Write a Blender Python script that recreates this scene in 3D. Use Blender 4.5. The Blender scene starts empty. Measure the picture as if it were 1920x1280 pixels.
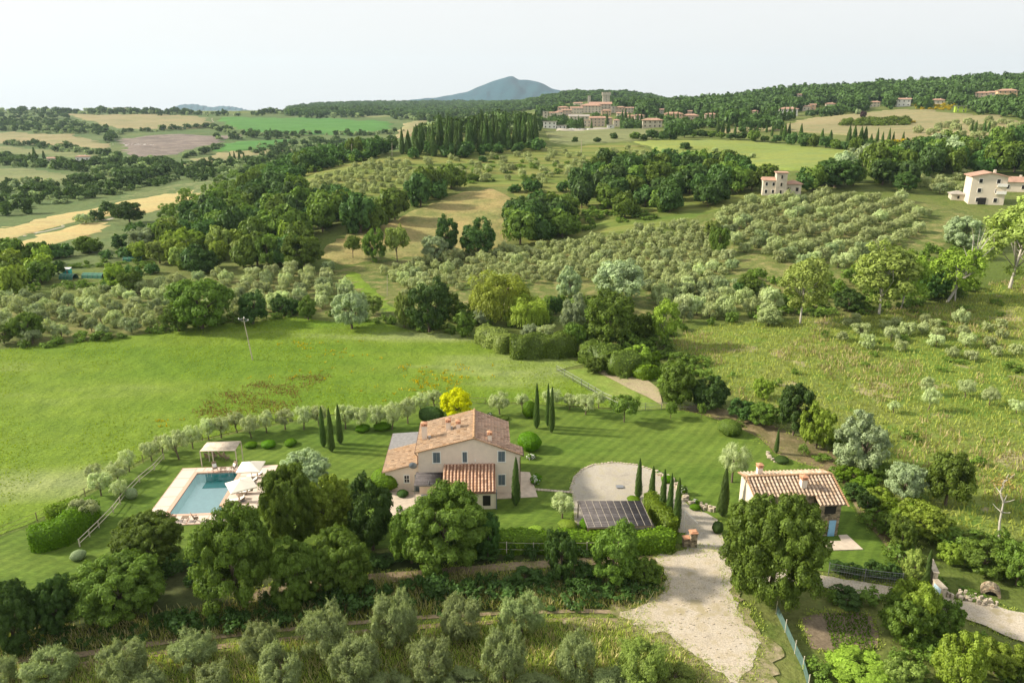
import bpy, math, random
import numpy as np
from mathutils import Vector, Matrix
from mathutils.geometry import delaunay_2d_cdt

# ------------------------------------------------------------------ camera
F = 1371.0; PITCH = math.radians(17.8); CAMH = 45.0
SP, CP = math.sin(PITCH), math.cos(PITCH)
scene = bpy.context.scene
cd = bpy.data.cameras.new('camera'); cam = bpy.data.objects.new('camera', cd)
scene.collection.objects.link(cam); scene.camera = cam
cam.location = (0, 0, CAMH); cam.rotation_euler = (math.pi/2 - PITCH, 0, 0)
cd.sensor_width = 36.0; cd.lens = 36.0*F/1920.0; cd.clip_start = 0.5; cd.clip_end = 40000

# ------------------------------------------------------------------ light
SUN_EL, SUN_AZ = math.radians(30), math.radians(-82)      # azimuth from +Y towards +X
world = bpy.data.worlds.new('World'); scene.world = world; world.use_nodes = True
nt = world.node_tree; nt.nodes.clear()
sky = nt.nodes.new('ShaderNodeTexSky'); sky.sky_type = 'NISHITA'; sky.sun_disc = False
sky.sun_elevation = SUN_EL; sky.sun_rotation = SUN_AZ
sky.dust_density = 4.0; sky.air_density = 1.0; sky.altitude = 200
mixw = nt.nodes.new('ShaderNodeMix'); mixw.data_type = 'RGBA'; mixw.inputs[0].default_value = 0.92
mixw.inputs[7].default_value = (3.9, 3.83, 3.74, 1)           # thin white overcast over the blue
bgw = nt.nodes.new('ShaderNodeBackground'); bgw.inputs[1].default_value = 0.122
ow = nt.nodes.new('ShaderNodeOutputWorld')
nt.links.new(sky.outputs[0], mixw.inputs[6]); nt.links.new(mixw.outputs[2], bgw.inputs[0])
nt.links.new(bgw.outputs[0], ow.inputs[0])
sd = bpy.data.lights.new('sun', 'SUN'); sun = bpy.data.objects.new('sun', sd)
scene.collection.objects.link(sun)
sd.energy = 3.9; sd.angle = math.radians(5); sd.color = (1.0, 0.90, 0.74)
sdir = Vector((math.sin(SUN_AZ)*math.cos(SUN_EL), math.cos(SUN_AZ)*math.cos(SUN_EL), math.sin(SUN_EL)))
sun.rotation_euler = sdir.to_track_quat('Z', 'Y').to_euler()
scene.view_settings.view_transform = 'Standard'; scene.view_settings.look = 'None'
scene.view_settings.gamma = 1.0; scene.view_settings.exposure = 1.06
scene.cycles.max_bounces = 6; scene.cycles.transmission_bounces = 4; scene.cycles.transparent_max_bounces = 8
scene.cycles.diffuse_bounces = 3; scene.cycles.volume_bounces = 0

rnd = random.Random(7); nprng = np.random.default_rng(7)
col = scene.collection

# ------------------------------------------------------------------ terrain heights: columns of (distance, height)
COLS = {
 -400: [(60,0),(150,0),(400,-2),(700,-3),(1000,5),(1400,24),(1800,38),(2500,10),(9000,0)],
 0:    [(60,0),(150,0),(250,-1),(400,-2),(700,-3),(1000,6),(1300,19),(1600,31),(1800,35),(2500,10),(9000,0)],
 320:  [(60,0),(150,0),(250,0),(450,0),(700,-3),(1000,7),(1300,18),(1600,29),(1900,33),(2500,10),(9000,0)],
 480:  [(60,0),(150,0),(230,1),(300,5),(360,7),(450,5),(700,-2),(1000,8),(1300,19),(1600,30),(1900,33),(2600,20),(9000,0)],
 640:  [(60,0),(150,0),(200,0),(240,4),(300,9),(360,14),(420,16),(500,11),(700,0),(1000,8),(1300,20),(1600,30),(1900,34),(2600,44),(3200,50),(9000,0)],
 820:  [(60,0),(150,0),(200,0),(240,3),(300,9),(380,18),(460,24.5),(520,26),(700,15),(1000,14),(1300,23),(1900,30),(2600,42),(3200,56),(9000,0)],
 960:  [(60,0),(150,0),(200,1),(260,5),(320,12),(380,17),(450,24),(520,28),(600,29),(800,27),(1300,28),(1900,46),(2600,52),(3200,54),(9000,0)],
 1080: [(60,0),(150,0),(200,1),(250,4),(320,12),(400,19),(480,24),(600,26),(720,25),(850,30),(1000,40),(1200,34),(1900,72),(2200,68),(3200,48),(9000,0)],
 1160: [(60,0),(150,0),(200,1.5),(250,6),(320,13),(400,19.5),(480,24),(600,26),(720,26),(850,31),(1000,40),(1200,34),(1900,72),(2200,68),(3200,48),(9000,0)],
 1300: [(60,0),(150,0),(200,2),(250,8),(300,13),(400,20),(450,23),(520,25.5),(600,28),(720,30),(900,36),(1100,42),(1400,45),(2200,40),(9000,0)],
 1500: [(60,0),(150,1),(200,5),(250,11.5),(300,17),(400,21),(480,25),(560,27.5),(700,33),(900,42),(1100,56),(1300,58),(2200,40),(9000,0)],
 1700: [(60,0),(110,0),(150,2),(200,6),(250,12),(300,17),(400,22),(480,25),(560,29),(700,38),(900,50),(1100,66),(1300,66),(2200,40),(9000,0)],
 1920: [(60,0),(110,0.5),(150,3),(200,8),(250,13),(300,17),(400,23),(480,28),(600,38),(700,46),(900,63),(1100,75),(1300,70),(2200,40),(9000,0)],
 2300: [(60,0),(110,1),(150,5),(200,10),(250,15),(300,19),(400,27),(480,34),(600,44),(700,52),(900,70),(1100,80),(1300,74),(2200,40),(9000,0)],
}
def pchip(xs, ys, q):
    xs = np.array(xs, float); ys = np.array(ys, float)
    h = np.diff(xs); d = np.diff(ys)/h
    m = np.zeros(len(xs)); m[0] = d[0]; m[-1] = d[-1]
    for i in range(1, len(xs)-1):
        m[i] = 0 if d[i-1]*d[i] <= 0 else 2*d[i-1]*d[i]/(d[i-1]+d[i])
    q = np.clip(q, xs[0], xs[-1]); k = np.clip(np.searchsorted(xs, q)-1, 0, len(h)-1)
    t = (q-xs[k])/h[k]
    return ((1+2*t)*(1-t)**2*ys[k] + t*(1-t)**2*h[k]*m[k] + t*t*(3-2*t)*ys[k+1] + t*t*(t-1)*h[k]*m[k+1])
NA, NY = 900, 900
AG = np.linspace(-1.3, 1.3, NA); LG = np.linspace(math.log(60), math.log(9000), NY)
_c = sorted(COLS); _a = [(c-960)/F/1.02 for c in _c]
_T = np.array([pchip([math.log(t[0]) for t in COLS[c]], [t[1] for t in COLS[c]], LG) for c in _c])
HT = np.array([pchip(_a, _T[:, j], AG) for j in range(NY)])       # [NY, NA]
def H(x, y):
    x = np.asarray(x, float); y = np.asarray(y, float)
    yy = np.maximum(y, 60.0); a = np.clip(x/yy, -1.299, 1.299); l = np.log(np.minimum(yy, 8999.0))
    fa = (a-AG[0])/(AG[1]-AG[0]); fl = (l-LG[0])/(LG[1]-LG[0])
    ia = fa.astype(int); il = np.clip(fl.astype(int), 0, NY-2); ta = fa-ia; tl = fl-il
    ia = np.clip(ia, 0, NA-2)
    h = (HT[il, ia]*(1-ta)+HT[il, ia+1]*ta)*(1-tl) + (HT[il+1, ia]*(1-ta)+HT[il+1, ia+1]*ta)*tl
    w = np.clip((yy-170)/150, 0, 1)*np.clip(yy/500, 0.5, 2.2)
    n = np.sin(x*.041+1.3)*np.cos(y*.037) + .6*np.sin(x*.083-y*.061) + .4*np.cos(x*.02+y*.11)
    return h + .55*w*n
def ray(px, py):
    u = (px-960)/F; v = (py-640)/F
    return np.array([u, CP - v*SP, -SP - v*CP])
_ys = np.exp(np.linspace(math.log(22), math.log(8500), 1500))
def G(px, py, first=22):
    d = ray(px, py); t = _ys/d[1]; X = d[0]*t; Z = CAMH+d[2]*t
    f = Z - H(X, _ys); f[_ys < first] = 1
    k = np.argmax(f < 0)
    if f[k] >= 0: k = len(t)-1
    if k > 0:
        s = f[k-1]/(f[k-1]-f[k]+1e-9); tt = t[k-1]+(t[k]-t[k-1])*min(max(s, 0), 1)
    else: tt = t[0]
    p = d*tt
    return Vector((p[0], p[1], float(H(p[0], p[1]))))
def W(px, py, Y):
    d = ray(px, py); t = Y/d[1]
    return Vector((d[0]*t, Y, CAMH+d[2]*t))
def mpp(p): return (p[1]*CP - (p[2]-CAMH)*SP)/F      # metres per photo pixel at a point

# ------------------------------------------------------------------ tags and meshes
def tag(o, label=None, cat=None, group=None, kind=None):
    if label: o['label'] = label
    if cat: o['category'] = cat
    if group: o['group'] = group
    if kind: o['kind'] = kind
    return o
def empty(name, loc, rz=0, label=None, cat=None, group=None):
    o = bpy.data.objects.new(name, None); col.objects.link(o); o.location = loc; o.rotation_euler.z = rz
    o.empty_display_size = .3
    return tag(o, label, cat, group)
def link(name, me, parent=None):
    o = bpy.data.objects.new(name, me); col.objects.link(o)
    if parent: o.parent = parent
    return o
class MB:
    def __init__(s): s.v = []; s.f = []; s.m = []
    def quad(s, pts, m=0):
        n = len(s.v); s.v += [tuple(p) for p in pts]; s.f.append(tuple(range(n, n+len(pts)))); s.m.append(m); return s
    def box(s, c, d, rz=0, m=0, tilt=None):
        cx, cy, cz = c; hx, hy, hz = d[0]/2, d[1]/2, d[2]/2; n = len(s.v); ca, sa = math.cos(rz), math.sin(rz)
        for z in (-hz, hz):
            for x, y in ((-hx,-hy),(hx,-hy),(hx,hy),(-hx,hy)):
                X, Y, Z = x, y, z
                if tilt: Y, Z = y*math.cos(tilt)-z*math.sin(tilt), y*math.sin(tilt)+z*math.cos(tilt)
                s.v.append((cx+X*ca-Y*sa, cy+X*sa+Y*ca, cz+Z))
        for q in ((0,3,2,1),(4,5,6,7),(0,1,5,4),(1,2,6,5),(2,3,7,6),(3,0,4,7)): s.f.append(tuple(n+i for i in q)); s.m.append(m)
        return s
    def prism(s, poly, z0, z1, m=0):
        n = len(s.v); k = len(poly)
        s.v += [(p[0], p[1], z0) for p in poly] + [(p[0], p[1], z1) for p in poly]
        s.f.append(tuple(n+k+i for i in range(k))); s.m.append(m)
        s.f.append(tuple(n+i for i in reversed(range(k)))); s.m.append(m)
        for i in range(k): s.f.append((n+i, n+(i+1)%k, n+k+(i+1)%k, n+k+i)); s.m.append(m)
        return s
    def slab(s, pts, th, m=0):                       # quad/polygon with thickness downwards
        n = len(s.v); k = len(pts)
        s.v += [tuple(p) for p in pts] + [(p[0], p[1], p[2]-th) for p in pts]
        s.f.append(tuple(n+i for i in range(k))); s.m.append(m)
        s.f.append(tuple(n+k+i for i in reversed(range(k)))); s.m.append(m)
        for i in range(k): s.f.append((n+i, n+k+i, n+k+(i+1)%k, n+(i+1)%k)); s.m.append(m)
        return s
    def tube(s, pts, rad, n=6, m=0):
        rings = []
        pts = [Vector(p) for p in pts]
        for i, p in enumerate(pts):
            d = (pts[min(i+1, len(pts)-1)]-pts[max(i-1, 0)]).normalized()
            a = d.cross(Vector((0, 0, 1)) if abs(d.z) < .95 else Vector((1, 0, 0))).normalized(); b = d.cross(a)
            r = rad[i] if isinstance(rad, (list, tuple)) else rad
            rings.append(len(s.v))
            for k in range(n):
                t = 2*math.pi*k/n; s.v.append(tuple(p + (a*math.cos(t)+b*math.sin(t))*r))
        for i in range(len(rings)-1):
            for k in range(n):
                s.f.append((rings[i]+k, rings[i]+(k+1)%n, rings[i+1]+(k+1)%n, rings[i+1]+k)); s.m.append(m)
        s.f.append(tuple(rings[0]+k for k in reversed(range(n)))); s.m.append(m)
        s.f.append(tuple(rings[-1]+k for k in range(n))); s.m.append(m)
        return s
    def mesh(s, name, mats, smooth=False):
        me = bpy.data.meshes.new(name); me.from_pydata(s.v, [], s.f)
        for mt in (mats if isinstance(mats, (list, tuple)) else [mats]): me.materials.append(mt)
        if any(s.m): me.polygons.foreach_set('material_index', s.m)
        if smooth: me.polygons.foreach_set('use_smooth', [True]*len(s.f))
        me.update(); return me
    def build(s, name, mats, parent=None, smooth=False): return link(name, s.mesh(name, mats, smooth), parent)
def npmesh(name, V, Q, mats, rn=None, mi=None, smooth=False):
    """V (n,3), Q (m,k) faces of one size, rn per-face random"""
    me = bpy.data.meshes.new(name); V = np.ascontiguousarray(V, np.float32); Q = np.ascontiguousarray(Q, np.int32); k = Q.shape[1]
    me.vertices.add(len(V)); me.vertices.foreach_set('co', V.ravel())
    me.loops.add(Q.size); me.loops.foreach_set('vertex_index', Q.ravel())
    me.polygons.add(len(Q)); me.polygons.foreach_set('loop_start', np.arange(0, Q.size, k, dtype=np.int32))
    me.polygons.foreach_set('loop_total', np.full(len(Q), k, np.int32))
    for mt in (mats if isinstance(mats, (list, tuple)) else [mats]): me.materials.append(mt)
    if mi is not None: me.polygons.foreach_set('material_index', np.ascontiguousarray(mi, np.int32))
    if smooth: me.polygons.foreach_set('use_smooth', np.ones(len(Q), bool))
    if rn is not None:
        at = me.attributes.new('rnd', 'FLOAT', 'FACE'); at.data.foreach_set('value', np.ascontiguousarray(rn, np.float32))
    me.update(calc_edges=True); me.validate(); return me

# ------------------------------------------------------------------ materials
def newmat(name, rough=.8, spec=.2):
    m = bpy.data.materials.new(name); m.use_nodes = True; b = m.node_tree.nodes['Principled BSDF']
    b.inputs['Roughness'].default_value = rough; b.inputs['Specular IOR Level'].default_value = spec
    return m, m.node_tree, b
def N(t, kind, **kw):
    n = t.nodes.new(kind)
    for k, v in kw.items(): setattr(n, k, v)
    return n
def noise(t, scale, detail=4, rough=.6, vec=None, dist=0):
    n = N(t, 'ShaderNodeTexNoise'); n.inputs['Scale'].default_value = scale; n.inputs['Detail'].default_value = detail
    n.inputs['Roughness'].default_value = rough; n.inputs['Distortion'].default_value = dist
    if vec is not None: t.links.new(vec, n.inputs['Vector'])
    return n.outputs['Fac']
def coords(t, scale=(1,1,1), rz=0, kind='Object'):
    c = N(t, 'ShaderNodeTexCoord'); mp = N(t, 'ShaderNodeMapping'); mp.inputs['Scale'].default_value = scale
    mp.inputs['Rotation'].default_value = (0, 0, rz)
    t.links.new(c.outputs[kind], mp.inputs[0]); return mp.outputs[0]
def ramp(t, fac, stops):
    r = N(t, 'ShaderNodeValToRGB'); e = r.color_ramp.elements
    while len(e) < len(stops): e.new(.5)
    for el, (p, c) in zip(e, stops):
        el.position = p; el.color = (*c, 1) if len(c) == 3 else c
    t.links.new(fac, r.inputs[0]); return r.outputs[0]
def mix(t, fac, a, b, mode='MIX'):
    m = N(t, 'ShaderNodeMix', data_type='RGBA', blend_type=mode)
    for s, v in ((m.inputs[0], fac), (m.inputs[6], a), (m.inputs[7], b)):
        if isinstance(v, (int, float)): s.default_value = v
        elif isinstance(v, tuple): s.default_value = (*v, 1)
        else: t.links.new(v, s)
    return m.outputs[2]
def math_(t, op, a, b=None):
    m = N(t, 'ShaderNodeMath', operation=op)
    for s, v in ((m.inputs[0], a), (m.inputs[1], b)):
        if v is None: continue
        if isinstance(v, (int, float)): s.default_value = v
        else: t.links.new(v, s)
    return m.outputs[0]
def bump(t, b, h, strength=.4, dist=.1):
    n = N(t, 'ShaderNodeBump'); n.inputs['Strength'].default_value = strength; n.inputs['Distance'].default_value = dist
    t.links.new(h, n.inputs['Height']); t.links.new(n.outputs[0], b.inputs['Normal'])
def ground_mat(name, c1, c2, c3=None, s1=.05, s2=.6, s3=4.0, bs=.6, bd=.25, stretch=(1,1,1), rz=0, spots=None):
    m, t, b = newmat(name, .9, .1)
    v = coords(t, stretch, rz)
    f1 = noise(t, s1, 5, .65, v); f2 = noise(t, s2, 5, .7, v); f3 = noise(t, s3, 3, .7, v)
    c = ramp(t, f1, [(.38, c1), (.62, c2)])
    if c3: c = mix(t, math_(t, 'MULTIPLY', ramp(t, f2, [(.48, (0,0,0)), (.62, (1,1,1))]), .8), c, c3)
    c = mix(t, 1.0, c, ramp(t, f2, [(.3, (.78,.78,.78)), (.7, (1.2,1.2,1.2))]), 'MULTIPLY')
    c = mix(t, 1.0, c, ramp(t, f3, [(.3, (.72,.72,.72)), (.7, (1.25,1.25,1.25))]), 'MULTIPLY')
    if spots:
        sc, sm, lo = spots
        f4 = noise(t, sm, 4, .6, v)
        c = mix(t, ramp(t, f4, [(lo, (0,0,0)), (lo+.07, (1,1,1))]), c, sc)
    t.links.new(c, b.inputs['Base Color'])
    bump(t, b, math_(t, 'ADD', f2, math_(t, 'MULTIPLY', f3, .4)), bs, bd)
    return m
def plain(name, c, rough=.7, var=.15, sc=3.0, spec=.3, metal=0, bmp=.15):
    m, t, b = newmat(name, rough, spec); b.inputs['Metallic'].default_value = metal
    f = noise(t, sc, 5, .65, coords(t))
    cc = mix(t, 1.0, c, ramp(t, f, [(.3, (1-var,)*3), (.7, (1+var,)*3)]), 'MULTIPLY')
    t.links.new(cc, b.inputs['Base Color'])
    if bmp: bump(t, b, f, bmp, .02)
    return m
def leafmat(name, c, var=.35, trans=.3, tint=(1.1,1.08,.6)):
    m = bpy.data.materials.new(name); m.use_nodes = True; t = m.node_tree; t.nodes.clear()
    o = N(t, 'ShaderNodeOutputMaterial'); at = N(t, 'ShaderNodeAttribute', attribute_name='rnd'); oi = N(t, 'ShaderNodeObjectInfo')
    k = ramp(t, at.outputs['Fac'], [(0, tuple(x*(1-var) for x in (1,1,1))), (1, tuple(1+var*x for x in (1,1,1)))])
    cc = mix(t, 1.0, c, k, 'MULTIPLY')
    hsv = N(t, 'ShaderNodeHueSaturation')
    t.links.new(math_(t, 'ADD', math_(t, 'MULTIPLY', oi.outputs['Random'], .02), .489), hsv.inputs['Hue'])
    t.links.new(math_(t, 'ADD', math_(t, 'MULTIPLY', oi.outputs['Random'], .45), .78), hsv.inputs['Value'])
    hsv.inputs['Saturation'].default_value = 1.10
    t.links.new(cc, hsv.inputs['Color'])
    d = N(t, 'ShaderNodeBsdfDiffuse'); tr = N(t, 'ShaderNodeBsdfTranslucent'); ms = N(t, 'ShaderNodeMixShader'); ms.inputs[0].default_value = trans
    t.links.new(hsv.outputs[0], d.inputs[0]); t.links.new(mix(t, 1.0, hsv.outputs[0], tint, 'MULTIPLY'), tr.inputs[0])
    t.links.new(d.outputs[0], ms.inputs[1]); t.links.new(tr.outputs[0], ms.inputs[2])
    g = N(t, 'ShaderNodeBsdfGlossy'); g.inputs['Roughness'].default_value = .5; g.inputs[0].default_value = (.9,.95,1,1)
    m2 = N(t, 'ShaderNodeMixShader'); m2.inputs[0].default_value = .012
    t.links.new(ms.outputs[0], m2.inputs[1]); t.links.new(g.outputs[0], m2.inputs[2])
    t.links.new(m2.outputs[0], o.inputs[0]); return m
# ------------------------------------------------------------------ ground sheets
M = {}
M['ground'] = ground_mat('rough_ground', (.100,.14,.028), (.165,.18,.055), (.070,.105,.020), .02, .25, 1.8, .8, .4)
_n = 760; _my = 640
_ya = np.concatenate([np.linspace(-80, 30, 60)[:-1], np.exp(np.linspace(math.log(30), math.log(9500), _my))])
_aa = np.linspace(-1.15, 1.15, _n)
AA, YY = np.meshgrid(_aa, _ya); XX = AA*(YY+130)
ZZ = H(XX, YY)
_V = np.stack([XX.ravel(), YY.ravel(), ZZ.ravel()], 1)
_i = np.arange(len(_ya)-1)[:, None]*_n + np.arange(_n-1)[None, :]
_i = _i.ravel(); _Q = np.stack([_i, _i+1, _i+_n+1, _i+_n], 1)
def inpoly(P, xy):
    P = np.asarray(P); x, y = xy[:, 0], xy[:, 1]; r = np.zeros(len(xy), bool); j = len(P)-1
    for i in range(len(P)):
        xi, yi = P[i]; xj, yj = P[j]
        c = ((yi > y) != (yj > y)) & (x < (xj-xi)*(y-yi)/(yj-yi+1e-12)+xi)
        r ^= c; j = i
    return r
def gpoly(px): return [tuple(G(*p)[:2]) for p in px]
POOL = dict(x0=-37.9, y0=74.2, w=7.4, l=14.6)
def sheet(name, px, mat, layer=1, label=None, wob=.6, rag=0, step=None, world=False, hole=None):
    P = px if world else gpoly(px)
    # resample the outline with a natural wobble
    pts = []
    for i in range(len(P)):
        a = np.array(P[i]); b = np.array(P[(i+1) % len(P)]); L = np.linalg.norm(b-a)
        s = max(.45, (a[1]-20)*.008); n = max(1, int(L/s))
        for k in range(n): pts.append(a+(b-a)*k/n)
    pts = np.array(pts)
    if wob:
        sc = np.clip((pts[:, 1]+20)*.0035, .1, 6)*wob
        q = pts.copy(); f = 1/np.clip(q[:, 1]/110, .6, 6)
        pts[:, 0] += sc*(np.sin(q[:, 0]*.9*f+q[:, 1]*.35*f)+.5*np.sin(q[:, 1]*2.1*f-q[:, 0]*1.3*f))*.5
        pts[:, 1] += sc*(np.cos(q[:, 0]*.7*f-q[:, 1]*.4*f)+.4*np.sin(q[:, 0]*1.9*f+q[:, 1]))*.4
    if rag:
        j = nprng.normal(0, rag, len(pts)); j = (j+np.roll(j, 1)*.7); tn = np.roll(pts, -1, 0)-np.roll(pts, 1, 0); tn /= np.linalg.norm(tn, axis=1, keepdims=True)+1e-9; pts = pts+np.stack([tn[:, 1], -tn[:, 0]], 1)*j[:, None]
    pts = pts[np.concatenate([[True], np.linalg.norm(np.diff(pts, axis=0), axis=1) > 1e-3])]
    mn, mx = pts.min(0), pts.max(0); ins = []
    y = mn[1]
    while y < mx[1]:
        s = step or (max(.6, (y+30)*.009) if y < 130 else (y+30)*.012)
        xs = np.arange(mn[0], mx[0], s*1.3) + rnd.random()*s
        ins.append(np.stack([xs, np.full_like(xs, y)], 1)); y += s
    ins = np.concatenate(ins) if ins else np.zeros((0, 2))
    ins = ins[inpoly(pts, ins)]
    allp = [Vector(p) for p in pts] + [Vector(p) for p in ins]
    n = len(pts)
    r = delaunay_2d_cdt(allp, [], [list(range(n))], 1, 1e-4)
    V = np.array([(v[0], v[1]) for v in r[0]])
    off = (.008 + np.maximum(V[:, 1], 60)*.0004)*layer
    Z = H(V[:, 0], V[:, 1]) + off
    kd = np.clip((V[:n, 1]-130)/50, 0, 1); Z[:n] = Z[:n]*(1-kd) + kd*(H(V[:n, 0], V[:n, 1]) - off[:n]*.9 - .03*layer)
    F_ = np.array(r[2], np.int32)
    if hole is not None:
        c = V[F_].mean(1); F_ = F_[~inpoly(hole, c)]
    a = V[F_]; area = np.cross(a[:, 1]-a[:, 0], a[:, 2]-a[:, 0]); F_[area < 0] = F_[area < 0][:, ::-1]
    me = npmesh(name, np.column_stack([V, Z]), F_, mat, smooth=True)
    o = link(name, me); o['kind'] = 'structure'
    if label: o['label'] = label
    SH[name] = P
    return o
SH = {}
link('ground', npmesh('ground', _V, _Q, M['ground'], smooth=True))['kind'] = 'structure'

MEADOW = [(-260,690),(0,656),(120,645),(230,632),(320,620),(400,608),(480,602),(560,592),(620,603),(700,600),(780,622),(870,628),(920,650),(985,668),(1060,672),(1100,682),(1042,695),(1170,766),(1000,757),(880,754),(740,760),(600,780),(480,800),(380,822),(300,842),(235,880),(160,925),(70,975),(0,1003),(-200,1085)]
m, t, b = newmat('meadow_grass', .9, .1)
v = coords(t, (1, .55, 1), .5); v0 = coords(t)
f1 = noise(t, .030, 3, .5, coords(t, (.5, 2.2, 1), .75)); f2 = noise(t, .35, 5, .7, v); f3 = noise(t, 2.2, 4, .75, coords(t, (.6, 1.6, 1), -.2))
c = ramp(t, f1, [(.36, (.118,.200,.018)), (.55, (.158,.232,.028)), (.70, (.255,.300,.110))])
c = mix(t, 1.0, c, ramp(t, f2, [(.3, (.74,.78,.78)), (.7, (1.18,1.16,1.1))]), 'MULTIPLY')
c = mix(t, 1.0, c, ramp(t, f3, [(.32, (.68,.72,.7)), (.68, (1.28,1.25,1.25))]), 'MULTIPLY')
t.links.new(c, b.inputs['Base Color']); bump(t, b, math_(t, 'ADD', f2, math_(t, 'MULTIPLY', f3, .5)), .9, .5)
M['meadow'] = m
sheet('meadow', MEADOW, m, 1)
M['lawn'] = lm_ = ground_mat('mown_lawn', (.082,.140,.020), (.115,.168,.028), None, .07, .5, 5.0, .25, .06, (.35,1,1), .5)
t = lm_.node_tree; b = t.nodes['Principled BSDF']; src = b.inputs['Base Color'].links[0].from_socket     # mowing stripes
wv = N(t, 'ShaderNodeTexWave'); wv.inputs['Scale'].default_value = .22; wv.inputs['Distortion'].default_value = 2.2; wv.inputs['Detail Scale'].default_value = .4
t.links.new(coords(t, (1, 1, 1), .6), wv.inputs[0])
t.links.new(mix(t, 1.0, src, ramp(t, wv.outputs['Fac'], [(.3, (.90,.92,.9)), (.7, (1.09,1.07,1.04))]), 'MULTIPLY'), b.inputs['Base Color'])
LAWN = [(-200,1095),(0,1008),(75,980),(165,930),(240,885),(305,846),(385,826),(485,804),(600,784),(740,763),(880,757),(1000,760),(1170,770),(1260,766),(1310,776),(1370,795),(1420,820),(1452,850),(1500,868),(1560,885),(1605,960),(1640,1005),(1690,1060),(1690,1082),(1550,1072),(1340,1045),(1270,1018),(1000,1015),(800,1020),(600,1040),(350,1055),(320,1060),(200,1085),(150,1110),(110,1130),(60,1125),(0,1110),(-160,1180)]
P_ = POOL
hole = [(P_['x0']-.6, P_['y0']-.6), (P_['x0']+P_['w']+.6, P_['y0']-.6), (P_['x0']+P_['w']+.6, P_['y0']+P_['l']+.6), (P_['x0']-.6, P_['y0']+P_['l']+.6)]
PR = math.radians(4.5); PO = (-39.7, 74.3)
def PL(x, y): return (PO[0]+x*math.cos(PR)-y*math.sin(PR), PO[1]+x*math.sin(PR)+y*math.cos(PR))
hole = [PL(-.9,-.9), PL(7.1,-.9), PL(7.1,10.7), PL(-.9,10.7)]
# cut the pit for the pool out of the ground mesh
_c = _V[_Q].mean(1)[:, :2]; _in = inpoly(hole, _c)
bpy.data.objects['ground'].data = npmesh('ground', _V, _Q[~_in], M['ground'], smooth=True)
sheet('lawn', LAWN, M['lawn'], 2, wob=.15, hole=hole)

M['gravel'] = ground_mat('pale_gravel', (.36,.325,.265), (.42,.385,.32), (.31,.28,.20), .10, .9, 9.0, .5, .05)
M['road'] = ground_mat('dirt_road', (.44,.38,.29), (.50,.445,.36), (.33,.28,.19), .12, .9, 7.0, .25, .03, spots=((.35,.30,.19), .32, .58))
M['track'] = ground_mat('dirt_track', (.24,.185,.115), (.30,.235,.15), (.13,.125,.05), .10, .5, 3.0, .7, .1)
M['bank'] = ground_mat('bare_bank', (.19,.145,.075), (.15,.15,.06), (.24,.19,.11), .10, .5, 3.0, .7, .15)
M['sand'] = ground_mat('sandy_bank', (.40,.33,.21), (.33,.28,.17), (.26,.25,.12), .12, .6, 4.0, .7, .1)
M['paddock'] = ground_mat('paddock', (.16,.23,.04), (.21,.25,.06), None, .12, .6, 3.0, .4, .1)
M['wheat'] = ground_mat('wheat', (.46,.35,.15), (.40,.33,.15), (.34,.31,.13), .03, .12, 1.2, .7, .3, (.5,1.5,1), .3)
M['drygrass'] = ground_mat('dry_grass', (.34,.265,.11), (.17,.19,.06), (.25,.22,.085), .045, .16, 1.2, 1.0, .6)
M['hillgrass'] = ground_mat('hill_grass', (.215,.205,.060), (.095,.155,.026), (.17,.20,.05), .05, .13, 1.0, .9, .5, (.16,1.9,1))
M['tan'] = ground_mat('tan_field', (.28,.24,.12), (.22,.22,.10), (.25,.2,.11), .012, .08, .7, .5, .3, (.4,1.6,1))
M['olivegreen'] = ground_mat('olive_green_field', (.15,.18,.07), (.19,.20,.085), None, .012, .1, .8, .5, .3, (.4,1.6,1))
M['crop'] = ground_mat('green_crop', (.065,.175,.035), (.08,.19,.04), None, .01, .08, .8, .3, .2, (.3,2,1))
M['plough'] = ground_mat('ploughed', (.19,.155,.135), (.16,.135,.115), (.24,.20,.16), .015, .1, .7, .6, .4, (.5,1.4,1))
M['topgreen'] = ground_mat('bright_hill_field', (.20,.26,.055), (.24,.27,.065), (.14,.19,.06), .018, .12, 1.1, .7, .35, (.45,1.6,1))
M['grove'] = ground_mat('grove_soil', (.15,.165,.05), (.085,.13,.026), (.22,.19,.08), .05, .3, 2.0, .8, .3)
M['scrub'] = ground_mat('scrub_grass', (.135,.20,.034), (.19,.22,.055), (.080,.15,.020), .03, .22, 1.8, .9, .5, (1,1,1), 0, ((.32,.28,.15), .11, .60))
M['soil'] = ground_mat('garden_soil', (.19,.15,.10), (.16,.125,.085), None, .3, 1.0, 5.0, .6, .08)
M['darkland'] = ground_mat('wood_floor', (.05,.07,.02), (.07,.08,.03), None, .05, .3, 1.0, .6, .3)

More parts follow.
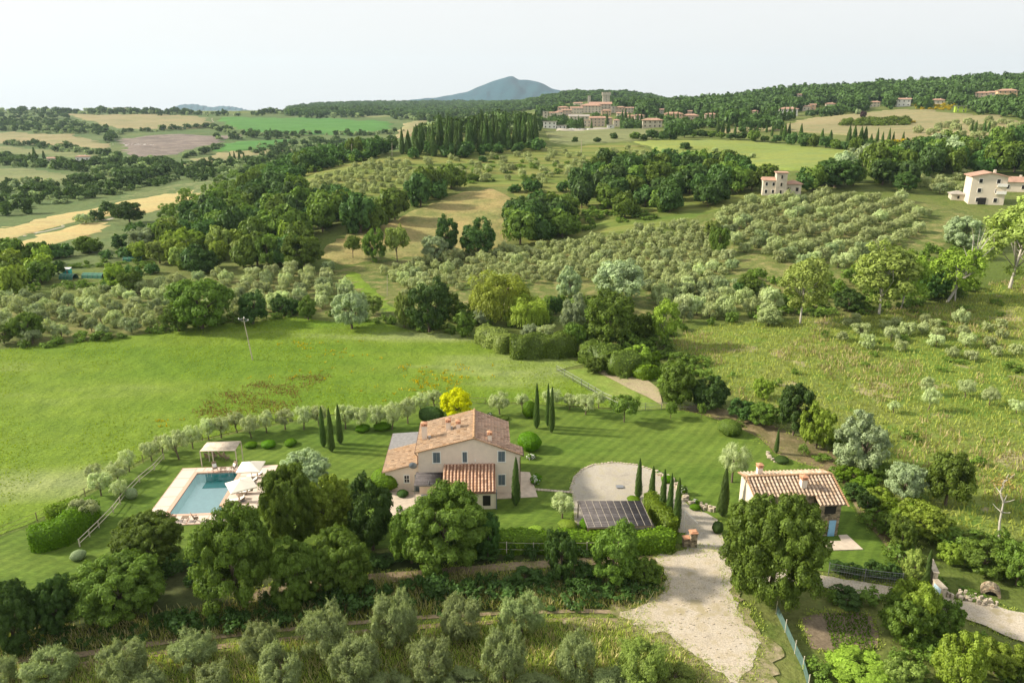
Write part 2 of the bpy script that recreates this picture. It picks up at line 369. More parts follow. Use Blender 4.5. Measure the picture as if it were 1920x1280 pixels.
sheet('scrubland', [(1250,640),(1330,610),(1480,600),(1600,592),(1700,578),(1800,560),(1860,535),(1930,520),(2200,480),(2300,900),(2150,1100),(1900,1010),(1780,1000),(1700,960),(1600,870),(1480,780),(1400,760),(1310,700)], M['scrub'], 1, wob=.5)
sheet('paddock', [(1046,698),(1100,690),(1130,692),(1245,757),(1290,766),(1185,771)], M['paddock'], 2, wob=.1)
sheet('sandy_bank', [(1104,691),(1158,684),(1200,706),(1236,730),(1245,762)], M['sand'], 3, wob=.5)
sheet('bare_bank', [(1262,766),(1310,757),(1350,765),(1420,785),(1500,820),(1570,850),(1640,915),(1700,980),(1730,1060),(1692,1066),(1650,1010),(1612,965),(1568,885),(1505,870),(1455,852),(1425,822),(1372,797),(1312,778)], M['bank'], 1, wob=.4)
sheet('gravel_court', [(1078,985),(1074,935),(1070,912),(1075,895),(1090,881),(1113,872),(1150,868),(1190,872),(1222,882),(1250,898),(1268,917),(1282,940),(1300,955),(1325,963),(1345,975),(1352,1000),(1365,1040),(1290,1045),(1285,1000)], M['gravel'], 3, wob=.08)
M['worn'] = ground_mat('worn_verge', (.125,.145,.035), (.33,.275,.18), (.22,.20,.10), .9, 2.2, 7.0, .5, .05)
sheet('worn_verge', [(1160,1170),(1150,1136),(1215,1118),(1240,1100),(1340,1060),(1374,1060),(1392,1120),(1420,1175),(1462,1215),(1450,1290),(1420,1330),(1330,1300),(1280,1245),(1225,1205),(1170,1185),(1050,1176),(1050,1166)], M['worn'], 3, wob=1.2, rag=.25)
sheet('dirt_yard', [(1225,1046),(1262,1038),(1290,1030),(1352,1030),(1368,1060),(1372,1120),(1395,1175),(1425,1205),(1410,1250),(1385,1282),(1345,1262),(1295,1225),(1240,1190),(1190,1172),(1168,1150),(1215,1135),(1245,1108),(1252,1082)], M['road'], 4, wob=.9, rag=.16)
sheet('dirt_road', [(1360,1062),(1460,1070),(1553,1082),(1670,1102),(1760,1118),(1800,1128),(1850,1128),(1870,1140),(1930,1152),(2300,1240),(2300,1330),(1925,1208),(1850,1178),(1790,1152),(1660,1126),(1540,1102),(1440,1092),(1360,1090)], M['road'], 5, wob=.2, rag=.06)
for tk in ([(-250,1290),(0,1236),(150,1222),(300,1200),(500,1180),(640,1166),(800,1153),(950,1146),(1080,1142),(1190,1144),(1230,1150),(1240,1158),(1190,1151),(1080,1149),(950,1152),(800,1160),(640,1173),(500,1187),(300,1209),(150,1232),(0,1247),(-250,1300)],
           [(-250,1320),(0,1257),(150,1242),(300,1220),(500,1198),(640,1184),(800,1170),(950,1161),(1080,1158),(1200,1160),(1250,1172),(1240,1180),(1180,1170),(1080,1165),(950,1168),(800,1178),(640,1191),(500,1206),(300,1230),(150,1252),(0,1268),(-250,1335)]):
    sheet('farm_track', tk, M['track'], 2, wob=.25)
sheet('gravel_lane', [(440,1118),(560,1085),(640,1080),(760,1072),(950,1056),(1100,1046),(1240,1042),(1240,1056),(1100,1060),(950,1070),(760,1090),(600,1102),(470,1132)], M['track'], 3, wob=.3)
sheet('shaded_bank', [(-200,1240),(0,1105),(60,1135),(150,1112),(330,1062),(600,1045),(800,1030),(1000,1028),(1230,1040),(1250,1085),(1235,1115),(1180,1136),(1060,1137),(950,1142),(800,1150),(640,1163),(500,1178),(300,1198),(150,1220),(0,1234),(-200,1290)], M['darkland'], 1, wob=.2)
sheet('vegetable_plot', [(1500,1160),(1545,1148),(1630,1150),(1648,1190),(1645,1215),(1560,1225),(1520,1215)], M['soil'], 2, wob=.2)
# middle distance
sheet('olive_grove_ground', [(-260,688),(0,652),(120,642),(230,629),(320,617),(440,600),(560,588),(700,597),(780,600),(860,600),(1000,600),(1200,615),(1350,590),(1500,560),(1700,540),(1800,470),(1830,400),(1700,370),(1560,366),(1420,375),(1340,400),(1280,430),(1150,440),(1000,465),(870,475),(740,485),(620,505),(440,515),(240,545),(100,565),(0,575),(-260,600)], M['grove'], 1, wob=.6)
sheet('green_ride', [(632,508),(676,506),(712,540),(755,585),(722,588),(690,565)], M['meadow'], 2, wob=.4)
sheet('wheat_field', [(-200,440),(0,427),(100,404),(205,382),(330,361),(368,357),(400,368),(350,386),(270,402),(205,407),(120,424),(60,440),(0,455),(-200,480)], M['wheat'], 2)
sheet('wheat_field', [(-200,510),(0,462),(70,441),(150,419),(205,416),(216,424),(185,440),(110,460),(20,484),(-200,530)], M['wheat'], 2)
sheet('country_road', [(-200,505),(0,456),(60,437),(120,422),(210,408),(222,410),(222,413),(150,419),(70,440),(0,462),(-200,512)], M['gravel'], 3, wob=0)
sheet('pasture', [(150,392),(250,362),(330,345),(410,333),(440,336),(400,360),(330,362),(200,384)], M['olivegreen'], 1)
sheet('dry_slope', [(596,484),(610,460),(650,438),(720,420),(790,385),(858,360),(930,352),(962,372),(968,430),(955,465),(870,474),(740,486),(640,500)], M['drygrass'], 2)
sheet('terraced_hill', [(480,356),(520,338),(600,315),(700,300),(800,288),(900,284),(1020,276),(1075,276),(1190,268),(1240,290),(1080,305),(1068,345),(1000,352),(870,352),(760,378),(700,395),(600,372),(520,370)], M['hillgrass'], 2)
sheet('hillside', [(960,352),(1090,330),(1100,300),(1420,305),(1430,370),(1340,398),(1250,425),(1150,438),(1000,462),(968,450)], M['hillgrass'], 1)
sheet('hill_field', [(1185,266),(1250,262),(1420,266),(1560,274),(1680,283),(1730,290),(1680,308),(1560,320),(1480,322),(1420,312),(1330,300),(1240,288)], M['topgreen'], 3)
sheet('hay_field', [(1020,247),(1180,243),(1240,246),(1230,262),(1080,275),(1030,268)], M['olivegreen'], 3)
sheet('hay_field', [(1340,243),(1440,236),(1520,222),(1620,212),(1700,205),(1760,208),(1840,215),(1930,232),(2150,240),(2150,290),(1930,268),(1800,266),(1700,268),(1560,252),(1440,246),(1360,250)], M['tan'], 3)
sheet('village_car_park', [(1040,243),(1080,242),(1140,241),(1150,242),(1140,244.5),(1080,246),(1043,246)], M['gravel'], 4, wob=0)
# the far valley on the left
M['valley'] = ground_mat('valley_floor', (.085,.135,.045), (.13,.16,.055), (.07,.11,.035), .01, .06, .5, .7, .5)
sheet('valley_floor', [(-300,600),(-300,207),(400,212),(820,218),(800,280),(640,300),(480,340),(400,420),(300,470),(100,520),(0,570)], M['valley'], 1)
sheet('pasture', [(-200,312),(0,315),(90,320),(185,333),(150,342),(60,348),(-200,360)], M['olivegreen'], 2)
sheet('tan_field', [(-200,248),(0,248),(60,249),(150,254),(215,272),(200,283),(120,277),(0,271),(-200,270)], M['tan'], 2)
sheet('tan_field', [(-200,276),(0,274),(110,281),(200,290),(185,297),(80,292),(-200,290)], M['olivegreen'], 2)
sheet('tan_field', [(115,214),(240,215),(330,216),(395,221),(402,232),(380,242),(300,244),(200,240),(150,226)], M['tan'], 2)
sheet('ploughed_field', [(212,262),(290,254),(360,252),(462,254),(420,268),(360,282),(320,294),(240,297),(225,285)], M['plough'], 2)
sheet('crop_field', [(400,222),(470,219),(600,222),(742,228),(740,242),(700,248),(560,254),(450,248),(420,238)], M['crop'], 2)
sheet('tan_field', [(600,216),(700,207),(800,205),(815,216),(760,222),(680,221)], M['olivegreen'], 3)
sheet('tan_field', [(735,250),(760,232),(820,222),(830,232),(790,252),(740,262)], M['tan'], 4)
sheet('vineyard_ground', [(380,285),(440,266),(520,262),(560,264),(520,278),(440,288)], M['crop'], 3)
sheet('tan_field', [(320,310),(400,288),(530,278),(560,282),(440,300),(350,318)], M['tan'], 3)
sheet('pasture', [(250,300),(330,296),(320,306),(270,310)], M['crop'], 3)
sheet('dirt_lane', [(385,212),(392,212),(410,240),(403,240)], M['gravel'], 4, wob=0)

# distant mountains, far beyond the last ridge
def mountain(name, prof, Y, depth, mat, label):
    n = 60; xs = np.linspace(prof[0][0], prof[-1][0], n*4); py = pchip([p[0] for p in prof], [p[1] for p in prof], xs)
    V = []; rows = 24
    for r in range(rows):
        s = r/(rows-1)*2-1
        for i, (x, p) in enumerate(zip(xs, py)):
            top = W(x, p, Y); base = -60
            k = max(0.0, 1-abs(s)**1.3)
            wv = 60*math.sin(i*.23+r*.9)+40*math.sin(i*.51-r*.7)
            V.append((top.x*(1+s*depth/Y)+wv*.4*abs(s), Y+s*depth+wv*abs(s), base+(top.z-base)*k+(wv*.55*abs(s)*(1-abs(s))*2)))
    V = np.array(V); w = len(xs); i = (np.arange(rows-1)[:, None]*w+np.arange(w-1)[None]).ravel()
    o = link(name, npmesh(name, V, np.stack([i, i+1, i+w+1, i+w], 1), mat, smooth=True)); o['kind'] = 'structure'; o['label'] = label
M['mount'] = ground_mat('wooded_mountain_haze_blue', (.006,.055,.075), (.014,.075,.085), (.004,.045,.06), .002, .008, .04, .8, 6)  # blue of the distant haze mixed into the woodland colour
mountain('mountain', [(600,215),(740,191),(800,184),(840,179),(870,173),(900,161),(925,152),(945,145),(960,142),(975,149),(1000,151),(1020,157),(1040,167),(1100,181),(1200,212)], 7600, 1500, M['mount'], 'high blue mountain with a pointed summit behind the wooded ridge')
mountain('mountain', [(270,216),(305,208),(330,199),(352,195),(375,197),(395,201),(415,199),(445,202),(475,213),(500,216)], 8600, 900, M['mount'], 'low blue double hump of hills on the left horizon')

# haze
hz = MB().box((0, 4700, 290), (26000, 12000, 760))
mh = bpy.data.materials.new('haze'); mh.use_nodes = True; t = mh.node_tree; t.nodes.clear()
pv = N(t, 'ShaderNodeVolumePrincipled'); oo = N(t, 'ShaderNodeOutputMaterial')
pv.inputs['Color'].default_value = (.66,.84,1,1); pv.inputs['Density'].default_value = 5.5e-5
pv.inputs['Anisotropy'].default_value = .2
t.links.new(pv.outputs[0], oo.inputs['Volume'])
ho = hz.build('haze', mh); ho['kind'] = 'stuff'; ho['label'] = 'pale summer haze over the valley and hills'
# ------------------------------------------------------------------ foliage prototypes
L = {}
L['oak'] = leafmat('oak_leaves', (0.140,0.212,0.046))
L['dark'] = leafmat('dark_leaves', (0.078,0.140,0.038))
L['bright'] = leafmat('bright_leaves', (0.256,0.358,0.07))
L['lime'] = leafmat('lime_leaves', (.28,.345,.10)) #(0.384,0.461,0.128))
L['yellow'] = leafmat('golden_leaves', (.60,.62,.03), .2)
L['silver'] = leafmat('silver_leaves', (.34,.42,.24))
L['olive'] = leafmat('olive_leaves', (0.384,0.448,0.218))
L['willow'] = leafmat('willow_leaves', (.31,.39,.08)) #(0.435,0.55,0.096))
L['olivefront'] = leafmat('front_olive_leaves', (0.263,0.325,0.144))
L['olivepale'] = leafmat('pale_olive_leaves', (0.461,0.538,0.282))
L['far'] = leafmat('distant_leaves', (0.085,0.145,0.045))
L['farolive'] = leafmat('distant_olive_leaves', (0.282,0.352,0.179))
L['cypress'] = leafmat('cypress_leaves', (0.077,0.128,0.033), .3, .15)
L['box'] = leafmat('clipped_leaves', (0.109,0.218,0.023), .3, .2)
L['hedge'] = leafmat('hedge_leaves', (.145,.225,.032)) #(0.218,0.32,0.038), .3, .25)
L['white'] = leafmat('white_blossom', (.8,.8,.74), .1, .2, (1,1,1))
L['reed'] = leafmat('pale_shrub', (0.243,0.32,0.09))
L['grass'] = leafmat('grass_blades', (0.358,0.422,0.115), .4, .3)
L['straw'] = leafmat('straw_blades', (.42,.38,.19), .3, .15, (1.1,1,.8))
L['meadowgrass'] = leafmat('meadow_blades', (0.256,0.346,0.045), .35, .3)
L['purple'] = leafmat('purple_leaves', (.05,.03,.03), .3, .1)
L['broom'] = leafmat('yellow_broom', (.55,.46,.03), .3, .2)
L['brown'] = leafmat('withered_leaves', (.24,.17,.07), .3, .2)
BARK = plain('bark', (.13,.10,.07), .9, .3, 4)
PALEBARK = plain('pale_bark', (.45,.42,.36), .8, .2, 4)
def unit(a): return a/np.maximum(np.linalg.norm(a, axis=-1, keepdims=True), 1e-9)
def leaves(C, Nn, size, aspect=.6, up=None, rng=nprng):
    """one four-cornered leaf spray per centre; Nn = facing normals; up = preferred long axis"""
    n = len(C); r = unit(rng.normal(size=(n, 3)))
    a = r if up is None else unit(up + .45*r)
    Nn = unit(Nn + .55*unit(rng.normal(size=(n, 3))))
    a = unit(a - Nn*(a*Nn).sum(1, keepdims=True)); b = np.cross(Nn, a)
    s = size*rng.uniform(.6, 1.35, (n, 1)); bb = b*s*aspect*rng.uniform(.7, 1.2, (n, 1)); aa = a*s
    fold = Nn*s*.18
    V = np.stack([C-aa, C+bb-fold, C+aa, C-bb-fold], 1).reshape(-1, 3)
    return V, np.arange(4*n).reshape(-1, 4)
def blob_crown(seed, W, Ht, z0, nl, rl, nleaf, ls, aspect=.6, shape=1.0, up=None, gap=0.0, flat=1.0):
    rng = np.random.default_rng(seed); a = W/2; hc = (Ht-z0)/2; zc = z0+hc
    d = unit(rng.normal(size=(nl, 3))); d[:, 2] = rng.uniform(-.75, 1.0, nl)
    d = unit(d); rr = rng.uniform(.35, 1.0, (nl, 1))**.42
    R = rl*rng.uniform(.65, 1.3, nl)
    lumpy = 1+.12*np.sin(d[:, :1]*3+seed)+.12*np.cos(d[:, 1:2]*4+seed*1.7)
    c = d*rr*lumpy*np.array([[a-rl*.6, a-rl*.6, hc-rl*.5]]); c[:, 2] = c[:, 2]+zc; c[:, 2] = np.maximum(c[:, 2], z0+R*.55)
    if shape != 1.0:
        t = (c[:, 2]-z0)/(Ht-z0); k = np.clip(shape+(1-shape)*(1-t)*1.6, .25, 1.4); c[:, :2] *= k[:, None]
    per = nleaf//nl
    ctr = np.array([0, 0, z0+hc*.7])
    Cs, Ns, rs = [], [], []
    for i in range(nl):
        out = unit(c[i]-ctr); dd = unit(rng.normal(size=(per, 3))+out*.55+np.array([0, 0, .35]))
        ra = R[i]*(1+.22*np.sin(dd[:, :1]*5+i)+.2*np.sin(dd[:, 1:2]*6+2*i))*rng.uniform(.72, 1.06, (per, 1))
        dz = dd.copy(); dz[:, 2] *= flat
        Cs.append(c[i]+dz*ra); Ns.append(dd); rs.append(np.clip(rng.normal(.5, .22, per)+rng.normal(0, .12), 0, 1))
    C = np.concatenate(Cs); Nn = np.concatenate(Ns); r = np.concatenate(rs)
    if gap: k = rng.random(len(C)) > gap; C, Nn, r = C[k], Nn[k], r[k]
    ok = C[:, 2] > .02; C, Nn, r = C[ok], Nn[ok], r[ok]
    u = None if up is None else unit(Nn*(1-up)+np.array([[0, 0, 1.]])*up)
    V, Q = leaves(C, Nn, ls, aspect, u, rng)
    if up is not None and up > .7:                     # upright young shoots
        ns, m_ = 240, 26; i = rng.integers(0, nl, ns); d = unit(rng.normal(size=(ns, 3))*.45+unit(c[i]-np.array([0, 0, z0]))*.6+np.array([0, 0, .8]))
        b0 = c[i]+d*R[i][:, None]*.6; t = np.linspace(0, 1, m_)[None, :, None]; LL = rng.uniform(.35, .85, (ns, 1, 1))
        C2 = (b0[:, None]+d[:, None]*t*LL+rng.normal(0, .045, (ns, m_, 3))).reshape(-1, 3); U2 = np.repeat(d, m_, 0)
        V2, Q2 = leaves(C2, unit(rng.normal(size=C2.shape)), ls*.8, .28, U2, rng); Q = np.concatenate([Q, Q2+len(V)]); V = np.concatenate([V, V2]); r = np.concatenate([r, np.clip(rng.normal(.7, .2, len(C2)), 0, 1)])
    return V, Q, r, c
def trunk_mb(seed, Ht, z0, r0, targets, bend=.1, nlimb=7):
    rng = random.Random(seed); mb = MB(); th = z0+(Ht-z0)*.45
    bx, by = rng.uniform(-bend, bend)*th, rng.uniform(-bend, bend)*th
    mb.tube([(0, 0, -.4), (0, 0, .15), (bx*.5, by*.5, th*.5), (bx, by, th)], [r0*1.35, r0*1.1, r0*.85, r0*.5], 8)
    tg = sorted(range(len(targets)), key=lambda i: rng.random())[:nlimb]
    for i in tg:
        T = targets[i]; s = rng.uniform(.35, .95); p = (bx*s, by*s, max(.2, th*s))
        q = tuple(p[k]+(T[k]-p[k])*.5+(rng.uniform(-.1, .1)*Ht if k < 2 else .05*Ht) for k in range(3))
        mb.tube([p, q, tuple(T)], [r0*.42, r0*.25, r0*.08], 5)
    return mb
PRO = {}
def proto(key, V, Q, r, tm, mat, bark=None):
    """crown mesh + trunk mesh, and one joined mesh for trees too small to show their parts"""
    bark = bark or BARK
    cm = npmesh(key+'_crown', V, Q, mat, r)
    tmm = tm.mesh(key+'_trunk', bark, True)
    PRO[key] = (cm, tmm, (V, Q, r, tm, bark))
def joined(key):
    if len(PRO[key]) == 4: return PRO[key][3]
    V, Q, r, tm, bark = PRO[key][2]
    tv = np.array(tm.v); tq = np.array([f if len(f) == 4 else (f[0], f[1], f[2], f[2]) for f in tm.f if len(f) == 4])
    me = npmesh(key+'_tree', np.concatenate([V, tv]), np.concatenate([Q, tq+len(V)]), [PRO[key][0].materials[0], bark],
                np.concatenate([r, np.full(len(tq), .5)]), np.concatenate([np.zeros(len(Q)), np.ones(len(tq))]))
    PRO[key] = PRO[key]+(me,); return me
SIZE = {}
def mk(key, n, W, Ht, z0, nl, rl, nleaf, ls, mat, aspect=.6, r0=.3, shape=1.0, up=None, gap=0, nlimb=7, bark=None, flat=1.0, bend=.1):
    for i in range(n):
        k = f'{key}{i}'
        V, Q, r, c = blob_crown(hash(key) % 1 + i*17+len(PRO)*3+5, W, Ht, z0, nl, rl, nleaf, ls, aspect, shape, up, gap, flat)
        proto(k, V, Q, r, trunk_mb(i+len(PRO), Ht, z0, r0, c, bend, nlimb), L[mat], bark)
        SIZE[k] = (2*float(np.percentile(np.hypot(V[:, 0], V[:, 1]), 99.3)), float(np.percentile(V[:, 2], 99)))
    SIZE[key] = n
mk('oak', 5, 12, 11, .1, 190, .95, 95000, .155, 'oak', .55, .35, flat=.72)
mk('mid', 6, 10, 9, .1, 95, .95, 24000, .20, 'oak', .6, .3, flat=.75)
mk('small', 4, 8, 7, .3, 30, 1.35, 3600, .46, 'oak', .65, .25, flat=.8)
mk('far', 4, 8, 7.5, .0, 16, 1.7, 620, .95, 'far', .75, .3, nlimb=2)
mk('shrub', 4, 2.6, 2.0, .0, 22, .48, 5200, .10, 'oak', .55, .06)
mk('light', 3, 8, 12, 2.0, 95, .80, 15000, .20, 'lime', .65, .15, gap=.25, nlimb=20, bark=PALEBARK)
mk('olive', 5, 4.2, 4.0, .1, 60, .5, 24000, .10, 'olive', .22, .13, up=.75, nlimb=9)
mk('olivetree', 4, 4.4, 4.6, 1.3, 42, .55, 9000, .13, 'olivepale', .28, .15, up=.3, gap=.1, nlimb=12, bend=.2)
mk('olivemid', 5, 4.0, 3.6, .0, 26, .68, 2800, .21, 'olive', .4, .12, up=.5)
mk('olivefar', 3, 4.0, 3.2, .1, 8, .95, 200, .62, 'farolive', .6, .15, nlimb=1)
mk('orchard', 3, 5.0, 4.4, 1.5, 40, .6, 6500, .16, 'oak', .5, .10, gap=.25, nlimb=14)
# cypresses: a leafy column round a solid core
def cyp(key, n, W, Ht, nleaf, ls, taper):
    for i in range(n):
        rng = np.random.default_rng(50+i+len(key)); t = rng.random(nleaf)**.9; z = .25+t*(Ht-.25)
        prof = lambda t: (W/2)*np.minimum(1, (t*7+.35))*np.clip((1-t)**taper*1.15, .03, 1)
        th = rng.uniform(0, 2*np.pi, nleaf); rr = prof(t)*(1+.13*np.sin(th*3+t*9+i)+.09*np.sin(th*7-t*31))*rng.uniform(.86, 1.06, nleaf)
        C = np.stack([rr*np.cos(th), rr*np.sin(th), z], 1); Nn = np.stack([np.cos(th), np.sin(th), np.full(nleaf, .15)], 1)
        V, Q = leaves(C, Nn, ls, .38, np.tile([[0, 0, 1.]], (nleaf, 1)), rng); r = np.clip(rng.normal(.55, .25, nleaf), 0, 1)
        ks, cv, cq = 10, [], []
        tt = np.linspace(0, 1, 14)
        for q in tt:
            for k in range(ks): cv.append((prof(q)*.82*math.cos(k*2*math.pi/ks), prof(q)*.82*math.sin(k*2*math.pi/ks), .25+q*(Ht*.97-.25)))
        for a in range(13):
            for k in range(ks): cq.append((a*ks+k, a*ks+(k+1) % ks, (a+1)*ks+(k+1) % ks, (a+1)*ks+k))
        Q = np.concatenate([Q, np.array(cq)+len(V)]); V = np.concatenate([V, np.array(cv)]); r = np.concatenate([r, np.full(len(cq), .25)])
        tm = MB().tube([(0, 0, -.3), (0, 0, .5)], [W*.1, W*.08], 7)
        proto(f'{key}{i}', V, Q, r, tm, L['cypress']); SIZE[f'{key}{i}'] = (W, Ht)
    SIZE[key] = n
cyp('cypress', 3, 1.25, 7, 9000, .085, .55)
cyp('cypressmid', 4, 3.0, 14, 1500, .40, .75)
cyp('cypressfar', 3, 2.6, 11, 160, .9, .7)
# willows: hanging strands under a rounded top
def willow(key, n, W, Ht, mat):
    for i in range(n):
        rng = np.random.default_rng(90+i); V0, Q0, r0, c = blob_crown(31+i, W, Ht, Ht*.35, 40, 1.1, 9000, .22, .35, 1, None)
        V1, Q1, rr1 = [V0], [Q0], [r0]; nb = len(V0)
        ns = 620
        th = rng.uniform(0, 2*np.pi, ns); ra = W/2*np.sqrt(rng.uniform(.3, 1, ns)); top = Ht*(.92-.42*(ra/(W/2))**2)*rng.uniform(.8, 1.05, ns)
        Ls = rng.uniform(.35, .8, ns)*top
        cs = []; 
        for k in range(ns):
            m_ = 16; zz = top[k]-np.linspace(0, 1, m_)*Ls[k]; w_ = np.linspace(0, .5, m_)
            cs.append(np.stack([(ra[k]+w_*.5)*np.cos(th[k])+rng.normal(0, .08, m_), (ra[k]+w_*.5)*np.sin(th[k])+rng.normal(0, .08, m_), zz], 1))
        C = np.concatenate(cs); Nn = np.stack([C[:, 0], C[:, 1], np.zeros(len(C))], 1)/W*2
        V, Q = leaves(C, Nn, .26, .28, np.tile([[0, 0, -1.]], (len(C), 1)), rng)
        V1.append(V); Q1.append(Q+nb); rr1.append(np.clip(rng.normal(.5, .25, len(C)), 0, 1))
        proto(f'{key}{i}', np.concatenate(V1), np.concatenate(Q1), np.concatenate(rr1), trunk_mb(i, Ht, Ht*.3, .3, c), L[mat]); SIZE[f'{key}{i}'] = (W, Ht)
    SIZE[key] = n
willow('willow', 2, 11, 10, 'willow')
def solid_leafy(name, V, Q, nleaf, ls, mat, parent=None, rng=None, jit=.06, extra=None, crease=True):
    """leaves spread over a closed quad mesh, with the mesh itself as the dense heart"""
    rng = rng or np.random.default_rng(3); V = np.array(V, float); Q = np.array(Q)
    P = V[Q]; n_ = np.cross(P[:, 2]-P[:, 0], P[:, 3]-P[:, 1]); ar = np.linalg.norm(n_, axis=1); nn = unit(n_)
    idx = rng.choice(len(Q), nleaf, p=ar/ar.sum()); u, v = rng.random((2, nleaf, 1))
    p = P[idx]; C = (p[:, 0]*(1-u)+p[:, 1]*u)*(1-v)+(p[:, 3]*(1-u)+p[:, 2]*u)*v + nn[idx]*rng.uniform(-.3, 1, (nleaf, 1))*jit
    LV, LQ = leaves(C, nn[idx], ls, .6, None, rng)
    r = np.concatenate([np.clip(rng.normal(.55, .25, nleaf), 0, 1), np.full(len(Q), .15)])
    ctr = V.mean(0); core = V-0*(V-ctr)
    me = npmesh(name, np.concatenate([LV, core]), np.concatenate([LQ, Q+len(LV)]), [L[mat]], r)
    return me
def ballmesh(W, Ht, nu=14, nv=9, seed=0, lump=.05):
    V, Q = [], []
    for j in range(nv+1):
        ph = math.pi*j/nv
        for i in range(nu):
            th = 2*math.pi*i/nu; k = 1+lump*math.sin(3*th+seed+j)+lump*math.sin(5*th-j*1.3)
            V.append((W/2*math.sin(ph)*math.cos(th)*k, W/2*math.sin(ph)*math.sin(th)*k, Ht/2*(1-math.cos(ph)) if True else 0))
    for j in range(nv):
        for i in range(nu): Q.append((j*nu+i, j*nu+(i+1) % nu, (j+1)*nu+(i+1) % nu, (j+1)*nu+i))
    return V, Q
for i in range(3):
    V, Q = ballmesh(2.6, 2.5, seed=i)
    me = solid_leafy('topiary', V, Q, 6500, .07, 'box', rng=np.random.default_rng(i), jit=.07)
    PRO[f'ball{i}'] = (me, MB().tube([(0,0,-.2),(0,0,.6)], .08, 6).mesh('stem', BARK), None, me); SIZE[f'ball{i}'] = (2.6, 2.5)
SIZE['ball'] = 3

cnt = {}
def place(kind, p, w, h, label=None, cat='tree', group=None, mat=None, name='tree', parts=True, rz=None, lean=None):
    i = cnt.get(kind, rnd.randrange(9)); cnt[kind] = i+1; k = f'{kind}{i % SIZE[kind]}'; W_, H_ = SIZE[k]
    sc = (w/W_, w/W_, h/H_); rz = rnd.uniform(0, 6.28) if rz is None else rz
    if parts:
        r = empty(name, p, rz, label, cat, group); r.scale = sc
        t_ = link('trunk', PRO[k][1], r); c_ = link('crown', PRO[k][0], r)
    else:
        r = link(name, joined(k) if PRO[k][2] else PRO[k][3]); r.location = p; r.rotation_euler.z = rz; q_ = rnd.uniform(.88, 1.13); r.scale = (sc[0]*q_, sc[1]/q_, sc[2]); tag(r, label, cat, group); c_ = r
    if lean: r.rotation_euler = (lean[0], lean[1], rz)
    if mat: c_.material_slots[0].link = 'OBJECT'; c_.material_slots[0].material = L[mat]
    return r
def treepx(kind, cx, by, w, h, label=None, cat='tree', group=None, mat=None, name='tree', parts=True, bushy=True, first=22, minh=None, lean=None):
    p = G(cx, by, first); m_ = mpp(p); dep = math.atan2(CAMH-p.z, math.hypot(p.x, p.y)); Wm = w*m_
    Wm = w*m_
    if bushy:
        for _ in range(2):
            ws = Wm*math.sin(dep)*.92; hm = h*m_; Hc = math.sqrt(max(hm*hm-ws*ws, (hm*.42)**2)); S = .5*math.sqrt(Hc*Hc+ws*ws); k = (S-Hc/2)/m_
            p = G(cx, by-k, first); m_ = mpp(p); Wm = w*m_
        Hm = Hc/math.cos(dep)*(.86 if h > w*.6 else .95)
    else: Hm = (h*m_-.15*Wm*math.sin(dep))/math.cos(dep)
    return place(kind, p, Wm, Hm, label, cat, group, mat, name, parts, lean=lean)
def scatter(poly, space, jit=.45, world=False, rot=0.0, sx=None, sy=None, first=22):
    P = np.array(poly if world else [tuple(G(a, b, first)[:2]) for a, b in poly]); sx = sx or space; sy = sy or space
    ca, sa = math.cos(rot), math.sin(rot); R_ = np.array([[ca, sa], [-sa, ca]]); Pr = P @ R_.T
    mn, mx = Pr.min(0), Pr.max(0); g = np.array([(x, y) for y in np.arange(mn[1], mx[1], sy) for x in np.arange(mn[0], mx[0], sx)])
    if len(g) == 0: return []
    g = g + nprng.uniform(-jit, jit, g.shape)*np.array([sx, sy]); w = g @ R_
    w = w[inpoly(P, w)]; z = H(w[:, 0], w[:, 1])
    return [Vector((a, b, float(c))) for (a, b), c in zip(w, z)]
def merged(name, items, label, mat=None, kind='stuff', key='far'):
    """many small trees nobody could count as one object; items = (point, width, height)"""
    Vs, Qs, Rs = [], [], []; nb = 0
    for j, it in enumerate(items):
        p, w, h = it[:3]; kk = it[3] if len(it) > 3 else key; k = f'{kk}{j % SIZE[kk]}'; V, Q, r = PRO[k][2][:3]; W_, H_ = SIZE[k]; a = rnd.uniform(0, 6.28)
        ca, sa = math.cos(a), math.sin(a); v = V*np.array([w/W_, w/W_, h/H_])
        v = np.stack([v[:, 0]*ca-v[:, 1]*sa, v[:, 0]*sa+v[:, 1]*ca, v[:, 2]], 1)+np.array([p[0], p[1], p[2]-.15])
        Vs.append(v); Qs.append(Q+nb); nb += len(v); Rs.append(np.clip(r*.7+rnd.uniform(-.15, .45), 0, 1))
    if not Vs: return None
    o = link(name, npmesh(name, np.concatenate(Vs), np.concatenate(Qs), L[mat] if mat else PRO[f'{key}0'][0].materials[0], np.concatenate(Rs)))
    o['kind'] = kind; o['label'] = label; return o
def tufts(name, pts, hgt, nb, mat, label, spread=.25, wid=.03):
    pts = np.array([tuple(p) for p in pts]); n = len(pts)
    rng = nprng; P = np.repeat(pts, nb, 0); m_ = len(P); P[:, :2] += rng.normal(0, spread, (m_, 2))
    hh = hgt*rng.uniform(.5, 1.3, (m_, 1)); d = unit(np.stack([rng.normal(0, .35, m_), rng.normal(0, .35, m_), np.ones(m_)], 1))
    s = unit(np.stack([rng.normal(size=m_), rng.normal(size=m_), np.zeros(m_)], 1))*wid*(1+.5*rng.random((m_, 1)))
    V = np.stack([P-s, P+s, P+d*hh+s*.3, P+d*hh-s*.3], 1).reshape(-1, 3); Q = np.arange(4*m_).reshape(-1, 4)
    o = link(name, npmesh(name, V, Q, L[mat], np.clip(np.repeat(rng.normal(.5, .2, n), nb)+rng.normal(0, .12, m_), 0, 1)))
    o['kind'] = 'stuff'; o['label'] = label; return o
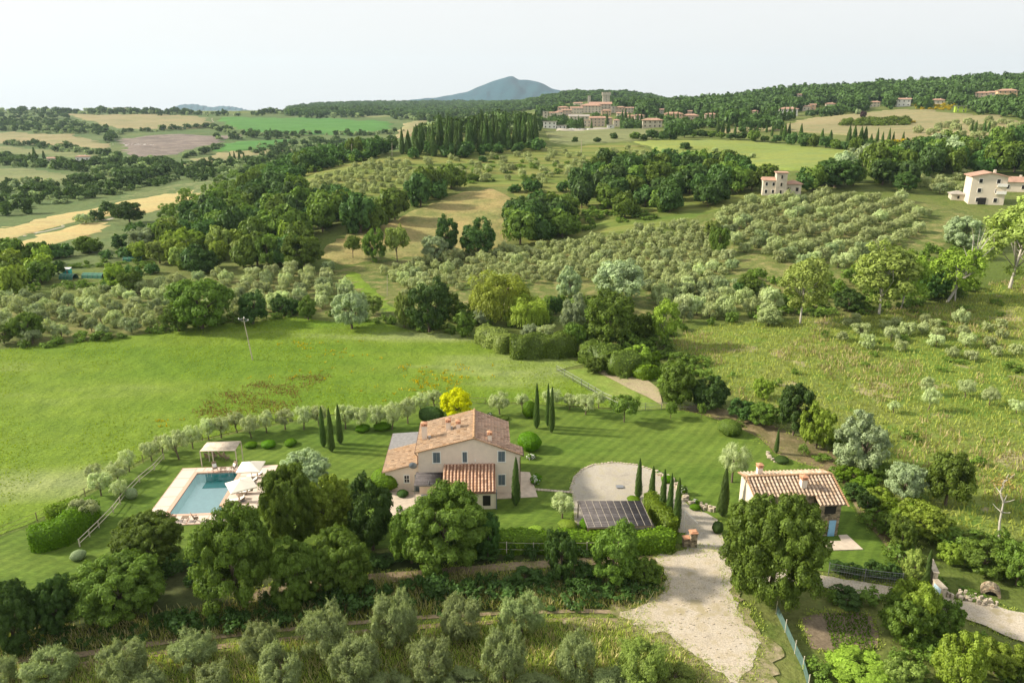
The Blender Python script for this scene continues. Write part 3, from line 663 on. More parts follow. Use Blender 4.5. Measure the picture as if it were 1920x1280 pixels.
def thin(src, dst, n, f):
    for i in range(n):
        V, Q, r, tm, bark = PRO[f'{src}{i}'][2]; k = np.random.default_rng(i).random(len(Q)) < f; q = Q[k]
        V2 = V[q].reshape(-1, 3); c = V2.reshape(-1, 4, 3).mean(1, keepdims=True); V2 = ((V2.reshape(-1, 4, 3)-c)*(1/math.sqrt(f))*.8+c).reshape(-1, 3)
        PRO[f'{dst}{i}'] = (PRO[f'{src}{i}'][0], None, (V2, np.arange(len(V2)).reshape(-1, 4), r[k], tm, bark)); SIZE[f'{dst}{i}'] = SIZE[f'{src}{i}']
    SIZE[dst] = n
# ------------------------------------------------------------------ trees near the house
def T(kind, cx, by, w, h, label, **k): return treepx(kind, cx, by, w, h, label, **k)
OK_ = dict(name='oak_tree', cat='oak tree')
G1 = 'oaks along the shaded bank'
# the row of oaks along the bank in front
T('oak', 232, 1170, 172, 138, 'spreading dark green oak in front of the pool lawn, left of the swimming pool', group=G1, **OK_)
T('oak', 275, 1066, 132, 112, 'rounded oak crown right behind the wide oak left of the pool', group=G1, **OK_)
T('oak', 114, 1190, 78, 122, 'small dark oak under the end of the clipped hedge, second from the left edge', group=G1, mat='dark', **OK_)
T('oak', 32, 1220, 100, 138, 'dark ragged oak at the left edge of the bank', group=G1, mat='dark', **OK_)
T('oak', 452, 1145, 160, 205, 'tall broad oak right below the pool deck with two sun umbrellas', group=G1, **OK_)
T('oak', 548, 1030, 108, 165, 'grey green oak overhanging the right side of the pool deck', group=G1, **OK_)
T('oak', 572, 935, 104, 92, 'soft silvery tree top beside the umbrellas, under the three lawn cypresses', mat='silver', name='silver_tree', cat='tree')
T('oak', 560, 1142, 105, 140, 'leafy oak right of the pool oak, lower half in deep shade', group=G1, **OK_)
T('oak', 640, 1115, 120, 130, 'oak in the middle of the front row between the pool oak and the house oak', group=G1, **OK_)
T('mid', 618, 1005, 100, 128, 'bright yellow green tree rising behind the front oaks left of the house', mat='bright', name='ash_tree', cat='tree')
T('mid', 700, 1035, 100, 145, 'shady tree in front of the left annex of the house', mat='dark', name='oak_tree', cat='oak tree')
T('oak', 842, 1066, 180, 168, 'big rounded oak directly in front of the farmhouse porch', group=G1, **OK_)
T('mid', 772, 1060, 85, 110, 'leafy lower bough tree at the left foot of the porch oak', name='oak_tree', cat='oak tree')
T('mid', 915, 1045, 60, 90, 'dark narrow tree tucked behind the porch oak at the house corner', mat='dark', **OK_)
T('mid', 1054, 1090, 70, 98, 'dark bush like tree in front of the clipped hedge, left of the mixed thicket', mat='dark', name='small_tree', cat='small tree')
T('mid', 1150, 1096, 112, 118, 'mixed thicket tree in front of the reed roofed carport', name='small_tree', cat='small tree')
T('mid', 1208, 1098, 62, 60, 'low tree at the rounded end of the bank beside the gravel yard', name='small_tree', cat='small tree')
T('mid', 985, 1100, 60, 42, 'low dark bush on the bank under the long clipped hedge', mat='dark', name='bush', cat='bush')
T('oak', 1441, 1138, 194, 222, 'huge round oak covering the left of the stone cottage, beside the gravel yard', **OK_)
T('mid', 1690, 1205, 95, 100, 'leafy fig bush at the right of the vegetable plot', name='fig_tree', cat='fig tree')
T('mid', 1708, 1195, 100, 115, 'tall bush with a pale flowering top below the dirt road', mat='bright', name='bush', cat='bush')
T('mid', 1755, 1195, 85, 80, 'dark bush leaning over the dirt road above the green ditch', name='bush', cat='bush')
T('mid', 1585, 1142, 70, 42, 'low bush under the road between the big oak and the fig bush', mat='dark', name='bush', cat='bush')
T('mid', 1790, 1300, 95, 130, 'tall round bush with white flowers at the bottom right of the ditch', mat='bright', name='bush', cat='bush')
T('mid', 1865, 1270, 90, 80, 'wide blossoming bush on the slope below the road, near the bottom right corner', mat='bright', name='bush', cat='bush')
T('mid', 1925, 1290, 60, 60, 'bush cut by the bottom right corner of the view', name='bush', cat='bush')
T('mid', 1605, 1300, 140, 62, 'bright green brambles below the vegetable plot', mat='bright', name='bramble_bush', cat='bush')
T('mid', 1690, 1290, 70, 60, 'bramble bush between the plot and the green ditch', mat='reed', name='bramble_bush', cat='bush')
# right hand hedge line and trees behind the cottage
T('mid', 1265, 762, 80, 98, 'dark rounded tree standing where the sandy bank meets the lawn', **OK_)
T('mid', 1328, 770, 75, 75, 'second dark tree beside the sandy bank, right of the rounded one', mat='dark', **OK_)
T('mid', 1395, 790, 60, 45, 'low dark shrub on the brown bank right of the two dark trees', mat='dark', name='bush', cat='bush')
T('mid', 1430, 800, 65, 50, 'grey green shrub at the foot of the dense dark tree', name='bush', cat='bush')
T('mid', 1487, 818, 80, 108, 'dense dark tree on the brown bank above the short cypress', mat='dark', **OK_)
T('mid', 1427, 748, 42, 42, 'small bright bush in the rough field above the brown bank', mat='bright', name='bush', cat='bush')
T('mid', 1530, 842, 66, 90, 'vivid green young tree right of the dense dark tree', mat='bright', name='young_tree', cat='tree')
T('mid', 1610, 886, 100, 128, 'tall pale green poplar like tree behind the stone cottage', mat='silver', name='poplar_tree', cat='poplar tree')
T('mid', 1570, 850, 50, 45, 'bush between the vivid young tree and the pale poplar', name='bush', cat='bush')
T('mid', 1692, 938, 76, 78, 'pale bushy tree above the bright hedge right of the cottage', mat='silver', name='young_tree', cat='tree')
T('mid', 1772, 950, 95, 112, 'dark feathery tree in the rough field right of the pale bushy tree', name='tree', cat='tree')
T('mid', 1690, 1035, 60, 70, 'dark ivy covered bush by the cottage fence corner', name='bush', cat='bush')
T('mid', 1725, 1010, 100, 80, 'yellow green bush over the end of the bright hedge', mat='bright', name='bush', cat='bush')
T('mid', 1840, 1075, 90, 75, 'round green bush above the stone wall by the road', name='bush', cat='bush')
T('mid', 1905, 1100, 85, 100, 'dark leafy bush at the right edge above the culvert', name='bush', cat='bush')
T('mid', 1780, 1060, 50, 45, 'bright round bush behind the mosaic gate wall', mat='bright', name='bush', cat='bush')
T('mid', 1710, 1090, 45, 65, 'small yellow green tree beside the gate cypress', mat='lime', name='young_tree', cat='tree')
for i, (x, y, w, h, m_) in enumerate([(1590,905,50,36,'hedge'),(1618,925,52,38,'hedge'),(1645,950,55,42,'bright'),(1668,975,50,42,'hedge'),(1690,990,50,44,'bright'),(1715,975,45,40,'hedge'),(1655,1000,40,40,'oak'),(1625,960,40,40,'dark'),(1600,935,42,36,'dark'),(1580,880,40,30,'oak'),(1640,900,60,40,'oak')]):
    T('mid', x, y, w, h, 'overgrown bush in the bright hedge line behind the stone cottage', cat='bush', name='bush', group='bushes of the overgrown hedge line', mat=m_)
for x, y, w, h in [(1568,1075,38,28),(1600,1082,36,30),(1640,1085,42,36),(1672,1085,34,34)]:
    T('mid', x, y, w, h, 'dark shrub inside the wire fence between the cottage lawn and the road', cat='shrub', name='shrub', group='shrubs along the cottage fence', mat='dark')
# bottom olives
ol = [(610,1240,92,105),(742,1220,92,108),(863,1200,86,88),(978,1195,84,88),(490,1245,72,82),(362,1255,82,74),(236,1285,92,92),(95,1290,92,80),(-10,1300,80,70),
      (665,1290,92,98),(806,1282,84,88),(946,1285,88,104),(1078,1278,80,95),(530,1300,92,92),(402,1305,66,66),(282,1310,60,60),(870,1322,100,66),(1010,1325,90,66),(735,1322,90,64),(1150,1322,90,70)]
for x, y, w, h in ol:
    T('olive', x, y, w*1.08, h*1.0, 'silvery olive tree in the grove along the bottom of the view', mat='olivefront', name='olive_tree', cat='olive tree', group='olive trees of the front grove')
T('olive', 1200, 1290, 105, 95, 'shapeless greyish bush between the front olives and the gravel yard', name='bush', cat='bush', mat='reed')
T('olive', 1265, 1300, 90, 62, 'low grassy bush at the bottom beside the gravel yard', name='bush', cat='bush', mat='reed')
# garden olives
go = [(190,930,45,45),(223,905,42,42),(178,905,34,36),(243,885,34,44),(285,865,38,38),(305,850,34,36),(336,862,50,56),(362,842,40,45),(392,826,38,42),(415,822,40,42),(445,812,38,40),(472,822,38,44),(500,812,38,42),(535,806,40,40),(570,806,40,44),(598,800,36,40),(648,805,42,46),(676,806,40,44),(705,806,40,46),(735,806,44,52),(765,795,42,48),(790,775,40,38),(815,765,36,34),(225,935,36,36),(160,985,60,50)]
for x, y, w, h in go:
    T('olivetree', x, y, w, h, 'small open olive tree in the row between lawn and meadow', name='olive_tree', cat='olive tree', group='olive row along the edge of the garden', bushy=False)
T('olivetree', 937, 778, 42, 42, 'single olive tree on the lawn behind the house roof, right of the golden tree', name='olive_tree', cat='olive tree', bushy=False)
for x, y, w, h in [(980,770,28,32),(1036,765,44,36),(1068,768,32,30),(1098,778,42,40),(1122,765,30,30)]:
    T('olivetree', x, y, w, h, 'thin pale olive tree by the back fence near the lawn cypresses', name='olive_tree', cat='olive tree', group='olives by the back fence', bushy=False)
T('olivetree', 1372, 905, 62, 72, 'grey olive tree with a bare trunk beside the stone cottage', name='olive_tree', cat='olive tree', bushy=False)
T('olivetree', 1054, 975, 52, 55, 'olive bush between the house and the reed roofed carport', name='olive_tree', cat='olive tree')
T('orchard', 1170, 792, 62, 50, 'round fruit tree alone on the back lawn', name='fruit_tree', cat='fruit tree', bushy=False)
T('orchard', 1257, 785, 30, 34, 'small fruit tree at the lawn edge right of the round fruit tree', name='fruit_tree', cat='fruit tree', bushy=False)
T('orchard', 1315, 785, 20, 30, 'tiny fruit tree at the edge of the brown bank', name='fruit_tree', cat='fruit tree', bushy=False)
T('mid', 855, 790, 70, 72, 'golden yellow tree glowing behind the farmhouse roof', mat='yellow', name='golden_tree', cat='tree')
# cypresses of the garden
for x, y, w, h, lb in [(607,839,12,77,'leftmost of the three slim cypresses on the pool lawn'),(622,848,13,82,'middle cypress of the three on the pool lawn, standing nearest the house lawn edge'),(638,833,12,75,'rightmost of the three slim cypresses on the pool lawn'),
        (1006,804,11,84,'slim cypress standing left of the close pair behind the ball bushes'),(1027,800,9,80,'rear cypress of the close pair on the back lawn'),(1034,812,11,86,'front cypress of the close pair on the back lawn'),
        (967,948,16,88,'cypress standing against the right of the farmhouse gable wall'),(1196,935,13,74,'leftmost of the five cypresses between court and drive'),(1221,945,13,70,'second cypress from the left between court and drive'),(1241,968,14,86,'third of the five cypresses between court and drive'),(1254,978,13,88,'fourth cypress from the left beside the drive hedge'),(1267,995,15,96,'tallest nearest cypress of the five by the stone gate pillar'),
        (1354,968,19,88,'stout cypress across the drive, left of the huge oak'),(1455,850,8,46,'short thin cypress by the low curved stone border'),(1733,1100,13,70,'slender cypress beside the mosaic gate wall by the road')]:
    T('cypress', x, y, w, h, lb, name='cypress_tree', cat='cypress', bushy=False)
# clipped balls and shrubs
for x, y, w, h, lb, m_ in [(992,845,42,40,'large clipped ball bush at the right rear corner of the farmhouse',None),(993,783,26,36,'clipped egg shaped bush left of the slim lawn cypress',None),(808,792,44,34,'large dark clipped ball bush left of the golden tree','dark'),
        (471,840,22,14,'leftmost low clipped ball under the olive row',None),(504,840,26,17,'second low clipped ball under the olive row',None),(545,836,24,15,'third low clipped ball under the olive row, left of the three cypresses',None),(680,810,26,17,'low clipped ball under the olives right of the three cypresses',None),(717,807,30,17,'low clipped ball nearest the farmhouse under the olives',None),
        (725,918,56,46,'big clipped bush at the front corner of the left annex','hedge'),(1367,816,42,34,'round dark shrub on the lawn edge below the brown bank','oak'),(1188,943,24,15,'yellow green ball behind the carport','hedge'),(1064,992,32,20,'bright yellow green ball bush left of the carport','bright'),(1104,992,32,26,'green ball bush in front of the carport corner',None),(1004,1000,28,14,'yellow green mound at the lawn edge before the hedge','bright'),
        (1345,1000,20,26,'dark clipped bush beside the huge oak on the drive','dark'),(248,935,20,24,'grey lavender ball beside the rail fence','silver'),(755,932,22,16,'small dark shrub by the annex terrace','dark'),(1303,957,18,14,'small clipped bush with white roses by the drive',None),(1250,905,22,16,'bush on the stone edge of the court behind the cypresses',None),(945,788,20,10,'low rusty bush behind the farmhouse roof','oak'),(148,1050,26,22,'silvery ball bush at the lower end of the rail fence','silver'),(1465,868,28,14,'low dark shrub inside the curved stone border','dark')]:
    T('ball', x, y, w, h, lb, name='clipped_bush', cat='bush', mat=m_, parts=False)
for x, y, w, h, lb in [(1004,908,24,22,'white rose bush in bloom beside the right wall of the farmhouse'),(996,862,22,14,'white flowering bush below the large clipped ball'),(1279,928,20,22,'white rose bush on the stone edge of the drive'),(1303,945,16,12,'small white rose bush next to the clipped bush by the drive'),(749,960,14,14,'white flowering bush at the annex terrace'),(1232,890,18,10,'white flowers on the stone edge above the court'),(918,780,12,8,'small white flowering bush behind the roof')]:
    r = T('shrub', x, y, w, h, lb, name='rose_bush', cat='rose bush', mat='box')
    # blossoms as a part
    n = 130; rng = nprng; d = unit(rng.normal(size=(n, 3))+np.array([0, -.4, .7])); C = d*np.array([1.25, 1.25, 1.0])*rng.uniform(.85, 1.05, (n, 1))+np.array([0, 0, 1.0])
    V, Q = leaves(C, d, .13, .9); link('blossoms', npmesh('blossoms', V, Q, L['white'], rng.random(n)), r)
# ------------------------------------------------------------------ hedges
def hedge(name, path, w, h, label, mat='hedge', dens=60, world=False, ls=.13, lump=.14, cat='hedge'):
    P = [G(*p) if not world else Vector(p) for p in path]; pts = []
    for a, b in zip(P[:-1], P[1:]):
        n = max(2, int((b-a).length/.7))
        for k in range(n): pts.append(a+(b-a)*k/n)
    pts.append(P[-1]); V, Q = [], []; K = 7
    prof = [(-.5, -.05), (-.52, .55), (-.42, .97), (0, 1.03), (.42, .97), (.52, .55), (.5, -.05)]
    for i, p in enumerate(pts):
        d = (pts[min(i+1, len(pts)-1)]-pts[max(i-1, 0)]); d.z = 0; d.normalize(); s = Vector((d.y, -d.x, 0)); e = .72 if i in (0, len(pts)-1) else 1
        z = float(H(p.x, p.y))
        for j, (a, b) in enumerate(prof):
            k = 1+lump*math.sin(i*1.3+j*2.1)+lump*.7*math.sin(i*.6-j*1.2)
            q = p + s*(a*w*e*k); V.append((q.x, q.y, z+b*h*(1+lump*.5*math.sin(i*.9+j))))
    for i in range(len(pts)-1):
        for j in range(K-1): Q.append((i*K+j, i*K+j+1, (i+1)*K+j+1, (i+1)*K+j))
    for e in (0, len(pts)-1):
        b = e*K
        for q in ((0, 1, 5, 6), (1, 2, 4, 5), (2, 3, 3, 4)): Q.append(tuple(b+k for k in (q if e else q[::-1])))
    A = sum((b-a).length for a, b in zip(P[:-1], P[1:]))*(w+2*h)
    ctr = pts[0].copy(); ctr.z = float(H(ctr.x, ctr.y)); V = [(a-ctr.x, b-ctr.y, c-ctr.z) for a, b, c in V]
    P4 = np.array(V)[np.array(Q)]; nn = np.cross(P4[:, 2]-P4[:, 0], P4[:, 3]-P4[:, 1]); mid = nn[len(nn)//2+3]
    if nn[:, 2].sum() < 0: Q = [q[::-1] for q in Q]
    me = solid_leafy(name, V, Q, int(A*dens), ls, mat, jit=.26, rng=np.random.default_rng(len(V)))
    o = link(name, me); o.location = ctr; return tag(o, label, cat)
hedge('clipped_hedge', [(62,1028),(120,1015),(160,985),(172,968)], 2.6, 2.4, 'tall clipped hedge in the lower left garden, front arm of the L shape', 'box')
hedge('clipped_hedge', [(92,978),(125,966),(150,955)], 2.2, 1.6, 'lower rear clipped hedge behind the tall one at the left', 'hedge')
hedge('clipped_hedge', [(880,1028),(950,1028),(1060,1030),(1160,1030),(1262,1026)], 2.0, 1.9, 'long clipped hedge along the lower garden fence in front of the carport', 'hedge')
hedge('clipped_hedge', [(1216,950),(1232,968),(1246,986),(1258,1008)], 1.9, 2.0, 'clipped hedge running from court to gate beside the carport', 'hedge')
hedge('field_hedge', [(905,638),(930,650),(955,662)], 4, 3.2, 'pale left arm of the field hedge below the willows', 'reed', 26, ls=.2, lump=.2)
hedge('field_hedge', [(958,668),(1000,668),(1040,667),(1075,662)], 4, 4, 'dark field hedge between meadow and willow garden', 'oak', 26, ls=.2, lump=.2)
hedge('overgrown_hedge', [(1105,672),(1140,690),(1190,705)], 5, 3.5, 'overgrown hedge behind the mown paddock', 'oak', 20, ls=.22, lump=.3)
hedge('overgrown_hedge', [(1195,700),(1222,712)], 3.5, 2.2, 'bright bush strip at the top of the sandy bank', 'hedge', 24, ls=.2, lump=.3)
# ------------------------------------------------------------------ undergrowth
ug = []
for poly, sp, w, h in [([(-60,1230),(60,1190),(200,1180),(330,1160),(470,1140),(620,1105),(760,1105),(900,1090),(1060,1085),(1180,1090),(1243,1085),(1238,1112),(1190,1135),(1060,1132),(900,1136),(760,1148),(600,1165),(450,1180),(330,1196),(200,1205),(0,1222)], 1.7, 2.6, 1.5),
                       ([(-60,1110),(60,1140),(150,1110),(330,1062),(330,1095),(200,1140),(60,1175),(-60,1190)], 2.0, 3.0, 1.6),
                       ([(350,1062),(600,1046),(800,1032),(1000,1030),(1200,1034),(1190,1040),(900,1050),(700,1065),(500,1080),(360,1110)], 2.0, 2.4, 1.3)]:
    for p in scatter(poly, sp*.86): ug.append((p, w*rnd.uniform(.4, 1.3), h*rnd.uniform(.35, 1.5), 'shrub'))
for i in range(4):
    V, Q, r, c = blob_crown(400+i, 2.6, 2.0, 0, 16, .45, 620, .15, .55); PRO[f'shrubthin{i}'] = (None, None, (V, Q, r, MB(), BARK)); SIZE[f'shrubthin{i}'] = (2.6, 2.0)
SIZE['shrubthin'] = 4
ug = [(a, b, c, 'shrubthin') for a, b, c, d in ug]
bank = [(-60,1225),(60,1185),(200,1170),(330,1150),(470,1130),(620,1095),(900,1075),(1180,1080),(1243,1080),(1240,1118),(1180,1140),(900,1142),(600,1170),(330,1200),(0,1235)]
tufts('bank_grass', scatter(bank, .7), .7, 10, 'straw', 'dead blond grass standing between the shrubs of the bank', .4, .035)
tufts('bank_weeds', scatter(bank, .6), .6, 10, 'grass', 'rank green weeds of the bank', .4, .04)
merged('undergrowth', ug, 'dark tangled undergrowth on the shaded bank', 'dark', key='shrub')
ug2 = []
for poly, sp, w, h in [([(1262,770),(1400,790),(1500,835),(1560,860),(1600,900),(1660,960),(1640,1000),(1590,940),(1560,890),(1480,850),(1380,800)], 6.0, 2.6, 1.4),
                       ([(1550,880),(1620,930),(1700,1000),(1760,1050),(1700,1070),(1650,1010),(1600,940)], 2.4, 3.0, 1.8),
                       ([(1560,1085),(1700,1062),(1920,1100),(1920,1145),(1870,1135),(1840,1125),(1760,1110),(1700,1100)], 3.2, 2.4, 1.3),
                       ([(1400,1100),(1540,1105),(1650,1130),(1780,1155),(1850,1185),(1920,1215),(1930,1300),(1500,1300),(1520,1240),(1560,1245),(1665,1235),(1670,1170),(1640,1145),(1540,1135),(1490,1150),(1440,1140)], 2.2, 2.4, 1.4),
                       ([(1745,1010),(1850,980),(1930,1000),(1930,1100),(1760,1060)], 3.0, 3.0, 2.0)]:
    for p in scatter(poly, sp): ug2.append((p, w*rnd.uniform(.5, 1.3), h*rnd.uniform(.5, 1.2), 'shrubthin'))
merged('undergrowth', ug2, 'green brambles and weeds around the cottage bank and the road', 'oak', key='shrub')
# ------------------------------------------------------------------ grass
front = [(-60,1262),(300,1235),(640,1195),(1000,1168),(1180,1172),(1290,1230),(1370,1300),(-60,1420)]
tufts('wild_grass', scatter(front, .42), .42, 9, 'grass', 'tall wild grass between the front olives')
tufts('dry_wild_grass', scatter(front, .95), .6, 14, 'straw', 'patches of dry blond grass between the front olives', .35, .04)
SCR = SH['scrubland']
p_ = scatter(SCR, 1.05, world=True); k_ = nprng.random(len(p_))
tufts('scrub_grass', p_, .55, 6, 'grass', 'knee high rough grass of the field on the right', .45, .07)
p_ = scatter(SCR, 2.6, world=True)
p_ = [p for p in p_ if math.sin(p.x*.21+1)+math.sin(p.y*.17+p.x*.09)+.6*math.sin(p.x*.5-p.y*.43) > .35]
tufts('dry_scrub_grass', p_, .8, 16, 'straw', 'tall dry grass heads in the rough field on the right', .7, .07)
p_ = scatter(SH['meadow'], .85, world=True)
p_ = [p for p in p_ if math.sin(p.x*.11+p.y*.05)+math.sin(p.y*.13-p.x*.04)+.8*math.sin(p.x*.33+p.y*.21)+rnd.uniform(-1.2,1.2) > .1]
tufts('meadow_grass', p_, .20, 5, 'meadowgrass', 'long lush grass of the big meadow', .6, .08)
flw = []
for x, y, n, s in [(800,712,30,3),(835,708,26,3),(800,725,14,1.5),(750,690,6,2),(870,688,6,2),(545,705,10,3),(550,645,8,2),(610,650,14,4),(760,735,10,3),(640,665,8,3),(330,790,6,2),(700,700,6,4)]:
    c = G(x, y)
    for _ in range(n):
        X, Y = c.x+rnd.gauss(0, s*1.3), c.y+rnd.gauss(0, s*.7); flw.append((X, Y, float(H(X, Y))))
tufts('meadow_flowers', flw, .35, 5, 'broom', 'yellow wild flowers scattered in the meadow', .3, .09)
rd = [(p.x, p.y, p.z) for p in scatter([(360,775),(400,745),(480,715),(600,700),(625,708),(560,735),(560,765),(470,800),(380,800)], .55) if rnd.random() < .5+.4*math.sin(p.x*.5+p.y*.9)+.3*math.sin(p.y*1.7)]
tufts('dock_weeds', rd, .30, 6, 'brown', 'reddish brown dock patch in the meadow', .5, .06)

# grass creeping over the edges of drives and tracks
vg = []
for nm, sg, dn in (('dirt_yard', .5, 14), ('dirt_road', .3, 7), ('farm_track', .35, 6), ('gravel_lane', .35, 6), ('gravel_court', .12, 3), ('bare_bank', .5, 3), ('vegetable_plot', .25, 5)):
    P = SH[nm]
    for a, b in zip(P, P[1:]+P[:1]):
        a, b = np.array(a), np.array(b); L_ = np.linalg.norm(b-a)
        for _ in range(int(L_*dn)):
            q = a+(b-a)*rnd.random(); X, Y = q[0]+rnd.gauss(0, sg), q[1]+rnd.gauss(0, sg)
            if Y < 130: vg.append((X, Y, float(H(X, Y))+.05))
tufts('verge_grass', vg, .17, 8, 'grass', 'ragged grass along the edges of the drives and tracks', .14, .035)
# ------------------------------------------------------------------ building materials
M['plaster'] = plain('pink_plaster', (.80,.68,.56), .9, .07, 1.2, .1, bmp=.1)
M['plaster_sunlit'] = plain('cream_plaster_sunlit_stone', (.68,.60,.46), .9, .08, .8, .1)  # also gives the cottage gable its painted sunlight
M['trim'] = plain('white_trim', (.82,.80,.74), .7, .05)
M['shutter'] = plain('grey_blue_paint', (.13,.17,.19), .5, .1)
M['dark'] = plain('dark_opening', (.02,.018,.016), .8, .1)
M['bluedoor'] = plain('pale_blue_paint', (.25,.48,.72), .6, .1)
M['metal'] = plain('grey_metal', (.28,.29,.30), .45, .1, 3, .5, .6)
M['copper'] = plain('brown_gutter', (.10,.05,.035), .5, .2)
M['coping'] = plain('coping_brick', (.60,.38,.28), .85, .1, 6)
M['brick'] = plain('terracotta_brick', (.50,.26,.15), .85, .15, 6)
M['stonepave'] = plain('stone_paving', (.50,.42,.33), .85, .18, 1.5)
M['wood'] = plain('weathered_wood', (.22,.16,.11), .8, .25, 5)
M['palewood'] = plain('pale_wood', (.55,.49,.38), .8, .15, 5)
M['canvas'] = plain('cream_canvas', (.80,.73,.62), .9, .04, 1.5, bmp=.05)
M['cushion'] = plain('white_cushion', (.85,.83,.78), .9, .04)
M['slate'] = plain('slate_roof', (.22,.215,.21), .85, .22, 2.5)
def tile_mat(name, cover, chan, lichen, amt):
    m, t, b = newmat(name, .9, .1)
    at = N(t, 'ShaderNodeAttribute', attribute_name='rnd'); cv = N(t, 'ShaderNodeAttribute', attribute_name='cover')
    v = coords(t); c = mix(t, cv.outputs['Fac'], chan, cover)
    c = mix(t, 1.0, c, ramp(t, at.outputs['Fac'], [(0, (.55,.50,.46)), (.15, (.78,.72,.66)), (.5, (1,1,1)), (.85, (1.15,1.08,1.0)), (1, (1.35,1.35,1.32))]), 'MULTIPLY')
    f = noise(t, .55, 5, .7, v); c = mix(t, math_(t, 'MULTIPLY', ramp(t, f, [(.5, (0,0,0)), (.68, (1,1,1))]), amt), c, lichen)
    f = noise(t, 6, 4, .7, v); c = mix(t, 1.0, c, ramp(t, f, [(.3, (.75,.75,.75)), (.7, (1.2,1.2,1.2))]), 'MULTIPLY')
    t.links.new(c, b.inputs['Base Color']); return m
M['tiles'] = tile_mat('old_roof_tiles', (.42,.31,.215), (.27,.19,.13), (.42,.24,.10), .4)
M['tiles2'] = tile_mat('shaded_side_tiles', (.38,.27,.205), (.26,.175,.13), (.36,.28,.20), .5)  # darker copy of the old tiles, right slope's shade put into the colour
M['tilesporch'] = tile_mat('new_roof_tiles', (.54,.36,.26), (.22,.11,.07), (.55,.3,.15), .3)
M['tilesstone'] = tile_mat('pale_barn_tiles', (.46,.37,.285), (.24,.175,.13), (.36,.24,.13), .45)
M['tilesplain'] = plain('far_roof_tiles', (.40,.245,.175), .9, .25, .6)
def stone_mat(name, cols, scale=3.0):
    m, t, b = newmat(name, .9, .1); v = coords(t, (1, 1, 1.7))
    vo = N(t, 'ShaderNodeTexVoronoi'); vo.inputs['Scale'].default_value = scale; vo.inputs['Randomness'].default_value = .9; t.links.new(v, vo.inputs[0])
    sp = N(t, 'ShaderNodeSeparateColor'); t.links.new(vo.outputs['Color'], sp.inputs[0])
    c = ramp(t, sp.outputs[0], cols)
    ve = N(t, 'ShaderNodeTexVoronoi', feature='DISTANCE_TO_EDGE'); ve.inputs['Scale'].default_value = scale; ve.inputs['Randomness'].default_value = .9; t.links.new(v, ve.inputs[0])
    e = ramp(t, ve.outputs[0], [(0, (0,0,0)), (.08, (1,1,1))])
    c = mix(t, e, (.30,.26,.19), c); f = noise(t, .8, 4, .6, v)
    c = mix(t, 1.0, c, ramp(t, f, [(.3, (.75,.75,.72)), (.7, (1.2,1.2,1.2))]), 'MULTIPLY')
    t.links.new(c, b.inputs['Base Color']); bump(t, b, e, .8, .05); return m
M['stone'] = stone_mat('rubble_stone', [(0, (.10,.085,.065)), (.3, (.24,.19,.13)), (.6, (.34,.27,.18)), (.85, (.44,.37,.27)), (1, (.30,.17,.10))], 3.2)
M['stonefar'] = plain('old_stone', (.52,.46,.37), .9, .25, .35)
def tiled(name, A, B, C, D, mat, parent, pitch=.26, course=.42, thick=.12, rz=None):
    """roof slope A,B along the top from left to right, D,C along the bottom: real half-round rows"""
    A, B, C, D = [Vector(p) for p in (A, B, C, D)]; n = ((B-A).cross(D-A)).normalized(); 
    if n.z < 0: n = -n
    W_ = ((B-A).length+(C-D).length)/2; nc = max(2, round(W_/pitch)); L_ = ((D-A).length+(C-B).length)/2; nr = max(2, round(L_/course))
    prof = [(0, .0), (.14, .055), (.30, .075), (.46, .055), (.60, 0), (.80, -.02)]
    s = pitch/.26; V, Q, R, CV, ns = [], [], [], [], len(prof)
    U = [(i+p[0])/nc for i in range(nc) for p in prof]+[1.0]; HH = [p[1]*s for _ in range(nc) for p in prof]+[0]
    rg = random.Random(int(abs(A.x*31+A.y*17)))
    for r in range(nr):
        for e, lift in ((0, -.015), (1, .04)):
            v = (r+e*1.02)/nr; v = min(v, 1)
            for u, h in zip(U, HH):
                p = (A*(1-u)+B*u)*(1-v)+(D*(1-u)+C*u)*v + n*(h+lift); V.append(tuple(p))
        b = r*2*len(U); rn = [min(1, max(0, rg.gauss(.5, .24))) for _ in range(nc)]; rn2 = [min(1, max(0, rg.gauss(.45, .2))) for _ in range(nc)]
        for i in range(len(U)-1):
            Q.append((b+i, b+i+1, b+len(U)+i+1, b+len(U)+i)); cvr = (i % ns) < 4
            R.append((rn if cvr else rn2)[i//ns]); CV.append(1.0 if cvr else 0.0)
    k = len(V); base = [A, B, C, D]; V += [tuple(p-n*.03) for p in base]+[tuple(p-n*thick) for p in base]
    for q in ((0,1,2,3),(4,7,6,5),(0,4,5,1),(1,5,6,2),(2,6,7,3),(3,7,4,0)): Q.append(tuple(k+i for i in q)); R.append(.4); CV.append(.5)
    me = npmesh(name, np.array(V), np.array(Q), M[mat], np.array(R)); at = me.attributes.new('cover', 'FLOAT', 'FACE'); at.data.foreach_set('value', CV[:len(me.polygons)])
    return link(name, me, parent)
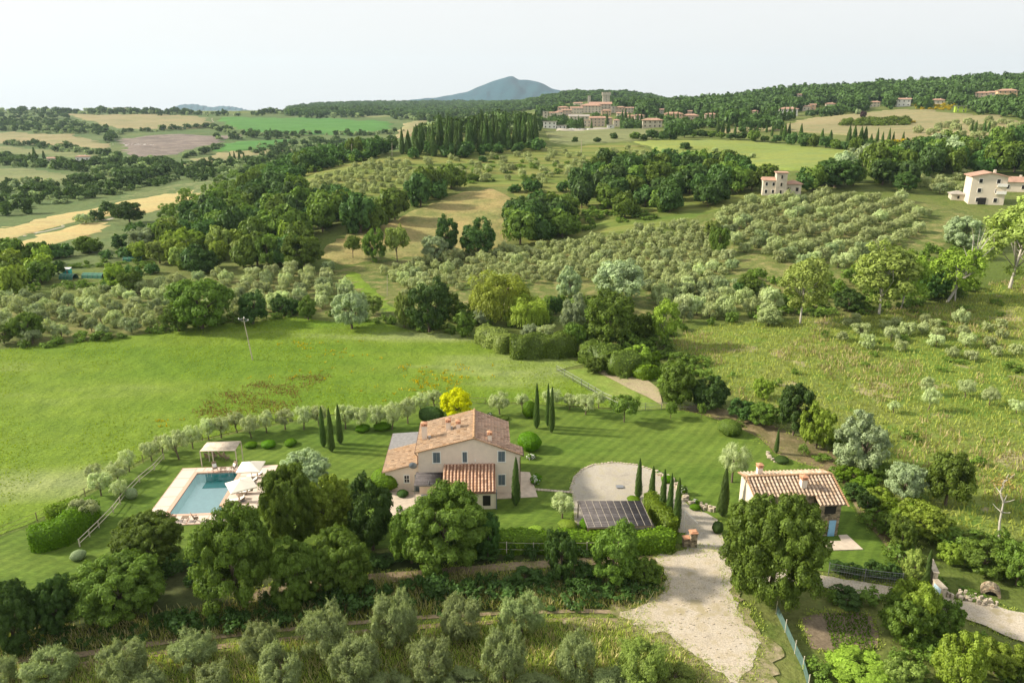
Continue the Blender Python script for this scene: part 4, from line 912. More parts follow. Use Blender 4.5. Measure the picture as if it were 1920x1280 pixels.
def window(parent, x, y, z0, z1, w, d=(0, -1), shut='shutter', wall_t=.0, glass='dark', trim=.11):
    """a window whose outside faces direction d; (x,y) centre on the wall plane"""
    rz = math.atan2(d[0], -d[1]) ; ca, sa = math.cos(rz), math.sin(rz)
    def P(a, b, c): return (x+a*ca-b*sa, y+a*sa+b*ca, c)
    zc, h = (z0+z1)/2, z1-z0; f = MB()
    f.box(P(0, -.02, z1+trim/2), (w+2*trim, .08, trim), rz).box(P(0, -.03, z0-trim/2), (w+2*trim+.06, .12, trim), rz)
    f.box(P(-w/2-trim/2, -.018, zc), (trim, .08, h), rz).box(P(w/2+trim/2, -.018, zc), (trim, .08, h), rz)
    wn = f.build('window', M['trim'], parent)
    if shut:
        s = MB().box(P(-w/4, -.012, zc), (w/2-.02, .05, h-.02), rz).box(P(w/4, -.012, zc), (w/2-.02, .05, h-.02), rz)
        for k in range(8):
            for q in (-1, 1): s.box(P(q*w/4, -.045, z0+(k+.5)*h/8), (w/2-.12, .02, h/24), rz)
        s.build('shutters', M[shut], wn)
    else:
        MB().box(P(0, -.008, zc), (w, .03, h), rz).build('pane', M[glass], wn)
        if w > .5: MB().box(P(0, -.03, zc), (.05, .03, h), rz).box(P(0, -.031, zc), (w, .03, .04), rz).build('glazing_bars', M['trim'], wn)
    return wn
def rel(o, p): return (p[0]-o[0], p[1]-o[1], p[2]-(o[2] if len(o) > 2 else 0))

# ------------------------------------------------------------------ the farmhouse (built in place, gable towards the drone)
HR = math.radians(2.2)
house = empty('farmhouse', (-5, 79.3, 0), HR, 'large pink plastered farmhouse with an old terracotta tile roof and four chimneys', 'farmhouse')
# local frame: x right, y back, front wall at y=0 ; offsets relative to (-5, 79.3)
xl, xr, xrb, xm = -6.25, 6.0, 4.55, .45
def zl(x): return 7.55-(xm-x)*.255
def zr(x): return 7.55-(x-xm)*.40
wb = MB(); T_ = .14
front = [(xl, 0), (xr, 0)]
def wallpoly(pts, y0, y1, m=0):
    n = len(wb.v); k = len(pts)
    wb.v.extend([(p[0], y0, p[1]) for p in pts]+[(p[0], y1, p[1]) for p in pts])
    wb.f.append(tuple(n+i for i in range(k))); wb.m.append(m)
    wb.f.append(tuple(n+k+i for i in reversed(range(k)))); wb.m.append(m)
    for i in range(k): wb.f.append((n+(i+1) % k, n+i, n+k+i, n+k+(i+1) % k)); wb.m.append(m)
wallpoly([(xl, -.3), (xr, -.3), (xr, zr(xr)-T_), (xm, 7.55-T_), (xl, zl(xl)-T_)], 0, 1.9)
wallpoly([(xl+.003, -.3), (xrb, -.3), (xrb, zr(xrb)-T_), (xm, 7.55-T_), (xl+.003, zl(xl)-T_)], 1.9, 8.0)
wb.build('wall', M['plaster'], house)
ov = .28
tiled('roof', (xm, 8.25, 7.6), (xm, -ov, 7.6), (xl-ov, -ov, zl(xl-ov)+.05), (xl-ov, 8.25, zl(xl-ov)+.05), 'tiles', house, .27, .42).name = 'roof'
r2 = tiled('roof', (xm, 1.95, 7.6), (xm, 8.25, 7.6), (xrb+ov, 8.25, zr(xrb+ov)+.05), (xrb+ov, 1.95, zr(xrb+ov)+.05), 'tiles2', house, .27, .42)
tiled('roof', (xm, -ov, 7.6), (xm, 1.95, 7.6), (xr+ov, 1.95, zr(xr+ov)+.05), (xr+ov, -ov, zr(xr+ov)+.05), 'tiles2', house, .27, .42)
rd_ = MB()
for i in range(20): rd_.tube([(xm, -ov+i*.43, 7.68), (xm, -ov+i*.43+.45, 7.66)], [.15, .12], 8)
rd_.build('ridge_tiles', plain('lichen_ridge', (.46,.30,.17), .9, .3, 3), house)
vt = MB()
for i in range(int((xm-xl)/.27)+1):
    x = xm-.1-i*.27; vt.box((x, -ov-.02, zl(x)+.06), (.22, .12, .09))
for i in range(int((xr+ov-xm)/.27)):
    x = xm+.15+i*.27; vt.box((x, -ov-.02, zr(x)+.06), (.22, .12, .09))
vt.build('verge_tiles', plain('lichen_verge', (.44,.27,.15), .9, .3, 3), house)
def chimney(x, y, z0, z1, w, parent, capmat='brick'):
    c = MB().box((x, y, (z0-.4+z1-.5)/2), (w, w, z1-.5-z0+.4)).build('chimney', M['plaster'], parent)
    k = MB()
    for a in (-1, 1):
        for b_ in (-1, 1): k.box((x+a*w*.38, y+b_*w*.38, z1-.37), (w*.2, w*.2, .28))
    k.box((x, y, z1-.47), (w*1.25, w*1.25, .07)).box((x, y, z1-.2), (w*1.3, w*1.3, .06))
    k.quad([(x-w*.65, y-w*.65, z1-.17), (x+w*.65, y-w*.65, z1-.17), (x, y, z1)]).quad([(x+w*.65, y-w*.65, z1-.17), (x+w*.65, y+w*.65, z1-.17), (x, y, z1)])
    k.quad([(x+w*.65, y+w*.65, z1-.17), (x-w*.65, y+w*.65, z1-.17), (x, y, z1)]).quad([(x-w*.65, y+w*.65, z1-.17), (x-w*.65, y-w*.65, z1-.17), (x, y, z1)])
    k.build('chimney_cap', M[capmat], c)
chimney(-6.0+.35, 3.1, 5.9, 8.35, .62, house); chimney(-2.75, 4.1, 6.8, 8.35, .55, house); chimney(-1.5, 3.8, 7.1, 8.25, .50, house); chimney(2.35, .75, 6.8, 8.1, .50, house)
MB().box((-5.0, 2.6, 6.35), (.3, .3, .5)).build('flue_pipe', M['metal'], house); MB().box((-2.3, 3.6, 7.1), (.22, .22, .6)).build('flue_pipe', M['metal'], house)
for (a, b, z0, z1) in [(-9.46,-8.62,4.33,5.68),(-5.93,-5.40,4.33,5.68),(-1.66,-.84,4.33,5.68),(-1.66,-.84,1.16,2.56)]:
    window(house, (a+b)/2+5, -.002, z0, z1, b-a)
MB().box((0.6, -.04, 4.55), (.16, .1, .26)).build('outdoor_lamp', M['trim'], house)
MB().tube([(xr+.33, -.25, 5.18), (xr+.33, -.1, 5.1), (xr-.02, -.09, 4.85), (xr-.02, -.09, .1)], .05, 6).build('downpipe', M['copper'], house)
MB().tube([(xr+.38, -.3, 5.15), (xr+.38, 1.9, 5.15)], .07, 6).build('gutter', M['copper'], house)
MB().tube([(xl-.33, 8.2, 5.75), (xl-.33, -.3, 5.75)], .07, 6).tube([(xl-.33, -.1, 5.7), (xl-.06, -.06, 5.3), (xl-.06, -.06, 4.1)], .05, 6).build('gutter', M['copper'], house)
# porch
pw = MB(); pw.box((0.1, -1.9, 1.0), (5.8, 3.55, 2.6)); pw.build('porch_wall', M['plaster'], house)
tiled('porch_roof', (-3.2, -.02, 4.1), (2.95, -.02, 4.1), (2.95, -4.0, 2.5), (-3.2, -4.0, 2.5), 'tilesporch', house, .40, .45)
MB().box((3.06, -3.4, 1.1), (.08, .9, 2.2)).build('door', M['shutter'], house)
MB().tube([(-3.2, -4.1, 2.38), (2.98, -4.1, 2.38)], .07, 6).build('gutter', M['copper'], house)
MB().box((1.9, -3.705, 1.2), (.9, .06, 1.3)).build('door', M['dark'], house)
# left annex
aw = MB(); n0 = [(-10.4, -.3), (xl-.003, -.3), (xl-.003, 3.75), (-10.4, 2.68)]
wb = aw; wallpoly(n0, .9, 6.6); aw.build('annex_wall', M['plaster'], house)
aw = MB(); aw.box((-8.45, 9.2, 1.15), (4.0, 5.1, 2.9)); aw.build('annex_wall', M['plaster'], house)
tiled('annex_roof', (xl-.02, 6.7, 3.92), (xl-.02, .7, 3.92), (-10.7, .7, 2.78), (-10.7, 6.7, 2.78), 'tiles', house, .27, .42)
MB().slab([(-10.75, 6.75, 2.7), (-6.3, 6.75, 2.95), (-6.3, 12, 2.95), (-10.75, 12, 2.7)], .12).build('slate_roof', M['slate'], house)
MB().tube([(-10.78, .7, 2.68), (-10.78, 12, 2.6)], .06, 6).build('gutter', M['copper'], house)
window(house, -7.82, .898, 1.28, 2.22, .55, shut=None)
MB().box((-6.55, .86, 1.15), (.55, .07, 2.3)).build('door', M['shutter'], house)
dish = MB(); rr = 10
for i in range(rr):
    for k in range(16):
        a0, a1 = 2*math.pi*k/16, 2*math.pi*(k+1)/16; r0_, r1_ = .5*i/rr, .5*(i+1)/rr
        P = lambda r, a: (-6.95+r*math.cos(a), .35+.9*r*r-(r*math.sin(a))*.25, 3.7+r*math.sin(a))
        if i == 0: dish.quad([P(0, 0), P(r1_, a0), P(r1_, a1)])
        else: dish.quad([P(r0_, a0), P(r1_, a0), P(r1_, a1), P(r0_, a1)])
dish.tube([(-6.95, .35, 3.25), (-6.95, -.1, 3.5)], .02, 5).tube([(-6.95, .5, 3.6), (-6.75, .9, 3.4), (-6.75, .95, 2.6)], .035, 6)
dish.build('satellite_dish', plain('dish_grey', (.17,.20,.23), .5, .1), house)
# pergola of reed mats beside the porch
perg = empty('pergola', (-9.9, 77.9, 0), HR, 'small pergola with dark reed matting against the farmhouse wall beside the porch', 'pergola')
def reed(name, pts, mat, parent, nstr=60, th=.03):
    A, B, C, D = [Vector(p) for p in pts]; V, Q, R = [], [], []; rg = random.Random(4)
    for i in range(nstr):
        u0, u1 = i/nstr, (i+1)/nstr
        k = len(V); z = Vector((0, 0, rg.uniform(0, th)))
        V += [tuple(A.lerp(D, u0)+z), tuple(B.lerp(C, u0)+z), tuple(B.lerp(C, u1)+z), tuple(A.lerp(D, u1)+z)]; Q.append((k, k+1, k+2, k+3)); R.append(rg.random())
        V += [(p[0], p[1], p[2]-th*2) for p in V[k:k+4]]; Q += [(k+7, k+6, k+5, k+4), (k+4, k+5, k+1, k), (k+6, k+7, k+3, k+2), (k+5, k+6, k+2, k+1), (k+7, k+4, k, k+3)]; R += [.4]*5
    return link(name, npmesh(name, np.array(V), np.array(Q), mat, np.array(R)), parent)
def reedmat(name, c):
    m, t, b = newmat(name, .9, .1); at = N(t, 'ShaderNodeAttribute', attribute_name='rnd'); v = coords(t)
    cc = mix(t, 1.0, c, ramp(t, at.outputs['Fac'], [(0, (.7,.7,.7)), (1, (1.3,1.3,1.3))]), 'MULTIPLY'); f = noise(t, 1.6, 6, .75, v)
    cc = mix(t, 1.0, cc, ramp(t, f, [(.3, (.7,.66,.62)), (.7, (1.35,1.3,1.25))]), 'MULTIPLY'); t.links.new(cc, b.inputs['Base Color']); return m
M['reed'] = reedmat('weathered_reed', (.105,.10,.105)); M['reedpale'] = reedmat('pale_reed', (.58,.52,.43))
reed('canopy', [(-1.6, 1.35, 3.05), (1.6, 1.35, 3.05), (1.7, -1.2, 2.6), (-1.7, -1.2, 2.6)], M['reed'], perg, 30)
for x, y in ((-1.62, -1.05), (1.55, -1.05)): MB().box((x, y, 1.27), (.08, .08, 2.54)).build('post', M['metal'], perg)
MB().box((0, -1.1, 2.5), (3.3, .08, .1)).box((0, 1.3, 2.93), (3.3, .06, .08)).box((0, .1, 2.72), (.06, 2.4, .08)).build('beam', M['metal'], perg)
tb = empty('garden_table', (-10.1, 77.5, 0), HR, 'small dark table in the shade under the pergola', 'table')
MB().box((0, 0, .73), (1.6, .8, .05)).build('tabletop', M['metal'], tb)
for x in (-.7, .7):
    for y in (-.32, .32): MB().box((x, y, .35), (.06, .06, .7)).build('leg', M['metal'], tb)
MB().box((-9.2, 79.2, 1.05), (1.9, .06, 2.1), HR).build('glass_door', M['dark'])
bpy.data.objects['glass_door'].parent = house; bpy.data.objects['glass_door'].matrix_parent_inverse = (Matrix.Translation((-5, 79.3, 0)) @ Matrix.Rotation(HR, 4, 'Z')).inverted()
# paving round the house
pv_ = MB(); pv_.slab([(1.0, 78.2, .16), (3.1, 78.4, .16), (2.3, 84.6, .16), (.1, 85, .16)], .3).slab([(-2.1, 77.9, .158), (.998, 78.2, .158), (.99, 79.4, .158), (-2.1, 79.3, .158)], .3)
o = pv_.build('stone_path', M['stonepave']); o['kind'] = 'structure'; o['label'] = 'stone paving along the right side of the farmhouse'
pv_ = MB(); pv_.slab([(-16.0, 73.5, .15), (-8.3, 73.5, .15), (-8.2, 79.2, .15), (-15.2, 80.1, .15)], .3)
o = pv_.build('terrace_paving', M['stonepave']); o['kind'] = 'structure'; o['label'] = 'paved terrace in front of the pergola'
sl = MB(); rg = random.Random(2)
a, b = G(998, 918), G(1072, 924)
for i in range(13):
    p = a.lerp(b, i/12); k = [(p.x+.28*math.cos(t)*rg.uniform(.8, 1.2), p.y+.22*math.sin(t)*rg.uniform(.8, 1.2)) for t in np.linspace(0, 5.5, 7)]; sl.prism(k, .05, .17)
o = sl.build('stepping_stones', M['stonepave']); tag(o, 'row of pale stepping stones from the rose bush to the gravel court', 'stepping stones')

# ------------------------------------------------------------------ the stone cottage
CR = math.radians(4.0)
cot = empty('stone_cottage', (26.6, 70.6, 0), CR, 'rubble stone cottage with a pale striped tile roof behind the huge oak', 'cottage')
zr_, ze, zb = 5.75, 4.72, 5.25                      # ridge, front eave of the long side, rear eave
def zf(y): return zr_-(2.35-y)*.40
wb = MB(); 
def ywall(pts, x0, x1):
    n = len(wb.v); k = len(pts)
    wb.v.extend([(x0, p[0], p[1]) for p in pts]+[(x1, p[0], p[1]) for p in pts])
    wb.f.append(tuple(n+i for i in reversed(range(k)))); wb.m.append(0); wb.f.append(tuple(n+k+i for i in range(k))); wb.m.append(0)
    for i in range(k): wb.f.append((n+i, n+(i+1) % k, n+k+(i+1) % k, n+k+i)); wb.m.append(0)
ywall([(0, -.3), (4.5, -.3), (4.5, zr_-2.15*.30-.12), (2.35, zr_-.12), (0, zf(0)-.12)], .05, 6.6)
ywall([(-1.15, -.3), (4.5, -.3), (4.5, zr_-2.15*.30-.12), (2.35, zr_-.12), (-1.15, zf(-1.15)-.12)], 6.75, 9.1)
wb.build('wall', M['stone'], cot)
MB().box((.02, 2.25, 2.3), (.1, 4.3, 4.9)).build('sunlit_gable', M['plaster_sunlit'], cot)  # pale facing: sunlight on the left gable put into its colour
tiled('roof', (-.3, 2.35, zr_), (9.45, 2.35, zr_), (9.45, -.35, zf(-.35)), (-.3, -.35, zf(-.35)), 'tilesstone', cot, .42, .5)
tiled('roof', (6.45, -.352, zf(-.352)), (9.45, -.352, zf(-.352)), (9.45, -1.6, zf(-1.6)), (6.45, -1.6, zf(-1.6)), 'tilesstone', cot, .42, .5)
tiled('roof', (9.45, 2.36, zr_), (-.3, 2.36, zr_), (-.3, 4.8, zr_-2.45*.30), (9.45, 4.8, zr_-2.45*.30), 'tilesstone', cot, .42, .5)
k = MB()
for i in range(22): k.tube([(-.3+i*.44, 2.35, zr_+.1), (.16+i*.44, 2.35, zr_+.08)], [.15, .12], 8)
k.build('ridge_tiles', bpy.data.materials['lichen_ridge'], cot)
for x in (-.36, 9.5):
    k = MB()
    for i in range(12 if x < 0 else 18): y = 2.2-i*.235; k.box((x, y, zf(y)+.07), (.16, .24, .09))
    for i in range(11): y = 2.5+i*.2; k.box((x, y, zr_-(y-2.35)*.3+.07), (.16, .21, .09))
    k.build('verge_tiles', bpy.data.materials['lichen_verge'], cot)
chimney(1.55, 3.4, 5.0, 6.9, .55, cot); chimney(5.55, .9, 4.9, 6.6, .62, cot)
# outside stair, loggia opening, blue door
k = MB()
for i in range(8): k.box((6.4-.28*i, -.75, (2.2-.27*i)/2), (.275, 1.1, 2.2-.27*i))
k.build('outside_stair', M['stone'], cot)
MB().box((7.9, -1.14, 3.35), (1.25, .12, .95)).box((6.66, -.6, 3.3), (.15, .6, 1.6)).build('loggia_opening', M['dark'], cot)
MB().box((8.35, -1.17, 1.05), (.75, .1, 2.0)).build('door', M['bluedoor'], cot)
MB().box((8.35, -1.16, 2.13), (1.0, .08, .14)).build('door_lintel', M['wood'], cot)
o = MB().slab([(33.8, 67.2, .16), (37.4, 67.4, .16), (36.9, 70.2, .16), (35.9, 70.1, .16), (35.8, 69.0, .16), (33.6, 68.9, .16)], .3).build('cottage_terrace', M['stonepave']); o['kind'] = 'structure'; o['label'] = 'small paved terrace in front of the blue cottage door'

# ------------------------------------------------------------------ pool
M['deck'] = plain('pool_deck', (.62,.52,.44), .85, .06, 1.2)
M['pooltile'] = plain('pool_tiles', (.80,.96,.94), .5, .06, 2)
M['poolshade'] = plain('shade_toned_pool_tiles', (.03,.34,.33), .5, .1, 2)  # dark teal: shade over the pool steps put into the tile colour
pool = empty('swimming_pool', (PO[0], PO[1], 0), PR, 'rectangular turquoise swimming pool with a terracotta coping and pale deck', 'swimming pool')
pw_, pl_ = 5.25, 10.1; Wd, Ld = 2.6, 2.6
dk = MB()
x0, x1, y0, y1 = -2.3, pw_+4.6, -2.3, pl_+1.5; zt = .16
strips = [(x0, y0, -.4, y1), (-.4, y0, pw_+.4, -.4), (-.4, pl_+.4, pw_+.4, y1), (pw_+.4, 1.6, x1, y1), (pw_+1.9, y0, x1, 1.6), (pw_+.4, y0, pw_+1.9, -.4)]
for a, b, c, d in strips: dk.box(((a+c)/2, (b+d)/2, zt-.2), (c-a, d-b, .4))
dk.build('pool_deck', M['deck'], pool)
bk = MB()
def line(a, b, c, d, w=.1): bk.box(((a+c)/2, (b+d)/2, zt+.004), (abs(c-a)+w, abs(d-b)+w, .012))
for y in np.arange(y0+1.9, y1, 2.3): line(x0, y, -.45, y); 
for y in np.arange(y0+1.9+2.3, y1, 2.3): line(pw_+.45, y, x1, y)
for x in (x0, -.2): line(x+.05 if x < -1 else x-0.25, y0, x+.05 if x < -1 else x-0.25, y1, .06)
for x in np.arange(.6, pw_, 2.1): line(x, y0, x, -.45); line(x, pl_+.45, x, y1)
line(x0, y0+.05, x1, y0+.05, .08); line(x0, y1-.05, x1, y1-.05, .08)
bk.build('brick_lines', M['coping'], pool)
cp = MB(); c_ = .4
for a, b, c, d in [(-c_, -c_, 0, pl_+c_), (0, pl_, pw_+c_, pl_+c_), (pw_, 1.6, pw_+c_, pl_), (0, -c_, pw_+1.5+c_, 0), (pw_+1.5, 0, pw_+1.5+c_, 1.6+0), (pw_+c_, 1.2, pw_+1.5, 1.6)]:
    cp.box(((a+c)/2, (b+d)/2, zt-.1+.012), (c-a, d-b, .22))
cp.build('coping', M['coping'], pool)
sh = MB()
sh.box((pw_/2+.75, pl_/2, -1.25), (pw_+2, pl_+.6, .1))
for a, b, c, d in [(-.1, 0, 0, pl_), (pw_, 1.6, pw_+.1, pl_), (0, -.1, pw_+1.6, 0), (pw_+1.5, 0, pw_+1.6, 1.6), (0, pl_, pw_, pl_+.1), (pw_, 1.6, pw_+1.6, 1.7)]:
    sh.box(((a+c)/2, (b+d)/2, -.6), (c-a, d-b, 1.3))
sh.build('basin', M['pooltile'], pool)
MB().box((3.1, pl_-.85, -1.15), (4.2, 1.65, .08)).box((3.1, pl_-.02, -.6), (4.2, .05, 1.1)).box((pw_-.02, pl_-.85, -.6), (.05, 1.6, 1.1)).build('basin_shade', M['poolshade'], pool)
wm = bpy.data.materials.new('water'); wm.use_nodes = True; t = wm.node_tree; t.nodes.clear()
gl = N(t, 'ShaderNodeBsdfGlossy'); gl.inputs['Roughness'].default_value = .03; tp = N(t, 'ShaderNodeBsdfTransparent'); tp.inputs[0].default_value = (.90,.985,.985,1)
fr = N(t, 'ShaderNodeFresnel'); fr.inputs[0].default_value = 1.33; mx = N(t, 'ShaderNodeMixShader'); oo = N(t, 'ShaderNodeOutputMaterial')
bm_ = N(t, 'ShaderNodeBump'); bm_.inputs['Strength'].default_value = .15; bm_.inputs['Distance'].default_value = .05
t.links.new(noise(t, 2.5, 3, .5, coords(t)), bm_.inputs['Height']); t.links.new(bm_.outputs[0], gl.inputs['Normal']); t.links.new(bm_.outputs[0], fr.inputs['Normal'])
t.links.new(fr.outputs[0], mx.inputs[0]); t.links.new(tp.outputs[0], mx.inputs[1]); t.links.new(gl.outputs[0], mx.inputs[2]); t.links.new(mx.outputs[0], oo.inputs[0])
wq = MB(); wq.quad([(0, 0, .05), (pw_, 0, .05), (pw_, pl_, .05), (0, pl_, .05)]).quad([(pw_, 0, .05), (pw_+1.5, 0, .05), (pw_+1.5, 1.6, .05), (pw_, 1.6, .05)]); wq.build('water', wm, pool)
k = MB()
for x in (1.6, 4.3): k.tube([(x-.25, pl_+.1, zt), (x-.25, pl_+.1, .75), (x-.25, pl_-.25, .65), (x-.25, pl_-.3, -.3)], .025, 5).tube([(x+.25, pl_+.1, zt), (x+.25, pl_+.1, .75), (x+.25, pl_-.25, .65), (x+.25, pl_-.3, -.3)], .025, 5)
k.build('pool_ladder', M['trim'], pool)
def PW(x, y, z=.17): a = PL(x, y); return (a[0], a[1], z)
def umbrella(loc, rz, s, label, tilt=0):
    u = empty('sun_umbrella', loc, rz, label, 'sun umbrella', 'cream sun umbrellas by the pool')
    k = MB(); h0, h1 = 2.15, 2.85
    for i in range(4):
        a0, a1 = math.pi/4+i*math.pi/2, math.pi/4+(i+1)*math.pi/2; R_ = s*.7071
        c0 = (R_*math.cos(a0), R_*math.sin(a0), h0); c1 = (R_*math.cos(a1), R_*math.sin(a1), h0); mid = ((c0[0]+c1[0])/2, (c0[1]+c1[1])/2, h0+.05)
        ap = (0, 0, h1); q0 = tuple(c0[j]*.5 for j in (0, 1))+(h0+.42,); 
        k.quad([ap, c0, mid]).quad([ap, mid, c1])
        for p_, q_ in ((c0, mid), (mid, c1)): k.quad([p_, q_, (q_[0]*.99, q_[1]*.99, q_[2]-.14), (p_[0]*.99, p_[1]*.99, p_[2]-.14)])
    k.build('canopy', M['canvas'], u)
    kk = MB()
    for i in range(4): a0 = math.pi/4+i*math.pi/2; kk.tube([(0, 0, h1-.05), (s*.69*math.cos(a0), s*.69*math.sin(a0), h0-.02)], .018, 5)
    kk.build('ribs', M['wood'], u)
    MB().tube([(0, 0, 0), (0, 0, h1+.08)], .035, 8).build('pole', M['wood'], u); MB().prism([(.3*math.cos(a), .3*math.sin(a)) for a in np.linspace(0, 5.6, 10)], 0, .12).build('base', M['metal'], u)
def WP(px, py, z):                                   # world point of a pixel at a given height
    d = ray(px, py); t = (z-CAMH)/d[2]; return (float(d[0]*t), float(d[1]*t), z)
a = WP(469, 865.5, 3.0); umbrella((a[0], a[1], .17), PR, 2.9, 'rear cream square umbrella over the far pool loungers')
a = WP(450.5, 899, 3.0); umbrella((a[0], a[1], .17), PR+.5, 3.0, 'front cream square umbrella at the pool edge')
def lounger(loc, rz, label):
    r = empty('sun_lounger', loc, rz, label, 'sun lounger', 'white cushioned loungers by the pool')
    f = MB().box((-.3, 0, .28), (1.3, .62, .06)).box((.62, 0, .42), (.75, .62, .05), 0); f.build('frame', M['wood'], r)
    for x in (-.85, .25):
        for y in (-.27, .27): MB().box((x, y, .13), (.06, .06, .26)).build('leg', M['wood'], r)
    k = MB().box((-.3, 0, .35), (1.32, .58, .07))
    k.quad([(.36, -.29, .38), (.95, -.29, .78), (.95, .29, .78), (.36, .29, .38)]).quad([(.36, .29, .31), (.98, .29, .71), (.98, -.29, .71), (.36, -.29, .31)])
    k.quad([(.36, -.29, .31), (.98, -.29, .71), (.95, -.29, .78), (.36, -.29, .38)]).quad([(.36, .29, .38), (.95, .29, .78), (.98, .29, .71), (.36, .29, .31)]).quad([(.95, -.29, .78), (.98, -.29, .71), (.98, .29, .71), (.95, .29, .78)])
    k.build('cushion', M['cushion'], r)
for (px, py, lb) in [(478, 895, 'lounger under the rear umbrella, farthest along the pool'), (468, 906, 'second lounger, between the two umbrellas'), (459, 925, 'third lounger just below the front umbrella'), (444, 941, 'nearest lounger, half hidden by the oak')]:
    a = WP(px, py, .17); lounger(a, PR+.15, lb)
def chair(loc, rz, label, cush=True, grp='folding chairs by the pool'):
    r = empty('garden_chair', loc, rz, label, 'garden chair', grp)
    MB().box((0, 0, .44), (.55, .5, .05)).build('seat', M['wood'], r)
    MB().box((0, .33, .82), (.55, .06, .8), 0, tilt=-.28).build('backrest', M['wood'], r)
    for x in (-.27, .27):
        MB().box((x, .02, .66), (.06, .55, .05)).build('armrest', M['wood'], r)
        MB().tube([(x, -.28, 0), (x, .2, .62)], .025, 5).tube([(x, .3, 0), (x, -.2, .64)], .025, 5).build('leg', M['wood'], r)
    if cush: MB().box((0, .2, .72), (.48, .1, .45), 0, tilt=-.28).build('cushion', M['cushion'], r)
def table(loc, rz, label, w=.7, h=.5, grp=None, mat='wood'):
    r = empty('side_table', loc, rz, label, 'table', grp); MB().box((0, 0, h), (w, w*.8, .05)).build('tabletop', M[mat], r)
    for x in (-w*.4, w*.4):
        for y in (-w*.3, w*.3): MB().box((x, y, h/2), (.05, .05, h)).build('leg', M[mat], r)
g = .17
chair(WP(404, 883, g), PR+.5, 'chair with a white cushion at the far left end of the pool'); chair(WP(438, 882, g), PR-.7, 'chair with a white cushion beside the rear umbrella')
table(WP(419, 883, g), PR, 'low table between the two cushioned chairs at the far end of the pool')
chair(WP(326, 975, g), PR+2.6, 'dark chair at the near left corner of the pool, beside the oak leaves', False); chair(WP(368, 977, g), PR+2.2, 'dark folding chair at the near end of the pool', False)
table(WP(348, 976, g), PR, 'small table between the two dark chairs at the near end of the pool'); table(WP(453, 934, g), PR, 'small table below the front umbrella')
# canopy by the pool
a = [WP(374.5, 845.5, 2.35), WP(441, 844, 2.35), WP(451, 827, 2.9), WP(388, 829, 2.9)]
gz = empty('gazebo', (a[0][0], a[0][1], 0), 0, 'garden gazebo with a pale reed roof behind the swimming pool', 'gazebo')
b = [rel((a[0][0], a[0][1], 0), p) for p in a]; reed('canopy', [b[3], b[2], b[1], b[0]], M['reedpale'], gz, 40)
for q, zz in ((b[0], 2.33), (b[1], 2.33), (b[2], 2.85), (b[3], 2.85), (tuple((b[0][i]*.66+b[1][i]*.34) for i in range(3)), 2.33)): MB().box((q[0], q[1]+.05, zz/2-.1), (.1, .1, zz+.1)).build('post', M['palewood'], gz)
MB().tube([b[0], b[1]], .05, 5).tube([b[3], b[2]], .05, 5).build('beam', M['palewood'], gz)
for px, py, lb in [(391, 862, 'leftmost blue grey chair under the gazebo'), (404, 860, 'second blue grey chair under the gazebo'), (417, 860, 'third blue grey chair under the gazebo'), (427, 863, 'rightmost blue grey chair under the gazebo')]:
    chair(WP(px, py, .05), rnd.uniform(0, 6), lb, False, 'chairs under the gazebo')

# ------------------------------------------------------------------ carport, wall, gate, borders
cc = [WP(1082, 938.5, 2.3), WP(1203, 938.5, 2.3), WP(1224, 984.5, 2.3), WP(1101, 989, 2.3)]
cpt = empty('carport', (cc[0][0], cc[0][1], 0), 0, 'carport with a dark reed mat roof and nine pale battens beside the gravel court', 'carport')
b = [rel((cc[0][0], cc[0][1], 0), p) for p in cc]
reed('roof', [b[0], b[1], b[2], b[3]], M['reed'], cpt, 70)
for i in range(10):
    u = i/9*.98+.01; p = Vector(b[0]).lerp(Vector(b[1]), u); q = Vector(b[3]).lerp(Vector(b[2]), u); p.z += .05; q.z += .05
    MB().tube([p, p.lerp(q, .5)+Vector((0, 0, -.015)), q], .014, 5).build('batten', M['palewood'], cpt)
for u in (.02, .5, .98):
    for A_, B_ in ((b[0], b[1]), (b[3], b[2])):
        p = Vector(A_).lerp(Vector(B_), u); MB().box((p.x, p.y, 1.05), (.12, .12, 2.4)).build('post', M['wood'], cpt)
MB().tube([b[0][:2]+(2.2,), b[1][:2]+(2.2,)], .06, 5).tube([b[3][:2]+(2.2,), b[2][:2]+(2.2,)], .06, 5).build('beam', M['wood'], cpt)
def stones(name, px, size, label, cat='stone border', hgt=.25, wid=.0, dens=1.0, mat='stone'):
    P = [G(*p) for p in px]; k = MB(); rg = random.Random(len(px))
    for a, b in zip(P[:-1], P[1:]):
        n = max(1, int((b-a).length/(size*.95)*dens))
        for i in range(n):
            p = a.lerp(b, (i+.5)/n); s = size*rg.uniform(.6, 1.1); ang = rg.uniform(0, 3)
            for q in range(1 if wid == 0 else 3):
                ox, oy = (0, 0) if wid == 0 else (rg.uniform(-wid, wid), rg.uniform(-wid, wid)); z0 = 0 if wid == 0 else rg.uniform(0, hgt*.8); kk = 6
                k.prism([(p.x+ox+s*.5*math.cos(ang+j*6.283/kk)*rg.uniform(.75, 1.1), p.y+oy+s*.38*math.sin(ang+j*6.283/kk)*rg.uniform(.75, 1.1)) for j in range(kk)], p.z-.05, p.z+max(.1, z0)+hgt*rg.uniform(.5, 1.0)*.6)
    o = k.build(name, M[mat]); return tag(o, label, cat)
M['palestone'] = plain('pale_stone', (.44,.38,.29), .9, .4, 2.5)
stones('stone_border', [(1068,925),(1071,912),(1080,893),(1092,881),(1113,872),(1150,868),(1190,872),(1215,879),(1225,884)], .42, 'pale stone border curving round the back of the gravel court', mat='palestone')
